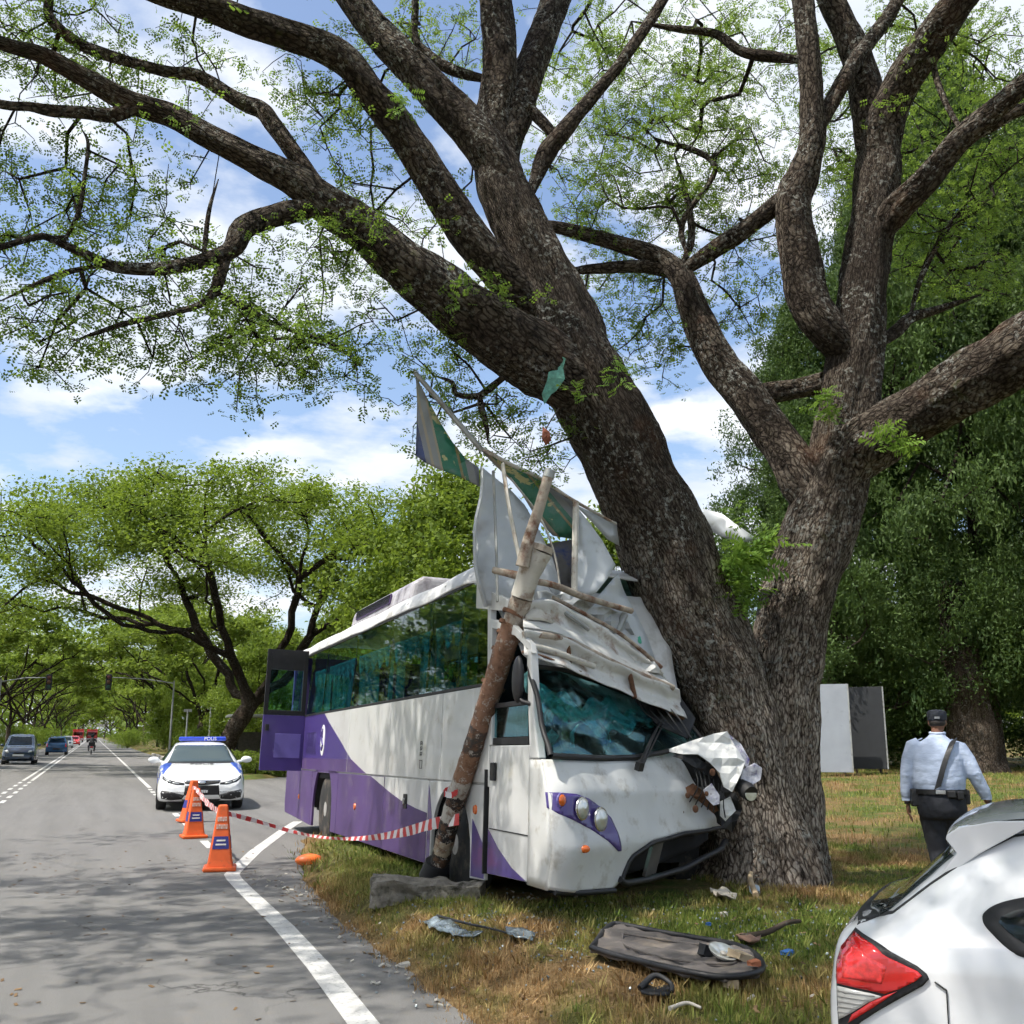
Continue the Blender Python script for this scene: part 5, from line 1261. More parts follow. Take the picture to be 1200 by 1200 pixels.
sheet('sign_panel', [(628, 640, 9.75), (672, 632, 9.75), (672, 690, 9.65), (655, 690, 9.6), (640, 660, 9.7)], mat('sign_dark', (.12, .11, .11), .6, var=.3, dirt=(.03, .05, .16), da=.5, ds=6), .05, .10, seed=6)  # dark grey panel with deep blue patches
sheet('sign_back_sheet', [(676, 594, 9.5), (690, 612, 9.52), (706, 634, 9.55), (721, 662, 9.55), (712, 678, 9.45), (699, 694, 9.35), (686, 700, 9.35), (672, 696, 9.4), (673, 640, 9.5)], M_SHEET, .04, .10, seed=7)
sheet('sign_back_sheet', [(668, 699, 9.45), (700, 700, 9.45), (724, 672, 9.6), (732, 695, 9.7), (744, 716, 9.75), (758, 745, 9.8), (772, 785, 9.8), (740, 778, 9.6), (716, 768, 9.5), (690, 754, 9.4), (667, 738, 9.35)], M_SHEET, .05, .10, seed=8)
sheet('sign_back_sheet', [(672, 590, 9.8), (700, 604, 9.85), (722, 612, 9.9), (726, 640, 9.9), (712, 632, 9.85), (696, 614, 9.82)], M_SHEET, .04, .10, seed=10)
sheet('sign_back_sheet', [(824, 596, 10.9), (846, 602, 10.6), (868, 618, 10.4), (888, 632, 10.3), (868, 636, 10.4), (848, 630, 10.6), (828, 620, 10.9)], M_SHEET, .05, .10, seed=11)
bar('sign_rail', [(566, 526, 9.5), (600, 545, 9.5), (632, 560, 9.55), (668, 584, 9.65), (722, 614, 9.8)], [7, 8, 8, 7, 5], M_CREAM, 8, .6)
bar('rod', [(484, 434, 9.2), (565, 528, 9.5)], [6, 7], M_GALV, 8)
bar('upright', [(578, 552, 9.2), (581, 630, 9.1), (583, 705, 9.0)], 6, M_GALV, 8, .5)
bar('upright', [(589, 544, 9.15), (596, 590, 9.0), (608, 650, 8.85), (626, 714, 8.7)], [8, 8, 8, 7], M_CREAM, 8, .5)
bar('upright', [(675, 588, 9.45), (674, 640, 9.35), (673, 690, 9.3), (672, 738, 9.3)], 8, M_CREAM, 8)
bar('rib', [(598, 560, 9.35), (632, 605, 9.35), (650, 650, 9.3), (658, 700, 9.25)], 5, M_CREAM, 8, .5)
bar('pipe', [(578, 668, 8.8), (596, 672, 8.75), (612, 676, 8.7)], [8, 9, 11], M_RUSTY, 12)
bar('pipe', [(620, 680, 8.75), (650, 686, 8.9), (680, 698, 9.1), (712, 708, 9.35), (740, 716, 9.6)], [8, 8, 8, 7, 7], M_RUSTY, 12)
bar('pipe', [(612, 744, 8.45), (640, 745, 8.5), (668, 752, 8.7), (690, 763, 8.85), (735, 785, 9.2), (788, 806, 9.6)], [8, 9, 9, 9, 9, 8], M_RUSTY, 12)
bar('pipe', [(612, 764, 8.35), (638, 770, 8.4), (690, 792, 8.75), (740, 812, 9.15), (800, 842, 9.65)], [6, 6, 7, 6, 6], M_RUST, 8, .6)
bar('pipe', [(622, 757, 8.38), (650, 764, 8.5), (696, 781, 8.75)], [8, 8, 7], M_CREAM, 12)
bar('pipe', [(646, 706, 8.85), (668, 722, 8.9), (690, 738, 9.0)], [6, 6, 5], M_GALV, 8)
bar('pipe', [(732, 720, 9.6), (718, 752, 9.5)], [9, 8], M_GALV, 10)
def ribbed(name, top, bot, m, ridges, depth, seed):
    T = catmull(np.array([at(*r) for r in top]), 61); Bt = catmull(np.array([at(*r) for r in bot]), 61)
    def fn(a, b):
        i = int(round(a * 60)); p = T[i] + (Bt[i] - T[i]) * b; d = depth * math.cos(b * ridges * 2 * PI) + .022 * noise.noise((a * 7 + seed, b * 2, 1)) + .03 * abs(noise.noise((a * 13, b * 3, seed)))
        return tuple(p - np.array([_FH[0], _FH[1], 0]) * d + np.array([0, 0, .012 * noise.noise((a * 9, seed, 4))]))
    return MB().grid(fn, 60, 26).build(name, m, gantry, smooth=50, solid=.006)
ribbed('beam_panel', [(614, 738, 8.4), (660, 748, 8.65), (705, 770, 8.9), (760, 795, 9.35), (795, 808, 9.7)], [(614, 768, 8.36), (655, 780, 8.5), (702, 800, 8.85), (760, 825, 9.3), (804, 842, 9.7)], M_BEAM, 1.0, .05, 3)
ribbed('beam_panel', [(613, 706, 8.7), (645, 704, 8.8), (672, 718, 9.0), (715, 742, 9.3), (772, 785, 9.7)], [(613, 736, 8.55), (655, 744, 8.75), (700, 766, 9.0), (745, 788, 9.35), (790, 806, 9.7)], M_BEAM, 1.0, .06, 8)
if 0: sheet('beam_panel', [(618, 738, 8.5), (660, 750, 8.75), (705, 772, 9.0), (760, 796, 9.45), (792, 806, 9.75), (803, 838, 9.8), (760, 824, 9.4), (700, 800, 8.95), (650, 780, 8.6), (616, 768, 8.45)], M_CREAM, .06, .10, .01, seed=20)
if 0: sheet('beam_panel', [(612, 726, 8.6), (640, 728, 8.7), (672, 742, 8.9), (700, 757, 9.1), (660, 747, 8.75), (620, 740, 8.5)], M_CREAM, .06, .08, .01, seed=22)
if 0: sheet('folded_sheet', [(655, 700, 9.1), (690, 712, 9.3), (724, 726, 9.5), (752, 752, 9.7), (772, 788, 9.75), (790, 806, 9.8), (745, 788, 9.45), (700, 765, 9.1), (664, 742, 8.95)], M_CREAM, .16, .07, seed=23, smooth=False)
sheet('folded_sheet', [(622, 694, 8.9), (640, 692, 8.95), (656, 700, 9.0), (664, 718, 9.0), (664, 728, 8.95), (648, 722, 8.85), (626, 714, 8.75)], M_SHEET, .12, .07, seed=24)
sheet('folded_sheet', [(616, 712, 8.7), (642, 712, 8.8), (660, 724, 8.95), (668, 740, 8.95), (640, 728, 8.7), (616, 726, 8.6)], M_CREAM, .12, .07, seed=25)
sheet('folded_sheet', [(640, 684, 9.05), (668, 694, 9.2), (700, 706, 9.4), (732, 722, 9.6), (744, 744, 9.7), (720, 742, 9.5), (690, 728, 9.25), (660, 712, 9.05)], M_SHEET, .16, .08, seed=51, smooth=False)
sheet('folded_sheet', [(700, 738, 9.25), (728, 745, 9.45), (756, 762, 9.65), (778, 790, 9.75), (752, 786, 9.5), (722, 768, 9.25)], M_BEAM, .16, .08, seed=53, smooth=False)
bar('rib', [(648, 700, 8.9), (690, 722, 9.15), (730, 745, 9.4), (775, 782, 9.65)], 5, M_RUSTY, 8)
sheet('torn_liner', [(744, 796, 9.7), (790, 806, 9.8), (815, 842, 9.75), (806, 866, 9.6), (770, 850, 9.5), (745, 822, 9.5)], M_BLKM, .12, .10, seed=27)
for i, (a, b) in enumerate((((665, 752, 8.68), (668, 784, 8.62)), ((738, 790, 9.15), (744, 818, 9.1)))): bar('clamp', [a, b], 9, M_RUST, 8, .5)
for i in range(5): bar('hanging_wire', [(742 + i * 9, 800 + i * 6, 9.55), (752 + i * 11, 830 + i * 3, 9.4), (770 + i * 10, 845 + i * 5, 9.35)], 2, M_BLK, 5)
g_ = crumple('green_net', [(738, 728, 9.75), (748, 738, 9.75), (752, 752, 9.7), (750, 762, 9.7), (743, 760, 9.7)], mat('green_tarp', (.05, .32, .2), .6, var=.3), .05, .05, gantry, .006, 31)
# ---------------------------------------------------------------- the snapped pole that leans on the cab
pole = thing('sign_pole', 'snapped rusty pole with black and white bands leaning on the bus', 'pole')
def make_poleband():
    s = NT('pole_paint'); co = s.coords('Object'); a = s.n('ShaderNodeAttribute', attribute_name='along').outputs['Fac']
    wob = s.math('ADD', a, s.math('MULTIPLY', s.math('SUBTRACT', s.noise(co, 14, 6, .7), .5), .035))
    band = s.ramp(wob, [(0, (.02, .018, .016)), (.085, (.42, .34, .24)), (.135, (.022, .02, .018)), (.20, (.45, .42, .37)), (.255, (.02, .018, .017)), (.295, (.46, .43, .38)), (.35, (.25, .135, .08)), (.44, (.055, .045, .04)), (.52, (.25, .135, .085)), (.88, (.33, .29, .24))], 'CONSTANT')
    r = s.ramp(s.noise(co, 13, 9, .75), [(.47, 0.0), (.58, 1.0)]); col = s.mix(s.math('MULTIPLY', r, .8), band, s.ramp(s.noise(co, 30, 5), [(.3, (.07, .03, .018)), (.7, (.24, .12, .06))]))
    p2 = s.ramp(s.noise(co, 16, 7, .75), [(.55, 0.0), (.60, .85)]); col = s.mix(p2, col, (.45, .41, .36))
    return s.done(s.bsdf(col, .8, normal=s.bump(s.noise(co, 30, 7, .7), .6, .012)))
M_POLE = make_poleband()
P = np.array([at(512, 1024, 9.95), at(532, 945, 9.6), at(560, 860, 9.2), at(590, 765, 8.85), (at(612, 700, 8.65))]); R = np.array([w_ * project(p)[2] / FOC / 2 for w_, p in zip((22, 23, 24, 26, 26), P)])
Q = catmull(np.hstack([P, R[:, None]]), 60); q = MB(); q.tube(Q[:, :3], Q[:, 3] * (1 + .03 * np.sin(np.arange(60) * 1.9)), 24); o = q.build('shaft', M_POLE, pole, smooth=50)
a_ = o.data.attributes.new('along', 'FLOAT', 'POINT'); a_.data.foreach_set('value', np.repeat(np.linspace(0, 1, 60), 24).astype(np.float32))
bb = at(511, 1027, 9.95); q = MB(); q.tube([at(513, 1010, 9.9), at(509, 1029, 9.97)], [.115, .15], 10); q.build('broken_foot', M_BLKM, pole, smooth=40)
def pb(name, rows, w, m):
    P = [at(*r) for r in rows]; q = MB(); q.tube(P, [x * project(p)[2] / FOC / 2 for x, p in zip(w, P)], 18); return q.build(name, m, pole, smooth=45)
pb('sleeve', [(611, 700, 8.6), (620, 672, 8.55), (632, 645, 8.5)], (26, 27, 32), M_CREAM)
pb('sleeve_rim', [(631, 647, 8.5), (633, 640, 8.5)], (33, 33), M_RUSTY)
pb('upper_shaft', [(612, 664, 8.42), (620, 630, 8.4), (632, 595, 8.4), (643, 556, 8.4)], (17, 14, 13, 12), M_RUSTY)
pb('cap', [(642, 560, 8.4), (645, 551, 8.4)], (14, 13), M_GALV)
for py_, px_ in ((720, 603), (733, 599), (745, 596), (765, 590), (803, 578)): pb('wire_band', [(px_ - 1, py_ + 2, 8.72 + (py_ - 720) * .0042), (px_ + 1, py_ - 2, 8.72 + (py_ - 720) * .0042)], (31, 31), M_RUST)
# barrier tape tied round the pole
def make_tape():
    s = NT('barrier_tape'); a = s.n('ShaderNodeAttribute', attribute_name='along').outputs['Fac']; f = s.math('FRACT', a)
    col = s.ramp(f, [(0, (.55, .045, .045)), (.5, (.72, .68, .68))], 'CONSTANT'); return s.done(s.bsdf(col, .45))
M_TAPE = make_tape()
def tape(rows, h0, rep, label, twist=0.0):
    P = catmull(np.array([np.append(p if len(p) == 3 and not isinstance(p, tuple) else at(*p), hh) for p, hh in zip(rows, h0)]), 50); V = []; S = 0; A = []
    for i in range(50):
        if i: S += np.linalg.norm(P[i, :3] - P[i - 1, :3])
        up = np.array([0, 0, 1.0]) * math.cos(twist * i / 50) + np.array([.4, .5, .0]) * math.sin(twist * i / 50); rip = .01 * math.sin(i * .9)
        V += [P[i, :3] + up * P[i, 3] / 2 + [rip, 0, 0], P[i, :3] - up * P[i, 3] / 2 - [rip, 0, 0]]; A += [S / rep] * 2
    o = obj('barrier_tape', V, [(2 * i, 2 * i + 1, 2 * i + 3, 2 * i + 2) for i in range(49)], M_TAPE); at_ = o.data.attributes.new('along', 'FLOAT', 'POINT'); at_.data.foreach_set('value', A)
    o.modifiers.new('solid', 'SOLIDIFY').thickness = .001
    return tag(o, label, 'tape')
tape([(538, 960, 9.45), (505, 966, 9.9), (470, 976, 10.6), (430, 982, 11.4), (385, 982, 12.4), (345, 975, 13.3), (300, 962, 13.2), (262, 952, 12.75)], [.10, .10, .085, .05, .03, .04, .05, .06], .17, 'red and white barrier tape from leaning pole to near cone')
tape([(536, 928, 9.4), (528, 932, 9.38), (521, 929, 9.4), (526, 924, 9.45)], [.05] * 4, .12, 'scrap of red and white tape knotted round the leaning pole')
tape([(256, 951, 12.75), (242, 940, 14.2), (230, 925, 16.2), (226, 921, 17.1)], [.06, .08, .07, .05], .2, 'barrier tape sagging between the two orange cones', 1.5)
# litter hung on the stem
nt_ = crumple('netting', [(656, 416, 9.30), (663, 420, 9.32), (660, 432, 9.30), (662, 444, 9.30), (652, 458, 9.28), (646, 462, 9.28), (638, 474, 9.26), (635, 462, 9.26), (641, 446, 9.28), (644, 430, 9.30)], mat('netting_green', (.10, .27, .21), .7, var=.35, vs=30), .04, .05, None, .006, 40)
tag(nt_, 'torn pale green netting stuck on the leaning stem', 'netting')
rg = crumple('rag', [(636, 500, 9.0), (644, 506, 9.0), (646, 516, 9.0), (640, 522, 9.02), (635, 514, 9.0)], mat('brown_rag', (.18, .06, .035), .9, var=.4, vs=20), .06, .04, None, .008, 41); MB().tube([at(640, 503, 9.0), at(646, 492, 9.15), at(655, 478, 9.35)], .006, 5).build('string', M_TWIG, rg); tag(rg, 'small reddish brown rag hanging under the leaning stem', 'rag')
# peeled red wood on the stem where the sign hit
# ================================================================== vehicles (local: x forward, y left, z up)
def loft_car(st, nx=90, nt=26):
    """st rows: x, zbottom, zbelt, ztop, half widths at sill, belt, top"""
    S = catmull(np.array(st, dtype=float), nx); V = []
    for x, zb, zs, zt, ws, wb, wt in S:
        wm = max(ws, wb) * 1.012
        ctl = np.array([[0, zb], [ws * .55, zb], [ws * .93, zb + .012], [ws, zb + .10], [wm, (zb * .45 + zs * .55)], [wb, zs - .05], [wb * .972, zs + .05 * (zt - zs)], [wb + (wt - wb) * .55, zs + (zt - zs) * .5], [wt, zt - .13 * (zt - zs)], [wt * .86, zt - .02 * (zt - zs)], [wt * .5, zt + .012], [0, zt + .016]])
        c = catmull(ctl, nt)
        V += [(x, y, z) for y, z in c] + [(x, -y, z) for y, z in c[::-1][1:-1]]
    n = 2 * nt - 2
    F = [(i * n + j, (i + 1) * n + j, (i + 1) * n + (j + 1) % n, i * n + (j + 1) % n) for i in range(nx - 1) for j in range(n)]
    F += [tuple(range(n)), tuple(range((nx - 1) * n + n - 1, (nx - 1) * n - 1, -1))]
    return V, F
def cut_arches(V, F, xs, R, zc):
    A = np.array(V); out = []
    for f in F:
        c = A[list(f)].mean(0)
        if abs(c[1]) > .45 and any((c[0] - x) ** 2 + (c[2] - zc) ** 2 < R * R for x in xs): continue
        out.append(f)
    return out
M_CGLASS = glassmat('car_glass', (.12, .16, .17), .6); M_CARW = mat('car_white', (.72, .73, .73), .18, var=.03, vs=2, coat=.8)
M_CARW2 = mat('suv_white', (.66, .67, .68), .16, var=.03, vs=2, coat=.9, dirt=(.55, .55, .54), da=.66, ds=3)
M_RED = mat('red_lens', (.58, .012, .014), .12, var=.2, vs=14, coat=1.0); M_ALLOY = mat('alloy', (.5, .5, .5), .3, .8, var=.1)
M_BLUE = mat('police_blue', (.02, .07, .42), .3, var=.08, coat=.6); M_PLATE = mat('black_plate', (.01, .01, .01), .4)
M_WLET = mat('white_letters', (.8, .8, .8), .5, var=.02)
def car_wheel(parent, x, y, R, w):
    o = bpy.data.objects.new('wheel', None); link(o, parent); o.location = (x, y, R); s = 1 if y > 0 else -1; h = w / 2
    q = MB(); q.lathe([(R * .62, -h), (R * .92, -h), (R, -h * .7), (R, h * .7), (R * .92, h), (R * .62, h)], (0, 0, 0), 1, 32); q.build('tyre', M_TYRE, o, smooth=40)
    q = MB(); e = h * .9 * s; q.lathe([(R * .63, e), (R * .60, e * .5), (R * .3, e * .35), (.0, e * .35)], (0, 0, 0), 1, 30); q.build('barrel', M_BLKM, o, smooth=40)
    q = MB()
    for i in range(5):
        a = i * 2 * PI / 5; q.box((R * .34 * math.cos(a), e * .8, R * .34 * math.sin(a)), (R * .6, .03, R * .15), (0, -a, 0))
    q.lathe([(R * .15, e * .7), (R * .13, e), (0, e)], (0, 0, 0), 1, 16); q.build('rim', M_ALLOY, o, bev=.006)
def arch_liner(parent, xs, R, zc, yb):
    for x in xs:
        for s in (-1, 1):
            q = MB(); A = np.linspace(-.25, PI + .25, 22); V = []
            for r_, y_ in ((R * 1.0, yb * s), (R * .93, yb * s), (R * .93, (yb - .35) * s)):
                for a in A: V.append((x + r_ * math.cos(a), y_ + (.012 * s if r_ > R * .95 else .004 * s), zc + r_ * math.sin(a)))
            n = len(A); q.add(V, [(k * n + i, k * n + i + 1, (k + 1) * n + i + 1, (k + 1) * n + i) for k in range(2) for i in range(n - 1)]); q.build('wheel_arch', M_BLKM, parent, solid=.012)
def mirrored(poly): return [(-a, b) for a, b in poly][::-1]
def body_of(name, st, m, parent, xs=None, R=.36, zc=.31, nx=90):
    V, F = loft_car(st, nx); bv = BVHTree.FromPolygons([Vector(v) for v in V], F)
    F2 = cut_arches(V, F, xs, R, zc) if xs else F
    o = obj(name, V, F2, m, parent); autosmooth(o, 50)
    return o, bv
# ---------------------------------------------------------------- police saloon facing the camera
pc = thing('police_car', 'white and blue police saloon parked facing the camera', 'car', (2.44, 23.4 + 4.3, 0), (0, 0, math.radians(-90 - 3)))
ST = [(0, .42, .84, .95, .62, .66, .52), (.12, .30, .92, 1.06, .80, .80, .64), (.55, .24, .95, 1.13, .87, .86, .62), (1.15, .19, .95, 1.30, .885, .875, .57), (1.8, .18, .93, 1.39, .89, .885, .58), (2.4, .18, .92, 1.385, .89, .885, .58),
      (2.85, .18, .92, 1.27, .89, .885, .62), (3.35, .18, .90, 1.02, .89, .88, .70), (3.55, .18, .87, .965, .89, .875, .72), (4.05, .18, .78, .875, .885, .86, .68), (4.38, .19, .66, .765, .86, .82, .60), (4.55, .22, .54, .63, .78, .74, .52), (4.62, .30, .46, .52, .62, .58, .40)]
_, bv = body_of('body', ST, M_CARW, pc, (.95, 3.72), .37, .31)
arch_liner(pc, (.95, 3.72), .37, .31, .885)
for x in (.95, 3.72):
    for y in (-.79, .79): car_wheel(pc, x, y, .315, .21)
W = lambda poly, off, nm, m, ax=0, sg=1, par=None, st=.05, th=.01: wrap(bv, poly, ax, sg, off, nm, m, par or pc, st, th, True, 2.3 if ax == 0 else 0)
W([(-.70, .985), (.70, .985), (.66, 1.06), (.56, 1.30), (.50, 1.335), (-.50, 1.335), (-.56, 1.30), (-.66, 1.06)], .004, 'windscreen', M_CGLASS)
W([(-.73, .955), (.73, .955), (.70, .982), (-.70, .982)], .004, 'cowl', M_BLKM)
for s in (-1, 1):
    mp_ = lambda P: P if s > 0 else mirrored(P)
    hl = W(mp_([(.36, .575), (.52, .60), (.72, .66), (.80, .72), (.80, .655), (.70, .585), (.52, .545), (.36, .54)]), .006, 'headlamp', M_BLKM)
    W(mp_([(.46, .572), (.60, .595), (.60, .572), (.46, .552)]), .014, 'lens', M_LENS, par=hl); W(mp_([(.62, .60), (.76, .67), (.77, .655), (.64, .583)]), .014, 'lens', M_LENS, par=hl)
    W(mp_([(.34, .33), (.60, .40), (.80, .43), (.82, .38), (.80, .27), (.60, .235), (.40, .25)]), .005, 'air_intake', M_BLK)
    q = MB(); q.lathe([(.0, 0), (.045, -.01), (.05, -.03)], (4.50, s * .70, .335), 0, 16); q.build('fog_lamp', M_LENS, pc, smooth=50)
    W(mp_([(.60, 3.52), (.83, 3.45), (.86, 3.75), (.84, 4.15), (.74, 3.95), (.66, 3.75)]) if False else [(3.42, s * .86), (3.55, s * .62), (3.9, s * .66), (4.22, s * .78), (4.15, s * .87)] , .004, 'blue_panel', M_BLUE, 2, 1)
    W([(1.0, 1.0), (1.3, 1.24), (1.7, 1.335), (2.4, 1.33), (2.75, 1.235), (3.15, 1.0)], .004, 'side_window', M_CGLASS, 1, s)
    W([(.3, .55), (4.0, .55), (4.0, .66), (.3, .72)], .004, 'blue_stripe', M_BLUE, 1, s, th=.004)
    q = MB(); q.ellipsoid((3.08, s * 1.0, 1.02), (.07, .125, .075)); q.tube([(3.08, s * .9, .99), (3.1, s * .80, .97)], .03, 8); q.build('mirror', M_CARW, pc, smooth=60)
    W(mp_([(.55, .75), (.78, .82), (.80, .92), (.60, .88)]), .005, 'tail_lamp', M_RED, 0, -1)
W([(-.36, .60), (.36, .60), (.34, .565), (.10, .535), (-.10, .535), (-.34, .565)], .006, 'grille', M_BLK)
W([(-.37, .625), (.37, .625), (.36, .605), (-.36, .605)], .012, 'grille_trim', M_CHR)
W([(-.34, .525), (.34, .525), (.36, .33), (-.36, .33)], .003, 'lower_grille', M_BLKM)
W([(-.40, .245), (.40, .245), (.36, .21), (-.36, .21)], .005, 'air_intake', M_BLK)
W([(-.14, .45), (.14, .45), (.14, .36), (-.14, .36)], .03, 'number_plate', M_PLATE)
q = MB()
for i in range(6): q.box((4.665, -.10 + .04 * i, .405), (.004, .022, .05))
q.build('plate_lettering', M_WLET, pc)
W([(-.42, 1.0), (.42, 1.0), (.36, 1.28), (-.36, 1.28)], .004, 'rear_window', M_CGLASS, 0, -1)
W([(-.09, .60), (.0, .615), (.09, .60), (.05, .555), (-.05, .555)], .02, 'badge', M_CHR)
lb = MB(); lb.box((2.1, .05, 1.475), (.32, 1.06, .10)); lb = lb.build('light_bar', mat('blue_lens', (.02, .06, .5), .15, var=.1, coat=1), pc, bev=.03)
q = MB(); q.box((2.1, .05, 1.415), (.22, .9, .05)); q.build('mount', M_BLKM, lb)
def text(body, size, M, mat_, parent, name='lettering'):
    c = bpy.data.curves.new(name, 'FONT'); c.body = body; c.size = size; c.extrude = .002; c.align_x = 'CENTER'; c.align_y = 'CENTER'; c.materials.append(mat_)
    o = bpy.data.objects.new(name, c); COL.objects.link(o); dg = bpy.context.evaluated_depsgraph_get(); me = bpy.data.meshes.new_from_object(o.evaluated_get(dg)); bpy.data.objects.remove(o)
    o = link(bpy.data.objects.new(name, me), parent); o.matrix_local = M; return o
FRONT = lambda x, y, z: Matrix(((0, 0, 1, x), (1, 0, 0, y), (0, 1, 0, z), (0, 0, 0, 1)))
text('POLIS', .11, FRONT(2.264, .22, 1.475), M_WLET, lb)
HOOD = Matrix(((0, -1, 0, 3.86), (1, 0, 0, 0), (0, 0, 1, .945), (0, 0, 0, 1))) @ Matrix.Rotation(math.radians(-10), 4, 'X')
text('POLIS', .20, Matrix(((0, -.97, .2, 3.80), (1, 0, 0, 0), (0, .2, .97, .942), (0, 0, 0, 1))), M_PLATE, pc)
for y in (-.35, .35):
    q = MB(); q.box((1.9, y, .95), (.14, .42, .62), (0, -.15, 0)); q.ellipsoid((1.82, y, 1.26), (.06, .13, .09)); q.build('seat', M_DARK, pc, bev=.03)
q = MB(); q.box((.6, 0, .45), (2.6, 1.4, .3)); q.build('cabin_floor', M_DARK, pc) if False else None
# ---------------------------------------------------------------- white hatchback at the lower right
a_ = math.radians(139); sfw = np.array([math.sin(a_), math.cos(a_), 0]); srt = np.array([math.sin(a_ + PI / 2), math.cos(a_ + PI / 2), 0])
PS = at(1088, 1145, 3.6); O_ = PS - sfw * .412; O_[2] = 0; SW = .84
c0 = O_ - srt * SW - np.array([_R[0], _R[1], 0]) * .085
suv = thing('hatchback', 'white hatchback with red tail lamp cut off at the lower right corner', 'car', (c0[0], c0[1], .0), (0, 0, math.atan2(sfw[1], sfw[0])))
ST = [(.15, .26, .62, .70, .68, .70, .58), (.162, .18, .69, .80, .77, .775, .65), (.19, .10, .75, .875, .81, .81, .66), (.25, .04, .81, .912, .832, .828, .66), (.33, -.02, .85, .935, .835, .83, .64), (.47, -.05, .875, 1.055, .84, .83, .60), (.60, -.06, .885, 1.165, .84, .828, .575), (.80, -.06, .89, 1.245, .84, .828, .57), (1.1, -.06, .89, 1.285, .84, .828, .575),
      (1.7, -.06, .88, 1.30, .84, .828, .58), (2.35, -.06, .865, 1.28, .84, .828, .60), (2.75, -.06, .85, 1.10, .84, .826, .65), (3.05, -.06, .82, .92, .84, .82, .70), (3.6, -.04, .74, .80, .82, .79, .66), (3.9, .05, .58, .64, .70, .68, .5), (3.97, .15, .48, .52, .5, .5, .4)]
_, bv2 = body_of('body', ST, M_CARW2, suv, (.72, 3.18), .36, .19, 130)
arch_liner(suv, (.72, 3.18), .36, .19, .835)
for x in (.72, 3.18):
    for y in (-.74, .74): car_wheel(suv, x, y, .30, .2)
for o in list(suv.children):
    if o.name.startswith('wheel') and o.type == 'EMPTY': o.location.z = .18
W2 = lambda poly, off, nm, m, ax=1, sg=-1, par=None, st=.03, th=.01: wrap(bv2, poly, ax, sg, off, nm, m, par or suv, st, th, True, 1.9 if ax == 0 else 0)
for sg in (-1, 1):
    ql = [(.16, .905), (.25, .905), (.37, .95), (.5, 1.05), (.63, 1.14), (.775, 1.215), (1.0, 1.252), (2.1, 1.268)]
    W2(ql + [(x, z - .007) for x, z in ql[::-1]], .0015, 'shut_line', M_BLK, 1, sg, None, .03, .002)
    qw = W2(smooth_poly([(1.4, .872), (1.0, .868), (.80, .866), (.74, .885), (.69, .925), (.665, .955), (.675, .985), (.74, 1.018), (.9, 1.056), (1.2, 1.12), (1.9, 1.17), (2.5, 1.11), (2.78, .945), (2.72, .89), (2.0, .878)], 120), .004, 'window_frame', M_BLK, 1, sg, None, .05, .01)
    W2([(.712, .955), (.722, .972), (.76, .99), (.9, 1.025), (1.2, 1.093), (1.30, 1.108), (1.30, .90), (1.0, .896), (.84, .893), (.78, .906), (.74, .93)], .009, 'side_window', M_CGLASS, 1, sg, qw, .05, .004)
    W2([(1.36, .90), (1.36, 1.115), (1.9, 1.145), (2.46, 1.09), (2.68, .94), (2.68, .905)], .009, 'side_window', M_CGLASS, 1, sg, qw, .05, .004)
    W2([(1.33, .10), (1.335, .10), (1.335, .89), (1.33, .89)], .002, 'door_seam', M_BLK, 1, sg, None, .05, .002)
    W2([(.095, .30), (.135, .58), (.14, .58), (.10, .30)], .002, 'bumper_seam', M_BLK, 1, sg, None, .03, .002)
    q = MB(); q.ellipsoid((2.72, sg * .93, .98), (.08, .11, .075)); q.build('mirror', M_CARW2, suv, smooth=60)
    q = MB(); q.box((1.5, sg * .85, .80), (.2, .03, .03)); q.build('door_handle', M_CARW2, suv, bev=.01)
SM = Matrix.Translation((c0[0], c0[1], .0)) @ Matrix.Rotation(math.atan2(sfw[1], sfw[0]), 4, 'Z'); SMI = SM.inverted(); cam_l = SMI @ Vector(_C)
def lamp_piece(px_poly, off, nm, m, par, sides=(-1, 1)):
    """lamp glass that follows the rear corner; the outline was measured in the photo, the other side is its mirror image"""
    P2, Fs = cdt_patch([(a / 100, b / 100) for a, b in px_poly], .05); V = []
    for a, b in P2:
        d = (SMI.to_3x3() @ Vector(ray(a * 100, b * 100))).normalized(); hit, nr, _, _ = bv2.ray_cast(cam_l, d)
        if hit is None: V.append(None); continue
        V.append(hit + (nr if nr.dot(d) < 0 else -nr) * off)
    idm = {}; VV = []
    for i_, v_ in enumerate(V):
        if v_ is not None: idm[i_] = len(VV); VV.append(v_)
    FF = [tuple(idm[i_] for i_ in f_) for f_ in Fs if all(i_ in idm for i_ in f_)]; res = []
    for k_, sd in enumerate((1, -1)):
        v2 = [Vector((v_.x, v_.y * sd, v_.z)) for v_ in VV]; o_ = obj(nm, v2, FF if sd > 0 else [tuple(reversed(f_)) for f_ in FF], m, par[k_] if isinstance(par, list) else par, smooth=True)
        md_ = o_.modifiers.new('solid', 'SOLIDIFY'); md_.thickness = .012; md_.offset = 0; res.append(o_)
    return res
TL = lamp_piece([(1004, 1089), (1012, 1096), (1040, 1113), (1075, 1132), (1086, 1141), (1089, 1147), (1082, 1155), (1060, 1167), (1030, 1184), (1010, 1197), (996, 1210), (985, 1210), (983, 1180), (982, 1145), (985, 1122), (993, 1104)], .003, 'tail_lamp', M_BLK, suv)
lamp_piece([(1004, 1096), (1012, 1103), (1040, 1121), (1076, 1138), (1081, 1143), (1074, 1149), (1055, 1158), (1038, 1164), (1020, 1160), (1000, 1156), (984, 1152), (985, 1130), (990, 1112)], .011, 'red_lens', M_RED, TL)
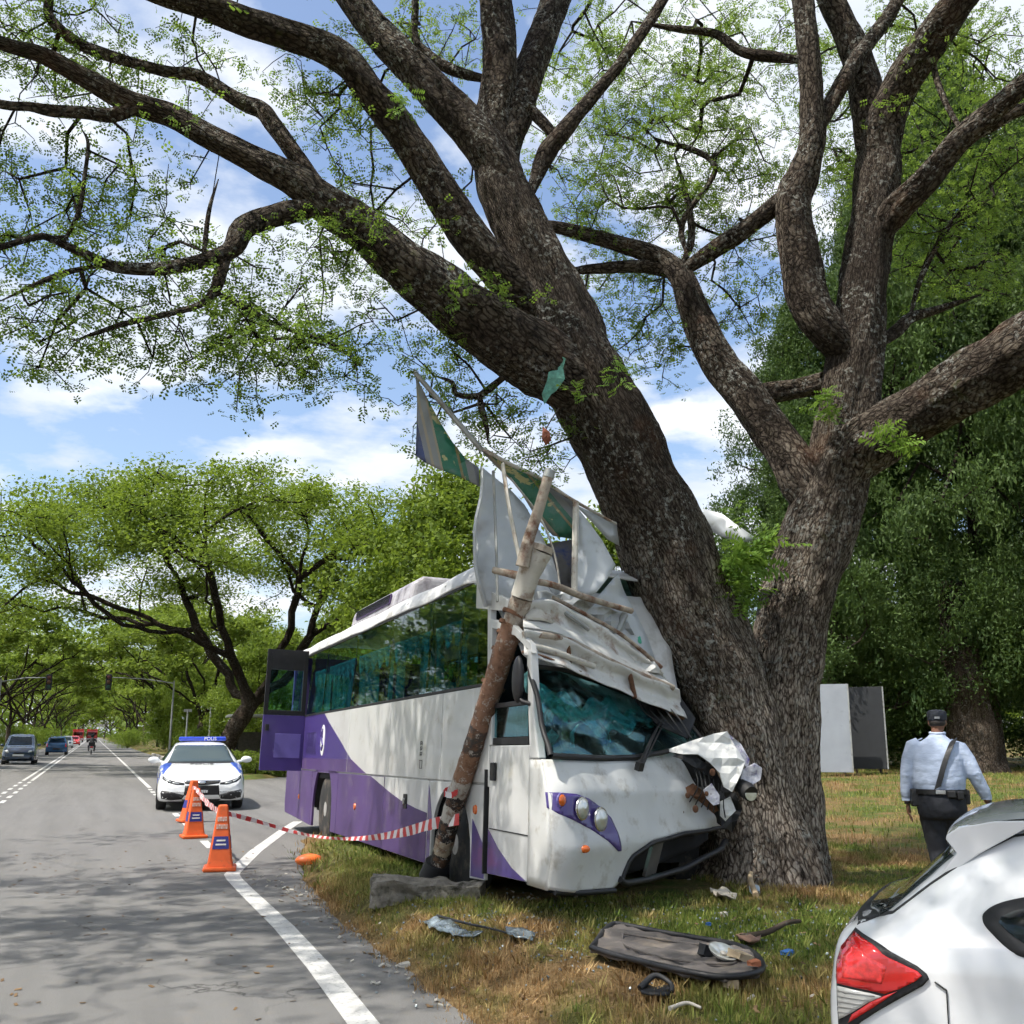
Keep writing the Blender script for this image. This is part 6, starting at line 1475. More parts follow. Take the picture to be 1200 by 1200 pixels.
lamp_piece([(1038, 1166), (1052, 1161), (1030, 1176), (1008, 1190), (996, 1198), (1000, 1188), (1020, 1174)], .011, 'red_lens', M_RED, TL)
lamp_piece([(984, 1155), (1000, 1159), (1020, 1163), (1034, 1167), (1018, 1174), (998, 1187), (986, 1194)], .010, 'reverse_lens', mat('reverse_lens', (.55, .54, .50), .2, var=.1, coat=1), TL)
lamp_piece([(1002, 1112), (1024, 1124), (1040, 1132), (1034, 1152), (1012, 1149), (990, 1145), (992, 1124)], .013, 'lamp_core', mat('red_core', (.75, .03, .03), .2, var=.25, vs=60, coat=1), TL)
for k_ in range(5): lamp_piece([(985, 1160 + 6 * k_), (1026 - 7 * k_, 1166 + 5 * k_), (1026 - 7 * k_, 1167.4 + 5 * k_), (985, 1161.6 + 6 * k_)], .0125, 'lens_rib', mat('lens_rib', (.32, .31, .29), .3), TL)
lamp_piece([(1096, 1150), (1110, 1160), (1112, 1200), (1111, 1200), (1108.6, 1161), (1095, 1151)], .0015, 'bumper_seam', M_BLK, suv)
lamp_piece([(1120, 1135), (1160, 1133), (1164, 1170), (1122, 1172), (1120, 1135), (1121, 1136), (1123, 1171), (1163, 1169), (1159, 1134)], .0012, 'filler_seam', mat('seam_grey', (.2, .2, .2), .5), suv) if False else None
W2([(-.585, .925), (.585, .925), (.535, 1.135), (-.535, 1.135)], .004, 'rear_window', M_CGLASS, 0, -1, None, .04, .006)
W2([(-.61, .905), (.61, .905), (.60, .923), (-.60, .923)], .003, 'window_seal', M_BLK, 0, -1, None, .04, .004)
W2([(-.60, .95), (.60, .95), (.50, 1.24), (-.50, 1.24)], .004, 'windscreen', M_CGLASS, 0, 1, None, .06, .006)
def spoil(a, b):
    y = -.585 + 1.17 * a; e = abs(2 * a - 1) ** 4
    prof_ = catmull(np.array([(.90, 1.292), (.76, 1.282), (.66, 1.262), (.60, 1.240), (.555, 1.212), (.548, 1.196), (.565, 1.180), (.605, 1.150), (.66, 1.14)]), 33)
    x, z = prof_[int(round(b * 32))]; return (x + .012 * e, y, z + .012 * (1 - (2 * a - 1) ** 2) - .014 * e)
sp0 = MB(); sp0.grid(spoil, 36, 32); sp0.build('spoiler', M_CARW2, suv, smooth=60)
for s in (-1, 1):
    fin = MB(); fin.prism([(.558, 1.195), (.562, 1.21), (.60, 1.236), (.72, 1.262), (.86, 1.268), (.66, 1.15), (.50, 1.035), (.475, 1.02), (.55, 1.10), (.59, 1.15)], 1, s * .60, s * .545); fin.build('spoiler_fin', M_CARW2, suv, bev=.012)
an = MB(); an.lathe([(.05, 0), (.045, .012), (.0, .02)], (.98, -.2, 1.305), 2, 20); an.build('aerial_base', M_CARW2, suv, smooth=50)
# ---------------------------------------------------------------- small vehicles on the road
def small_car(name, label, loc, rz, L_, Wd, H, paint_, nose):
    t = thing(name, label, 'car', loc, (0, 0, rz)); w = Wd / 2
    ST = [(0, .40, .55 * H, .62 * H, .8 * w, .85 * w, .7 * w), (.12, .25, .60 * H, .80 * H, .95 * w, .95 * w, .72 * w), (.5, .2, .62 * H, .96 * H, w, .98 * w, .74 * w), (L_ * .35, .18, .62 * H, H, w, .99 * w, .76 * w), (L_ * .58, .18, .61 * H, .98 * H, w, .99 * w, .76 * w), (L_ * .72, .18, .6 * H, .76 * H, w, .98 * w, .8 * w), (L_ * .80, .18, .57 * H, .63 * H, w, .97 * w, .8 * w), (L_ * .93, .2, .48 * H, .54 * H, .96 * w, .92 * w, .72 * w), (L_, .32, .36 * H, .40 * H, .75 * w, .7 * w, .5 * w)]
    b, bv_ = body_of('body', ST, paint_, t, (.16 * L_, .80 * L_), .37, .31, 50)
    for x in (.16 * L_, .80 * L_):
        for y in (-w + .1, w - .1): car_wheel(t, x, y, .30, .2)
    WW = lambda poly, off, nm, m, ax, sg: wrap(bv_, poly, ax, sg, off, nm, m, t, .08, .01, True, L_ / 2 if ax == 0 else 0)
    WW([(-.72 * w, .64 * H), (.72 * w, .64 * H), (.62 * w, .93 * H), (-.62 * w, .93 * H)], .006, 'windscreen', M_CGLASS, 0, 1)
    WW([(-.72 * w, .66 * H), (.72 * w, .66 * H), (.62 * w, .92 * H), (-.62 * w, .92 * H)], .006, 'rear_window', M_CGLASS, 0, -1)
    for s in (-1, 1):
        WW([(.3, .66 * H), (L_ * .66, .66 * H), (L_ * .55, .92 * H), (.5, .92 * H)], .006, 'side_window', M_CGLASS, 1, s)
        WW([(s * .55 * w, .40 * H), (s * .86 * w, .42 * H), (s * .88 * w, .48 * H), (s * .6 * w, .46 * H)], .008, 'headlamp', M_LENS, 0, 1)
        WW([(s * .78 * w, .42 * H), (s * .92 * w, .42 * H), (s * .90 * w, .62 * H), (s * .80 * w, .62 * H)], .008, 'tail_lamp', M_RED, 0, -1)
        q = MB(); q.ellipsoid((L_ * .66, s * (w + .1), .64 * H), (.08, .11, .07), 10, 6); q.build('mirror', paint_, t, smooth=60)
    WW([(-.3 * w, .42 * H), (.3 * w, .42 * H), (.3 * w, .34 * H), (-.3 * w, .34 * H)], .01, 'grille', M_BLK, 0, 1)
    WW([(-.28, .28 * H), (.28, .28 * H), (.28, .34 * H), (-.28, .34 * H)], .02, 'number_plate', M_WLET, 0, 1)
    WW([(-.28, .30 * H), (.28, .30 * H), (.28, .36 * H), (-.28, .36 * H)], .02, 'number_plate', M_PLATE, 0, -1)
    return t
M_NAVY = mat('car_navy', (.022, .04, .075), .2, var=.1, coat=.8); M_BLUEC = mat('car_blue', (.02, .085, .22), .22, var=.1, coat=.8); M_REDC = mat('car_red', (.5, .03, .03), .25, var=.1, coat=.6)
small_car('car', 'dark navy hatchback approaching at the left picture edge', (-3.75, 67.2, 0), math.radians(-90), 3.9, 1.68, 1.62, M_NAVY, 1)
small_car('car', 'small blue car farther along the left lane', (-2.75, 93.0, 0), math.radians(90), 3.8, 1.66, 1.5, M_BLUEC, 1)
small_car('car', 'distant red car near the vanishing point', (-2.9, 190, 0), math.radians(-90), 4, 1.75, 1.5, M_REDC, 1)
small_car('car', 'distant white car behind the blue car', (-3.3, 150, 0), math.radians(-90), 4, 1.75, 1.5, M_CARW, 1)
# far red lorries
lor = None
for i, (x, y, lab) in enumerate(((-3.4, 262, 'left one of the far red lorries closing the road'), (-.4, 268, 'middle one of the far red lorries closing the road'))):
    if lor is None:
        lor = thing('lorry', lab, 'lorry', (x, y, 0), (0, 0, 0)); q = MB(); q.box((0, .9, 1.5), (2.3, 1.8, 2.0)); q.build('cab', M_REDC, lor, bev=.15); q = MB(); q.box((0, 4.6, 1.75), (2.4, 5.2, 2.5)); q.build('body', M_REDC, lor, bev=.05)
        q = MB(); q.box((0, -.01, 1.95), (1.9, .03, .7)); q.build('windscreen', M_CGLASS, lor); q = MB(); q.box((0, -.05, .75), (2.2, .1, .3)); q.build('bumper', M_CARW, lor)
        for wx in (-1.0, 1.0):
            for wy in (1, 5.5): q = MB(); q.lathe([(.2, -.12), (.45, -.12), (.45, .12), (.2, .12)], (wx, wy, .45), 0, 16); q.build('wheel', M_TYRE, lor)
        t = lor
    else: t = copy_tree(lor); t.location = (x, y, 0); t['label'] = lab
    t['group'] = 'far red lorries'
# motorcycle with rider
mc = thing('motorcycle', 'dark motorcycle ridden away along the right lane', 'motorcycle', (-.1, 95.5, 0))
for y in (-.62, .62): q = MB(); q.lathe([(.22, -.05), (.30, -.045), (.30, .045), (.22, .05)], (0, y, .3), 0, 20); q.build('wheel', M_TYRE, mc)
q = MB(); q.ellipsoid((0, 0, .6), (.16, .55, .2)); q.ellipsoid((0, -.5, .78), (.15, .3, .1)); q.build('frame', M_NAVY, mc, smooth=50)
q = MB(); q.tube([(-.36, .45, 1.0), (0, .5, 1.03), (.36, .45, 1.0)], .02, 6); q.tube([(0, .5, 1.0), (0, .62, .3)], .03, 6); q.build('handlebar', M_BLKM, mc)
q = MB(); q.box((0, -.85, .85), (.5, .4, .36)); q.build('luggage_box', M_BLKM, mc, bev=.04); q = MB(); q.box((0, -1.06, .62), (.18, .03, .08)); q.build('tail_lamp', M_RED, mc)
q = MB(); q.box((0, -.95, .45), (.2, .02, .14)); q.build('number_plate', M_WLET, mc)
rd = thing('person', 'motorcycle rider in dark jacket and helmet seen from behind', 'person', (-.1, 95.4, .72))
q = MB(); q.tube([(0, -.05, .02), (0, .0, .3), (0, .08, .55), (0, .1, .66)], [.19, .21, .2, .08], 12); q.ellipsoid((0, .14, .82), (.14, .15, .16))
for s in (-1, 1): q.tube([(s * .2, .06, .54), (s * .33, .22, .36), (s * .34, .48, .3)], [.075, .06, .045], 8); q.tube([(s * .1, -.03, .0), (s * .26, .32, -.02), (s * .2, .12, -.45)], [.1, .085, .06], 8)
bd = q.build('body', mat('rider_dark', (.018, .018, .022), .8, var=.2), rd); rm = bd.modifiers.new('r', 'REMESH'); rm.mode = 'VOXEL'; rm.voxel_size = .03; rm.use_smooth_shade = True
# ================================================================== the officer (local: x right, y away from the camera, z up)
p = at(1097, 870, 9.5); OZ = hz(p[0], p[1])
of = thing('person', 'officer in pale blue shirt, dark trousers and cap walking away by the white car', 'person', (p[0], p[1], OZ), (0, 0, -math.radians(43))); of.scale = (.89, .92, .955)
M_SHIRT = mat('shirt_blue', (.40, .47, .61), .85, var=.05, vs=7, bump=.4, bs=6, dist=.035, stretch=(1, 1, 2.6))
M_TROU = mat('trousers_dark', (.012, .014, .020), .85, var=.25, vs=8, bump=.4, bs=10, dist=.02)
M_SKIN = mat('skin', (.20, .095, .06), .55, var=.12, vs=20); M_HAIR = mat('hair_dark', (.02, .016, .014), .7, var=.3); M_CAP = mat('cap_dark', (.018, .022, .032), .8, var=.25, vs=30, bump=.3, bs=90)
M_LEATH = mat('belt_leather', (.012, .012, .013), .5, var=.3)
def rings(q, R, n=28):
    V = []
    for z, cx, cy, rx, ry in R:
        for k in range(n):
            a = 2 * PI * k / n; ca, sa = math.cos(a), math.sin(a); e = .85
            V.append((cx + rx * abs(ca) ** e * (1 if ca > 0 else -1), cy + ry * abs(sa) ** e * (1 if sa > 0 else -1), z))
    m = len(R); F = [(i * n + k, i * n + (k + 1) % n, (i + 1) * n + (k + 1) % n, (i + 1) * n + k) for i in range(m - 1) for k in range(n)]
    F += [tuple(range(n - 1, -1, -1)), tuple((m - 1) * n + k for k in range(n))]; q.add(V, F)
def rem(o, vx, smooth=4, disp=0, dsz=.1):
    m = o.modifiers.new('remesh', 'REMESH'); m.mode = 'VOXEL'; m.voxel_size = vx; m.use_smooth_shade = True
    if smooth: s = o.modifiers.new('smooth', 'SMOOTH'); s.iterations = smooth; s.factor = .6
    if disp:
        tx = bpy.data.textures.new(o.name + '_folds', 'CLOUDS'); tx.noise_scale = dsz; d = o.modifiers.new('folds', 'DISPLACE'); d.texture = tx; d.strength = disp; d.mid_level = .5
    return o
# body: head, neck, arms, hands, legs as one skin
q = MB(); HX = .028
q.ellipsoid((HX, .075, 1.665), (.076, .094, .108), 20, 14); q.ellipsoid((HX, .10, 1.61), (.06, .07, .07)); q.tube([(.015, .045, 1.46), (.022, .055, 1.60)], [.062, .058], 14)
for s in (-1, 1): q.ellipsoid((HX + s * .078, .072, 1.655), (.014, .022, .033), 10, 8)
q.ellipsoid((HX, .172, 1.655), (.014, .02, .024), 8, 6)
rings(q, [(.98, 0, 0, .19, .12), (1.2, 0, 0, .19, .13), (1.4, 0, .02, .19, .11), (1.48, .01, .03, .12, .08)])
ARM = {-1: [(-.215, .03, 1.425), (-.295, .0, 1.19), (-.322, .03, .98), (-.315, .045, .90)], 1: [(.215, .03, 1.40), (.325, .01, 1.19), (.415, .06, 1.0), (.435, .085, .925)]}
for s in (-1, 1):
    q.tube(ARM[s], [.06, .05, .038, .03], 12)
    h = np.array(ARM[s][-1]); q.ellipsoid(h + [0, .01, -.045], (.022, .042, .055), 12, 8)
    for i in range(4):
        b = h + [-.004 * s, -.022 + .019 * i, -.088]; ln = (.07, .08, .076, .06)[i]
        q.tube([b, b + [-.012 * s, .006, -ln * .5], b + [-.03 * s, .012, -ln]], [.0105, .0095, .0075], 8)
    q.tube([h + [-.004 * s, .035, -.03], h + [-.014 * s, .062, -.06], h + [-.02 * s, .066, -.088]], [.014, .012, .009], 8)
LEG = {-1: [(-.105, 0, .88), (-.065, .03, .48), (-.045, -.06, .09)], 1: [(.10, .02, .88), (.09, .13, .50), (.07, .22, .09)]}
for s in (-1, 1): q.tube(LEG[s], [.10, .07, .045], 12)
rem(q.build('body', M_SKIN, of), .0075, 2)
# shirt
q = MB(); rings(q, [(.985, 0, .0, .222, .155), (1.04, 0, .0, .236, .168), (1.11, 0, -.004, .248, .178), (1.22, 0, -.004, .242, .172), (1.33, 0, .004, .240, .158), (1.41, .0, .014, .232, .132), (1.465, .006, .028, .185, .108), (1.505, .012, .040, .115, .088), (1.535, .018, .05, .078, .078), (1.565, .02, .055, .068, .068)])
for s in (-1, 1):
    A = [np.array(a) for a in ARM[s]]; q.tube([A[0] + [-.05 * s, 0, .01], A[0], (A[0] + A[1]) / 2 + [.012 * s, 0, 0], A[1], A[2] + (A[2] - A[1]) * -.1, A[2] + (A[3] - A[2]) * .35], [.085, .088, .080, .073, .062, .050], 16)
sh_ = rem(q.build('shirt', M_SHIRT, of), .012, 5, .007, .05)
q = MB(); q.tube([(.02 + .071 * math.cos(a), .055 + .072 * math.sin(a), 1.558 + .006 * math.sin(a)) for a in np.linspace(0, 2 * PI, 25)], .013, 8, False); q.build('collar', M_SHIRT, of, smooth=60)
for s in (-1, 1):
    q = MB(); q.box((s * .185 + .008, .025, 1.482 - .005 * s), (.11, .052, .012), (0, s * .42, 0)); q.build('epaulette', M_SHIRT, of, bev=.005)
    A = np.array(ARM[s][2]) + (np.array(ARM[s][3]) - np.array(ARM[s][2])) * .3; q = MB(); q.tube([A + [0, 0, .02], A - [0, 0, .025]], [.052, .050], 16); q.build('cuff', M_SHIRT, of, smooth=50)
    W_ = np.array(ARM[s][3]) + [0, 0, .012]; q = MB(); q.tube([W_ + [0, 0, .01], W_ - [0, 0, .01]], [.036, .036], 14); q.build('watch' if s < 0 else 'bracelet', M_LEATH, of)
# trousers
q = MB(); rings(q, [(1.03, 0, 0, .228, .162), (.95, 0, -.006, .240, .180), (.86, 0, -.008, .238, .182), (.78, 0, 0, .215, .16)])
for s in (-1, 1):
    Lg = [np.array(a) for a in LEG[s]]; q.tube([Lg[0] + [0, 0, .02], Lg[0] * .6 + Lg[1] * .4, Lg[1], Lg[1] * .4 + Lg[2] * .6, Lg[2] + [0, 0, -.02]], [.132, .118, .096, .085, .082], 16)
rem(q.build('trousers', M_TROU, of), .013, 4, .018, .1)
for s in (-1, 1):
    f = np.array(LEG[s][2]); q = MB(); q.ellipsoid(f + [0, .07, -.045], (.048, .13, .045), 14, 8); q.box(f + [0, .07, -.078], (.085, .24, .02)); q.build('shoe', M_LEATH, of, smooth=50)
# belt with pouches
n = 40; V = []
for z in (1.0, 1.045):
    for rr in (.0, .012):
        for k in range(n):
            a = 2 * PI * k / n; ca, sa = math.cos(a), math.sin(a); e = .85; V.append(((.240 + rr) * abs(ca) ** e * (1 if ca > 0 else -1), (.178 + rr) * abs(sa) ** e * (1 if sa > 0 else -1), z))
F = []
for k in range(n):
    j = (k + 1) % n; F += [(k, j, n + j, n + k), (n + k, n + j, 3 * n + j, 3 * n + k), (2 * n + k, 3 * n + k, 3 * n + j, 2 * n + j), (k, 2 * n + k, 2 * n + j, j)]
bt = obj('belt', V, F, M_LEATH, of, smooth=False)
q = MB(); q.box((.0, -.192, 1.022), (.09, .012, .035)); q.build('belt_plate', M_ALLOY, bt, bev=.004)
for nm, c, s_, r in (('holster', (-.245, -.05, .965), (.075, .11, .16), .2), ('pouch', (.10, -.185, 1.005), (.085, .04, .07), 0), ('pouch', (.175, -.16, .995), (.065, .05, .075), .4), ('radio_pouch', (.245, -.03, .975), (.05, .07, .13), -.1)):
    q = MB(); q.box(c, s_, (0, 0, r)); q.build(nm, M_LEATH, of, bev=.012)
# shoulder strap across the back
S = [(.165, -.02, 1.497), (.15, -.075, 1.475), (.115, -.135, 1.41), (.06, -.172, 1.29), (.015, -.188, 1.17), (-.025, -.192, 1.06)]
C_ = catmull(np.array(S), 24); V = []
for i in range(24): V += [C_[i] + np.array([.033, -.010, .018]), C_[i] + np.array([-.033, -.010, -.018])]
obj('shoulder_strap', V, [(2 * i, 2 * i + 1, 2 * i + 3, 2 * i + 2) for i in range(23)], M_LEATH, of).modifiers.new('s', 'SOLIDIFY').thickness = .006
# cap
q = MB(); V = []; q.lathe([(.090, 1.675), (.094, 1.69), (.097, 1.735), (.088, 1.762), (.05, 1.775), (.0, 1.778)], (HX, .072, 0), 2, 28); cp = q.build('cap', M_CAP, of, smooth=50); cp.scale = (1, 1.1, 1); cp.location = (0, -.007, 0)
q = MB(); q.add([(HX + .085 * math.cos(a), .10 + .06 * math.sin(a) + f * .085 * math.sin(a), 1.690 - f * .018) for f in (0, 1) for a in np.linspace(0, PI, 16)], [(i, i + 1, 17 + i, 16 + i) for i in range(15)]); q.build('peak', M_CAP, of, solid=.006)
q = MB(); q.box((HX, -.032, 1.70), (.05, .006, .02)); q.build('cap_strap', mat('cap_grey', (.25, .26, .28), .7), of)
q = MB(); q.ellipsoid((HX, .062, 1.655), (.082, .092, .055), 18, 10); q.build('hair', M_HAIR, of, smooth=60)
# ================================================================== cones, kerb block, debris, boards, street furniture
M_CONE = mat('cone_orange', (.72, .115, .02), .5, var=.1, vs=6, dirt=(.30, .09, .04), da=.56, ds=7); M_CWH = mat('cone_white', (.70, .66, .60), .6, var=.1, dirt=(.5, .25, .15), da=.55, ds=20); M_CBL = mat('cone_blue', (.025, .03, .20), .5, var=.15)
def cone(loc, rz, label, tilt=(0, 0)):
    c = thing('traffic_cone', label, 'cone', loc, (tilt[0], tilt[1], rz), 'orange traffic cones by the crash')
    q = MB(); q.box((0, 0, .025), (.38, .38, .05)); q.build('base', M_CONE, c, bev=.018)
    def sq(z, r): return [(sx * r, sy * r, z) for sx, sy in ((-1, -1), (1, -1), (1, 1), (-1, 1))]
    lv = [(.05, .150), (.12, .136), (.30, .112), (.55, .080), (.70, .062), (.745, .055)]
    V = [p for z, r in lv for p in sq(z, r)]; F = [(i * 4 + k, i * 4 + (k + 1) % 4, i * 4 + 4 + (k + 1) % 4, i * 4 + 4 + k) for i in range(len(lv) - 1) for k in range(4)] + [(20, 21, 22, 23)]
    q = MB(); q.add(V, F); q.build('body', M_CONE, c, bev=.022, seg=3)
    fr = lambda z: float(np.interp(z, [a for a, _ in lv], [b for _, b in lv]))
    for nm, z0, z1, m, k in (('label', .25, .39, M_CBL, .80),):
        for ax in range(4):
            V = []
            for z in (z0, z1):
                for s in (-1, 1):
                    x, y = s * fr(z) * k, -fr(z) - .004; a = ax * PI / 2; V.append((x * math.cos(a) - y * math.sin(a), x * math.sin(a) + y * math.cos(a), z))
            obj(nm, V, [(0, 1, 3, 2)], m, c).modifiers.new('s', 'SOLIDIFY').thickness = .003
    q = MB()
    for row, z in enumerate((.585, .50)):
        n = 4 + row
        for i in range(n):
            x = (i - (n - 1) / 2) * fr(z) * 1.5 / n; y = -fr(z) - .005; w_ = fr(z) * 1.05 / n
            q.box((x - w_ * .35, y, z), (w_ * .28, .004, .05), (-.13, 0, 0)); q.box((x + w_ * .35, y, z), (w_ * .28, .004, .05), (-.13, 0, 0)); q.box((x, y, z + .018 * (1 if i % 2 else -1)), (w_ * .7, .004, .012), (-.13, 0, 0))
    q.box((0, -fr(.34) - .006, .345), (.10, .003, .018), (-.13, 0, 0)); q.box((0, -fr(.30) - .006, .30), (.12, .003, .018), (-.13, 0, 0))
    tag(q.build('lettering', M_CWH, c), kind='stuff')
    return c
cone((1.50, 13.05, .002), math.radians(-8), 'nearest orange cone with blue label at the bend of the white line')
cone((1.56, 17.25, .002), math.radians(4), 'orange cone with pale blue label in front of the police car')
cone((1.74, 20.3, .002), math.radians(14), 'leaning cone half hidden behind the one before the police car', (0, math.radians(4)))
# concrete block in the grass
M_CONC = mat('old_concrete', (.21, .19, .16), .95, var=.35, vs=7, bump=.9, bs=22, dist=.03, dirt=(.05, .045, .03), da=.5, ds=6)
def rock(name, c, size, rot, m, amp=.06, sub=4):
    bm = bmesh.new(); bmesh.ops.create_cube(bm, size=1); bmesh.ops.subdivide_edges(bm, edges=bm.edges[:], cuts=sub * 2, use_grid_fill=True)
    for v in bm.verts:
        p_ = Vector((v.co.x * size[0], v.co.y * size[1], v.co.z * size[2])); n_ = noise.noise(p_ * 4) + .5 * noise.noise(p_ * 11)
        v.co = p_ * (1 + .0) + v.co.normalized() * n_ * amp
    me = bpy.data.meshes.new(name); bm.to_mesh(me); bm.free(); me.materials.append(m); o = link(bpy.data.objects.new(name, me)); o.location = c; o.rotation_euler = rot; return o
g0, g1 = gp(440, 1055, .18), gp(568, 1050, .22); cc_ = (g0 + g1) / 2; ang = math.atan2(g1[1] - g0[1], g1[0] - g0[0]); ln = np.linalg.norm(g1 - g0)
o = rock('kerb_block', (cc_[0], cc_[1] + .08, hz(cc_[0], cc_[1]) + .05), (ln * 1.02, .22, .20), (.1, .02, ang), M_CONC, .085, 8); tag(o, 'weathered broken concrete kerb block in the grass beside the front wheel', 'kerb block')
def on(px, py, dz=0.0):
    z = .17
    for _ in range(4): g = gp(px, py, z); z = hz(g[0], g[1])
    return np.array([g[0], g[1], z + dz])
def flat_piece(name, pts, m, label, cat, thick=.01, lift=.04, amp=.02, step=.06, rim=None):
    """an object lying in the grass: outline given as photo pixels on the ground"""
    W_ = [on(*q_) for q_ in pts]; c0_ = np.mean(W_, 0); P2 = [(w_[0] - c0_[0], w_[1] - c0_[1]) for w_ in W_]; vv, ff = cdt_patch(P2, step)
    V = [(x, y, hz(x + c0_[0], y + c0_[1]) - c0_[2] + lift + amp * noise.noise((x * 6, y * 6, thick * 90)) + amp * noise.noise((x * 17, y * 17, 2))) for x, y in vv]
    t = thing(name, label, cat, tuple(c0_)); o = obj('sheet', V, ff, m, t, smooth=True); md = o.modifiers.new('s', 'SOLIDIFY'); md.thickness = thick; md.offset = 0
    if rim:
        q = MB(); R_ = [(x * .985, y * .985, hz(x + c0_[0], y + c0_[1]) - c0_[2] + lift + .012) for x, y in P2]; R_.append(R_[0]); q.tube(catmull(np.array(R_), 80), rim, 8, False); q.build('rim', M_BLKM, t, smooth=60)
    return t
M_SHARD = mat('broken_glass', (.26, .31, .33), .15, .25, var=.45, vs=26, bump=.5, bs=40, dirt=(.06, .08, .09), da=.5, ds=18)
M_MAT = mat('dusty_panel', (.085, .075, .07), .8, var=.25, vs=5, bump=.4, bs=35, dirt=(.17, .14, .11), da=.52, ds=5)
pn = flat_piece('engine_cover', [(692, 1128), (700, 1117), (706, 1108), (718, 1098), (735, 1100), (775, 1108), (820, 1116), (862, 1124), (884, 1134), (896, 1148), (890, 1160), (850, 1166), (800, 1158), (745, 1144), (715, 1136)], M_MAT, 'large dusty black plastic panel lying on the grass', 'panel', .02, .075, .022, .06, .018)
W_ = [on(*q_) for q_ in ((730, 1112), (790, 1122), (850, 1132), (860, 1150), (790, 1145), (735, 1128))]; c0_ = np.array(pn.location); q = MB(); R_ = [w_ - c0_ + [0, 0, .095] for w_ in W_]; q.tube(catmull(np.array(R_ + R_[:1]), 60), .008, 6, False); q.build('ridge', M_MAT, pn, smooth=60)
def lump(name, px, py, size, m, label, cat, dz=.02, rot=(0, 0, 0), amp=.02):
    g = on(px, py, dz); o = rock(name, tuple(g), size, rot, m, amp, 2); return tag(o, label, cat)
M_PALE = mat('pale_debris', (.42, .39, .34), .7, var=.2); M_TAN = mat('tan_foam', (.40, .31, .20), .9, var=.2); M_TERR = mat('red_scrap', (.32, .11, .05), .8, var=.2); M_BLUEP = mat('blue_scrap', (.03, .11, .32), .6, var=.3)
q0 = on(848, 1146, .12); pt = thing('broken_lamp', 'cracked round lamp dish lying on the black panel', 'lamp', tuple(q0), (.4, .1, 0)); q = MB(); q.lathe([(.0, -.02), (.05, -.01), (.085, .02), (.09, .03), (.08, .03), (.0, .0)], (0, 0, 0), 2, 20); q.build('dish', M_LENS, pt, smooth=50); q = MB(); q.lathe([(.012, -.03), (.02, .02), (.0, .03)], (0, 0, 0), 2, 10); q.build('bulb', M_PALE, pt)
lump('foam_piece', 868, 1147, (.15, .09, .05), M_TAN, 'pale tan foam chunk on the end of the black panel', 'debris', .12, (.2, .3, .5))
lump('housing', 828, 1140, (.08, .06, .07), M_BLKM, 'small dark lamp housing on the black panel', 'debris', .12, (0, .4, .2))
lump('red_fragment', 884, 1154, (.06, .05, .03), M_TERR, 'small red fragment on the tip of the black panel', 'debris', .11)
lump('foam_piece', 856, 1164, (.07, .05, .05), M_TAN, 'little tan scrap below the black panel', 'debris', .05)
flat_piece('glass_sheet', [(494, 1090), (512, 1086), (530, 1088), (548, 1098), (566, 1101), (562, 1106), (535, 1106), (512, 1103)], M_SHARD, 'larger grey sheet of shattered window glass on the grass', 'glass', .008, .05, .03, .05)
flat_piece('glass_sheet', [(592, 1098), (612, 1096), (628, 1101), (624, 1107), (604, 1108), (594, 1104)], M_SHARD, 'smaller grey sheet of shattered window glass on the grass', 'glass', .008, .05, .03, .05)
def stick(name, pts, r, m, label, cat):
    P = [on(a, b, dz) for a, b, dz in pts]; q = MB(); q.tube(catmull(np.array(P), 20), np.linspace(r, r * .6, 20), 8); return tag(q.build(name, m, smooth=50), label, cat)
stick('rubber_strip', [(512, 1085, .07), (545, 1092, .06), (575, 1099, .06), (600, 1104, .05)], .011, M_BLK, 'black window rubber strip curled between the glass sheets', 'rubber strip')
stick('rubber_strip', [(750, 1170, .05), (768, 1164, .09), (786, 1166, .06), (788, 1172, .04)], .018, M_BLK, 'curved black moulding in front of the black panel', 'moulding')
flat_piece('moulding', [(750, 1168), (768, 1164), (788, 1166), (785, 1173), (770, 1178), (752, 1175)], M_BLKM, 'black plastic scrap in front of the large panel', 'debris', .012, .04, .02, .04)
stick('fallen_branch', [(868, 1108, .05), (898, 1104, .06), (922, 1094, .07), (938, 1090, .06)], .024, M_BARK2, 'broken branch on the grass left of the white car', 'branch')
flat_piece('cloth_scrap', [(862, 1104), (878, 1101), (892, 1106), (888, 1113), (868, 1112)], mat('brown_cloth', (.22, .13, .09), .9, var=.3), 'brown rag lying beside the broken branch', 'rag', .012, .05, .03, .05)
stick('root_strip', [(886, 1052, .02), (880, 1040, .10), (890, 1025, .16), (898, 1008, .30)], .028, M_TAN, 'pale strip of torn wood leaning at the trunk foot', 'wood')
flat_piece('paper_scrap', [(832, 1052), (848, 1050), (864, 1053), (862, 1060), (846, 1061)], mat('cream_paper', (.5, .45, .37), .8, var=.15), 'crumpled cream paper at the foot of the trunk', 'paper', .006, .05, .04, .04)
lump('plastic_cup', 884, 1047, (.07, .06, .07), mat('pale_blue_plastic', (.42, .5, .58), .4, var=.2), 'pale blue plastic scrap beside the torn wood', 'debris', .03)
lump('blue_scrap', 922, 1123, (.07, .05, .03), M_BLUEP, 'bright blue plastic scrap left of the white car', 'debris', .03)
lump('blue_scrap', 830, 1088, (.03, .03, .02), M_BLUEP, 'tiny blue scrap in the grass beyond the black panel', 'debris', .03)
lump('pale_stone', 848, 1185 - 110, (.05, .04, .03), M_PALE, 'pale stone in the grass below the bus bumper', 'stone', .02)
stick('pale_stick', [(785, 1192, .04), (805, 1188, .05), (822, 1191, .04)], .012, M_PALE, 'pale stick at the lower picture edge', 'stick')
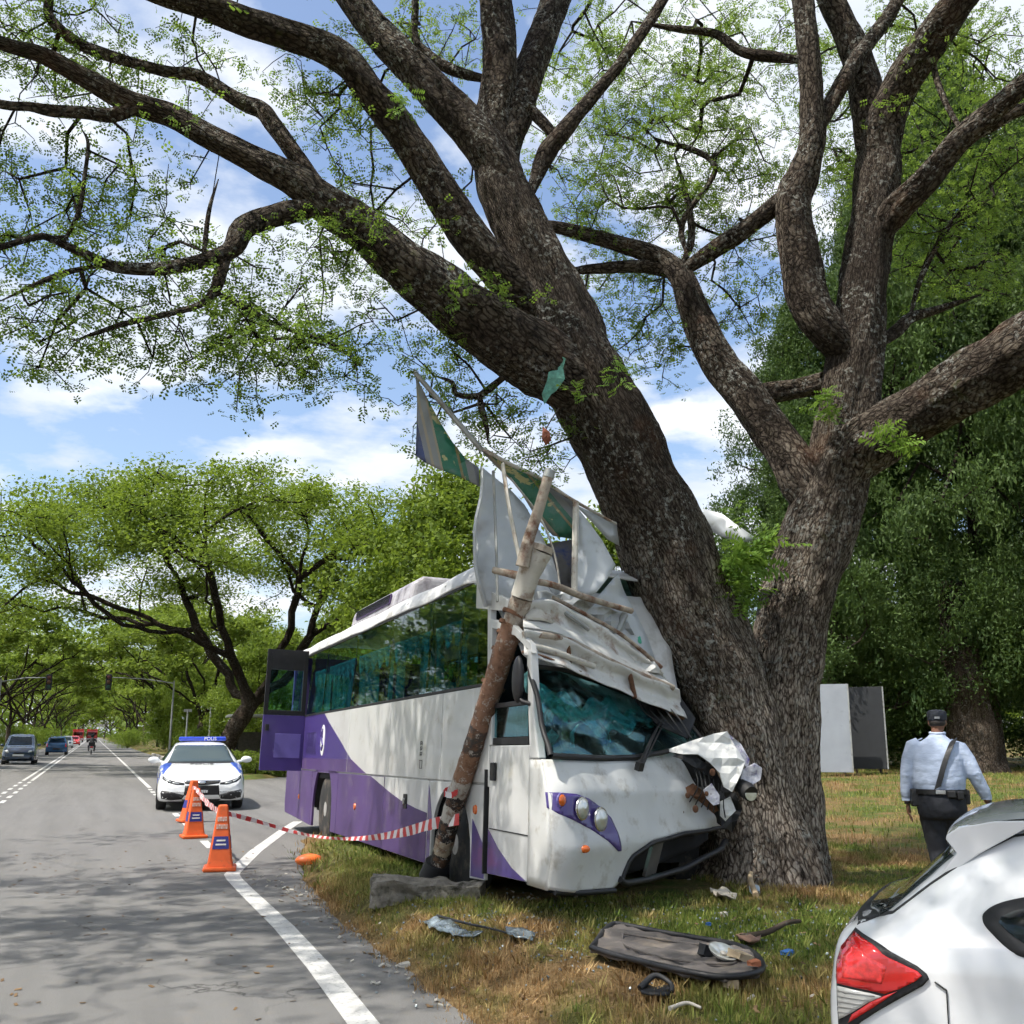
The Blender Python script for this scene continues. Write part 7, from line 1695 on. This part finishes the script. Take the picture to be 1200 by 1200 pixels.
lump('white_stone', 473, 1137, (.07, .05, .03), M_PALE, 'white chip at the edge of the asphalt', 'stone', .02)
lump('white_stone', 968, 1018 - 10, (.09, .06, .04), M_PALE, 'white wrapper in the grass right of the trunk', 'litter', .03)
g = on(362, 1013, .05); oc = thing('lamp_cover', 'orange plastic lamp cover lying on the grass edge', 'lamp cover', tuple(g)); q = MB(); q.ellipsoid((0, 0, .0), (.17, .11, .075), 18, 10); q.build('dome', mat('orange_plastic', (.75, .16, .025), .4, var=.1, coat=.3), oc, smooth=60); q = MB(); q.box((.17, .02, -.02), (.06, .04, .015)); q.build('tab', M_CONE, oc)
# chips of debris along the edge
rs = np.random.default_rng(77)
chips = MB()
for i in range(150):
    x, y = rs.uniform(2.0, 7.0), rs.uniform(4.6, 9.2)
    if rs.random() < .4: x, y = rs.normal(2.0, .12), rs.uniform(5, 13)
    z = max(hz(x, y), 0) + .008; s_ = rs.uniform(.008, .028); chips.box((x, y, z), (s_ * 1.6, s_, s_ * .5), tuple(rs.uniform(-.6, .6, 3)))
tag(chips.build('debris_chips', M_PALE), 'tiny pale chips strewn over the verge', 'debris', kind='stuff')
gl_ = MB(); rs = np.random.default_rng(78)
for i in range(900):
    x, y = (rs.normal(3.9, .9), rs.normal(6.6, .7)) if i % 3 else (rs.normal(2.9, .5), rs.normal(8.2, .9))
    z = max(hz(x, y), 0) + .02 * rs.random() + .006; s_ = rs.uniform(.005, .014); gl_.box((x, y, z), (s_ * 1.3, s_, s_ * .7), tuple(rs.uniform(-1, 1, 3)))
tag(gl_.build('glass_crumbs', M_SHARD), 'glass crumbs sprinkled over the grass before the bus', 'glass', kind='stuff')
lv_ = MB()
for i in range(1700):
    x, y = (rs.uniform(-4, 6.5), rs.uniform(4, 16)) if i % 3 == 0 else (rs.uniform(1.9, 8.5), rs.uniform(4.2, 12)); z = max(hz(x, y) + .03 * rs.random() * (x > 2.2), 0) + .006; s_ = rs.uniform(.012, .03); lv_.box((x, y, z), (s_ * 1.7, s_ * .8, .002), (rs.uniform(-.3, .3), rs.uniform(-.3, .3), rs.uniform(0, 6)))
tag(lv_.build('fallen_leaves', mat('dead_leaf', (.14, .085, .04), .9, var=.5, vs=3)), 'small dead leaves scattered on road and verge', 'leaves', kind='stuff')
# boards leaning under the conifers
def board(name, px0, px1, py0, py1, d, m, label, lean):
    A, B = at(px0, py1, d), at(px1, py1, d); Wd = np.linalg.norm(B - A); H = (py1 - py0) * project(A)[2] / FOC; c = (A + B) / 2
    t = thing(name, label, 'board', (c[0], c[1], c[2]), (lean, 0, -YAW - .35)); q = MB(); q.box((0, 0, H / 2), (Wd, .05, H)); q.build('sheet', m, t, bev=.006)
    q = MB(); q.box((0, .05, H * .1), (Wd * .96, .05, .08)); q.box((0, .05, H * .9), (Wd * .96, .05, .08)); q.build('batten', M_GALV, t)
    for x_ in (-Wd / 2, Wd / 2): q = MB(); q.box((x_ * .985, -.03, H / 2), (.04, .02, H)); q.build('edge_trim', M_GALV, t)
    for x_ in (-.3, .3): q = MB(); q.box((x_ * Wd, .45, H * .38), (.07, .07, H * .95), (.36, 0, 0)); q.build('prop', M_BARK2, t)
    return t
board('white_board', 942, 999, 803, 905, 31, mat('board_white', (.26, .285, .32), .6, var=.08, vs=2, dirt=(.2, .22, .24), da=.6), 'tall pale board standing behind the struck trunk', -.04)  # white sheet; its colour is darkened to stand in for shade
board('grey_board', 994, 1040, 806, 901, 31.6, mat('board_dark', (.016, .018, .021), .6, var=.2), 'dark grey board leaning next to the pale board', -.04)
# flat-roofed shelter behind the hedge
p = at(288, 866, 60); sh2 = thing('shelter', 'flat-roofed roadside shelter with dark posts beyond the hedge', 'shelter', (p[0], p[1], .1))
q = MB(); q.box((1.6, 0, 2.55), (5.2, 2.6, .16)); q.build('roof', mat('shelter_roof', (.42, .42, .40), .7, var=.15), sh2, bev=.03)
for x in (-.6, 1.6, 3.8):
    for y in (-1.0, 1.0): q = MB(); q.box((x, y, 1.2), (.12, .12, 2.5)); q.build('post', M_BLKM, sh2)
q = MB(); q.box((1.6, 1.05, .9), (4.6, .08, 1.5)); q.build('back_wall', mat('shelter_wall', (.10, .09, .08), .9, var=.3), sh2); q = MB(); q.box((1.6, .4, .45), (4.2, .45, .08)); q.build('bench', M_BLKM, sh2)
# thin posts and traffic signals at the junction
M_STEEL = mat('grey_steel', (.30, .31, .31), .5, .4, var=.15)
for px, d, h, lab in ((245, 72, 3.3, 'thin pale steel post behind the police car'), (218, 66, 3.0, 'short pale post left of the thin steel post')):
    p = at(px, 866, d); t = thing('steel_post', lab, 'post', (p[0], p[1], .1)); q = MB(); q.tube([(0, 0, 0), (0, 0, h)], .06, 10); q.build('shaft', M_STEEL, t, smooth=40); q = MB(); q.box((0, 0, h), (.5, .06, .18)); q.build('plate', M_STEEL, t)
def signal(x, y, arm, lab):
    t = thing('traffic_signal', lab, 'traffic signal', (x, y, 0)); q = MB(); q.tube([(0, 0, 0), (0, 0, 5.6)], [.09, .06], 10); q.tube([(0, 0, 5.4), (arm * .5, 0, 5.7), (arm, 0, 5.75)], [.045, .04, .03], 8); q.build('mast', M_STEEL, t, smooth=40)
    h = MB(); h.box((arm, -.05, 5.4), (.42, .25, 1.15)); hd_ = h.build('signal_head', M_BLK, t, bev=.03)
    for k_, m_ in enumerate((mat('dull_red', (.06, .012, .012), .4), mat('dull_amber', (.07, .03, .01), .4), mat('dull_green', (.01, .05, .03), .4))): q = MB(); q.lathe([(0, -.02), (.13, -.0), (.14, .02)], (arm, -.19, 5.75 - .35 * k_), 1, 14); q.build('lamp', m_, hd_)
    return t
signal(5.3, 82, -4.6, 'traffic signal on a mast arm over the right lane'); signal(-6.6, 84, 3.2, 'traffic signal on a mast arm over the left lane')
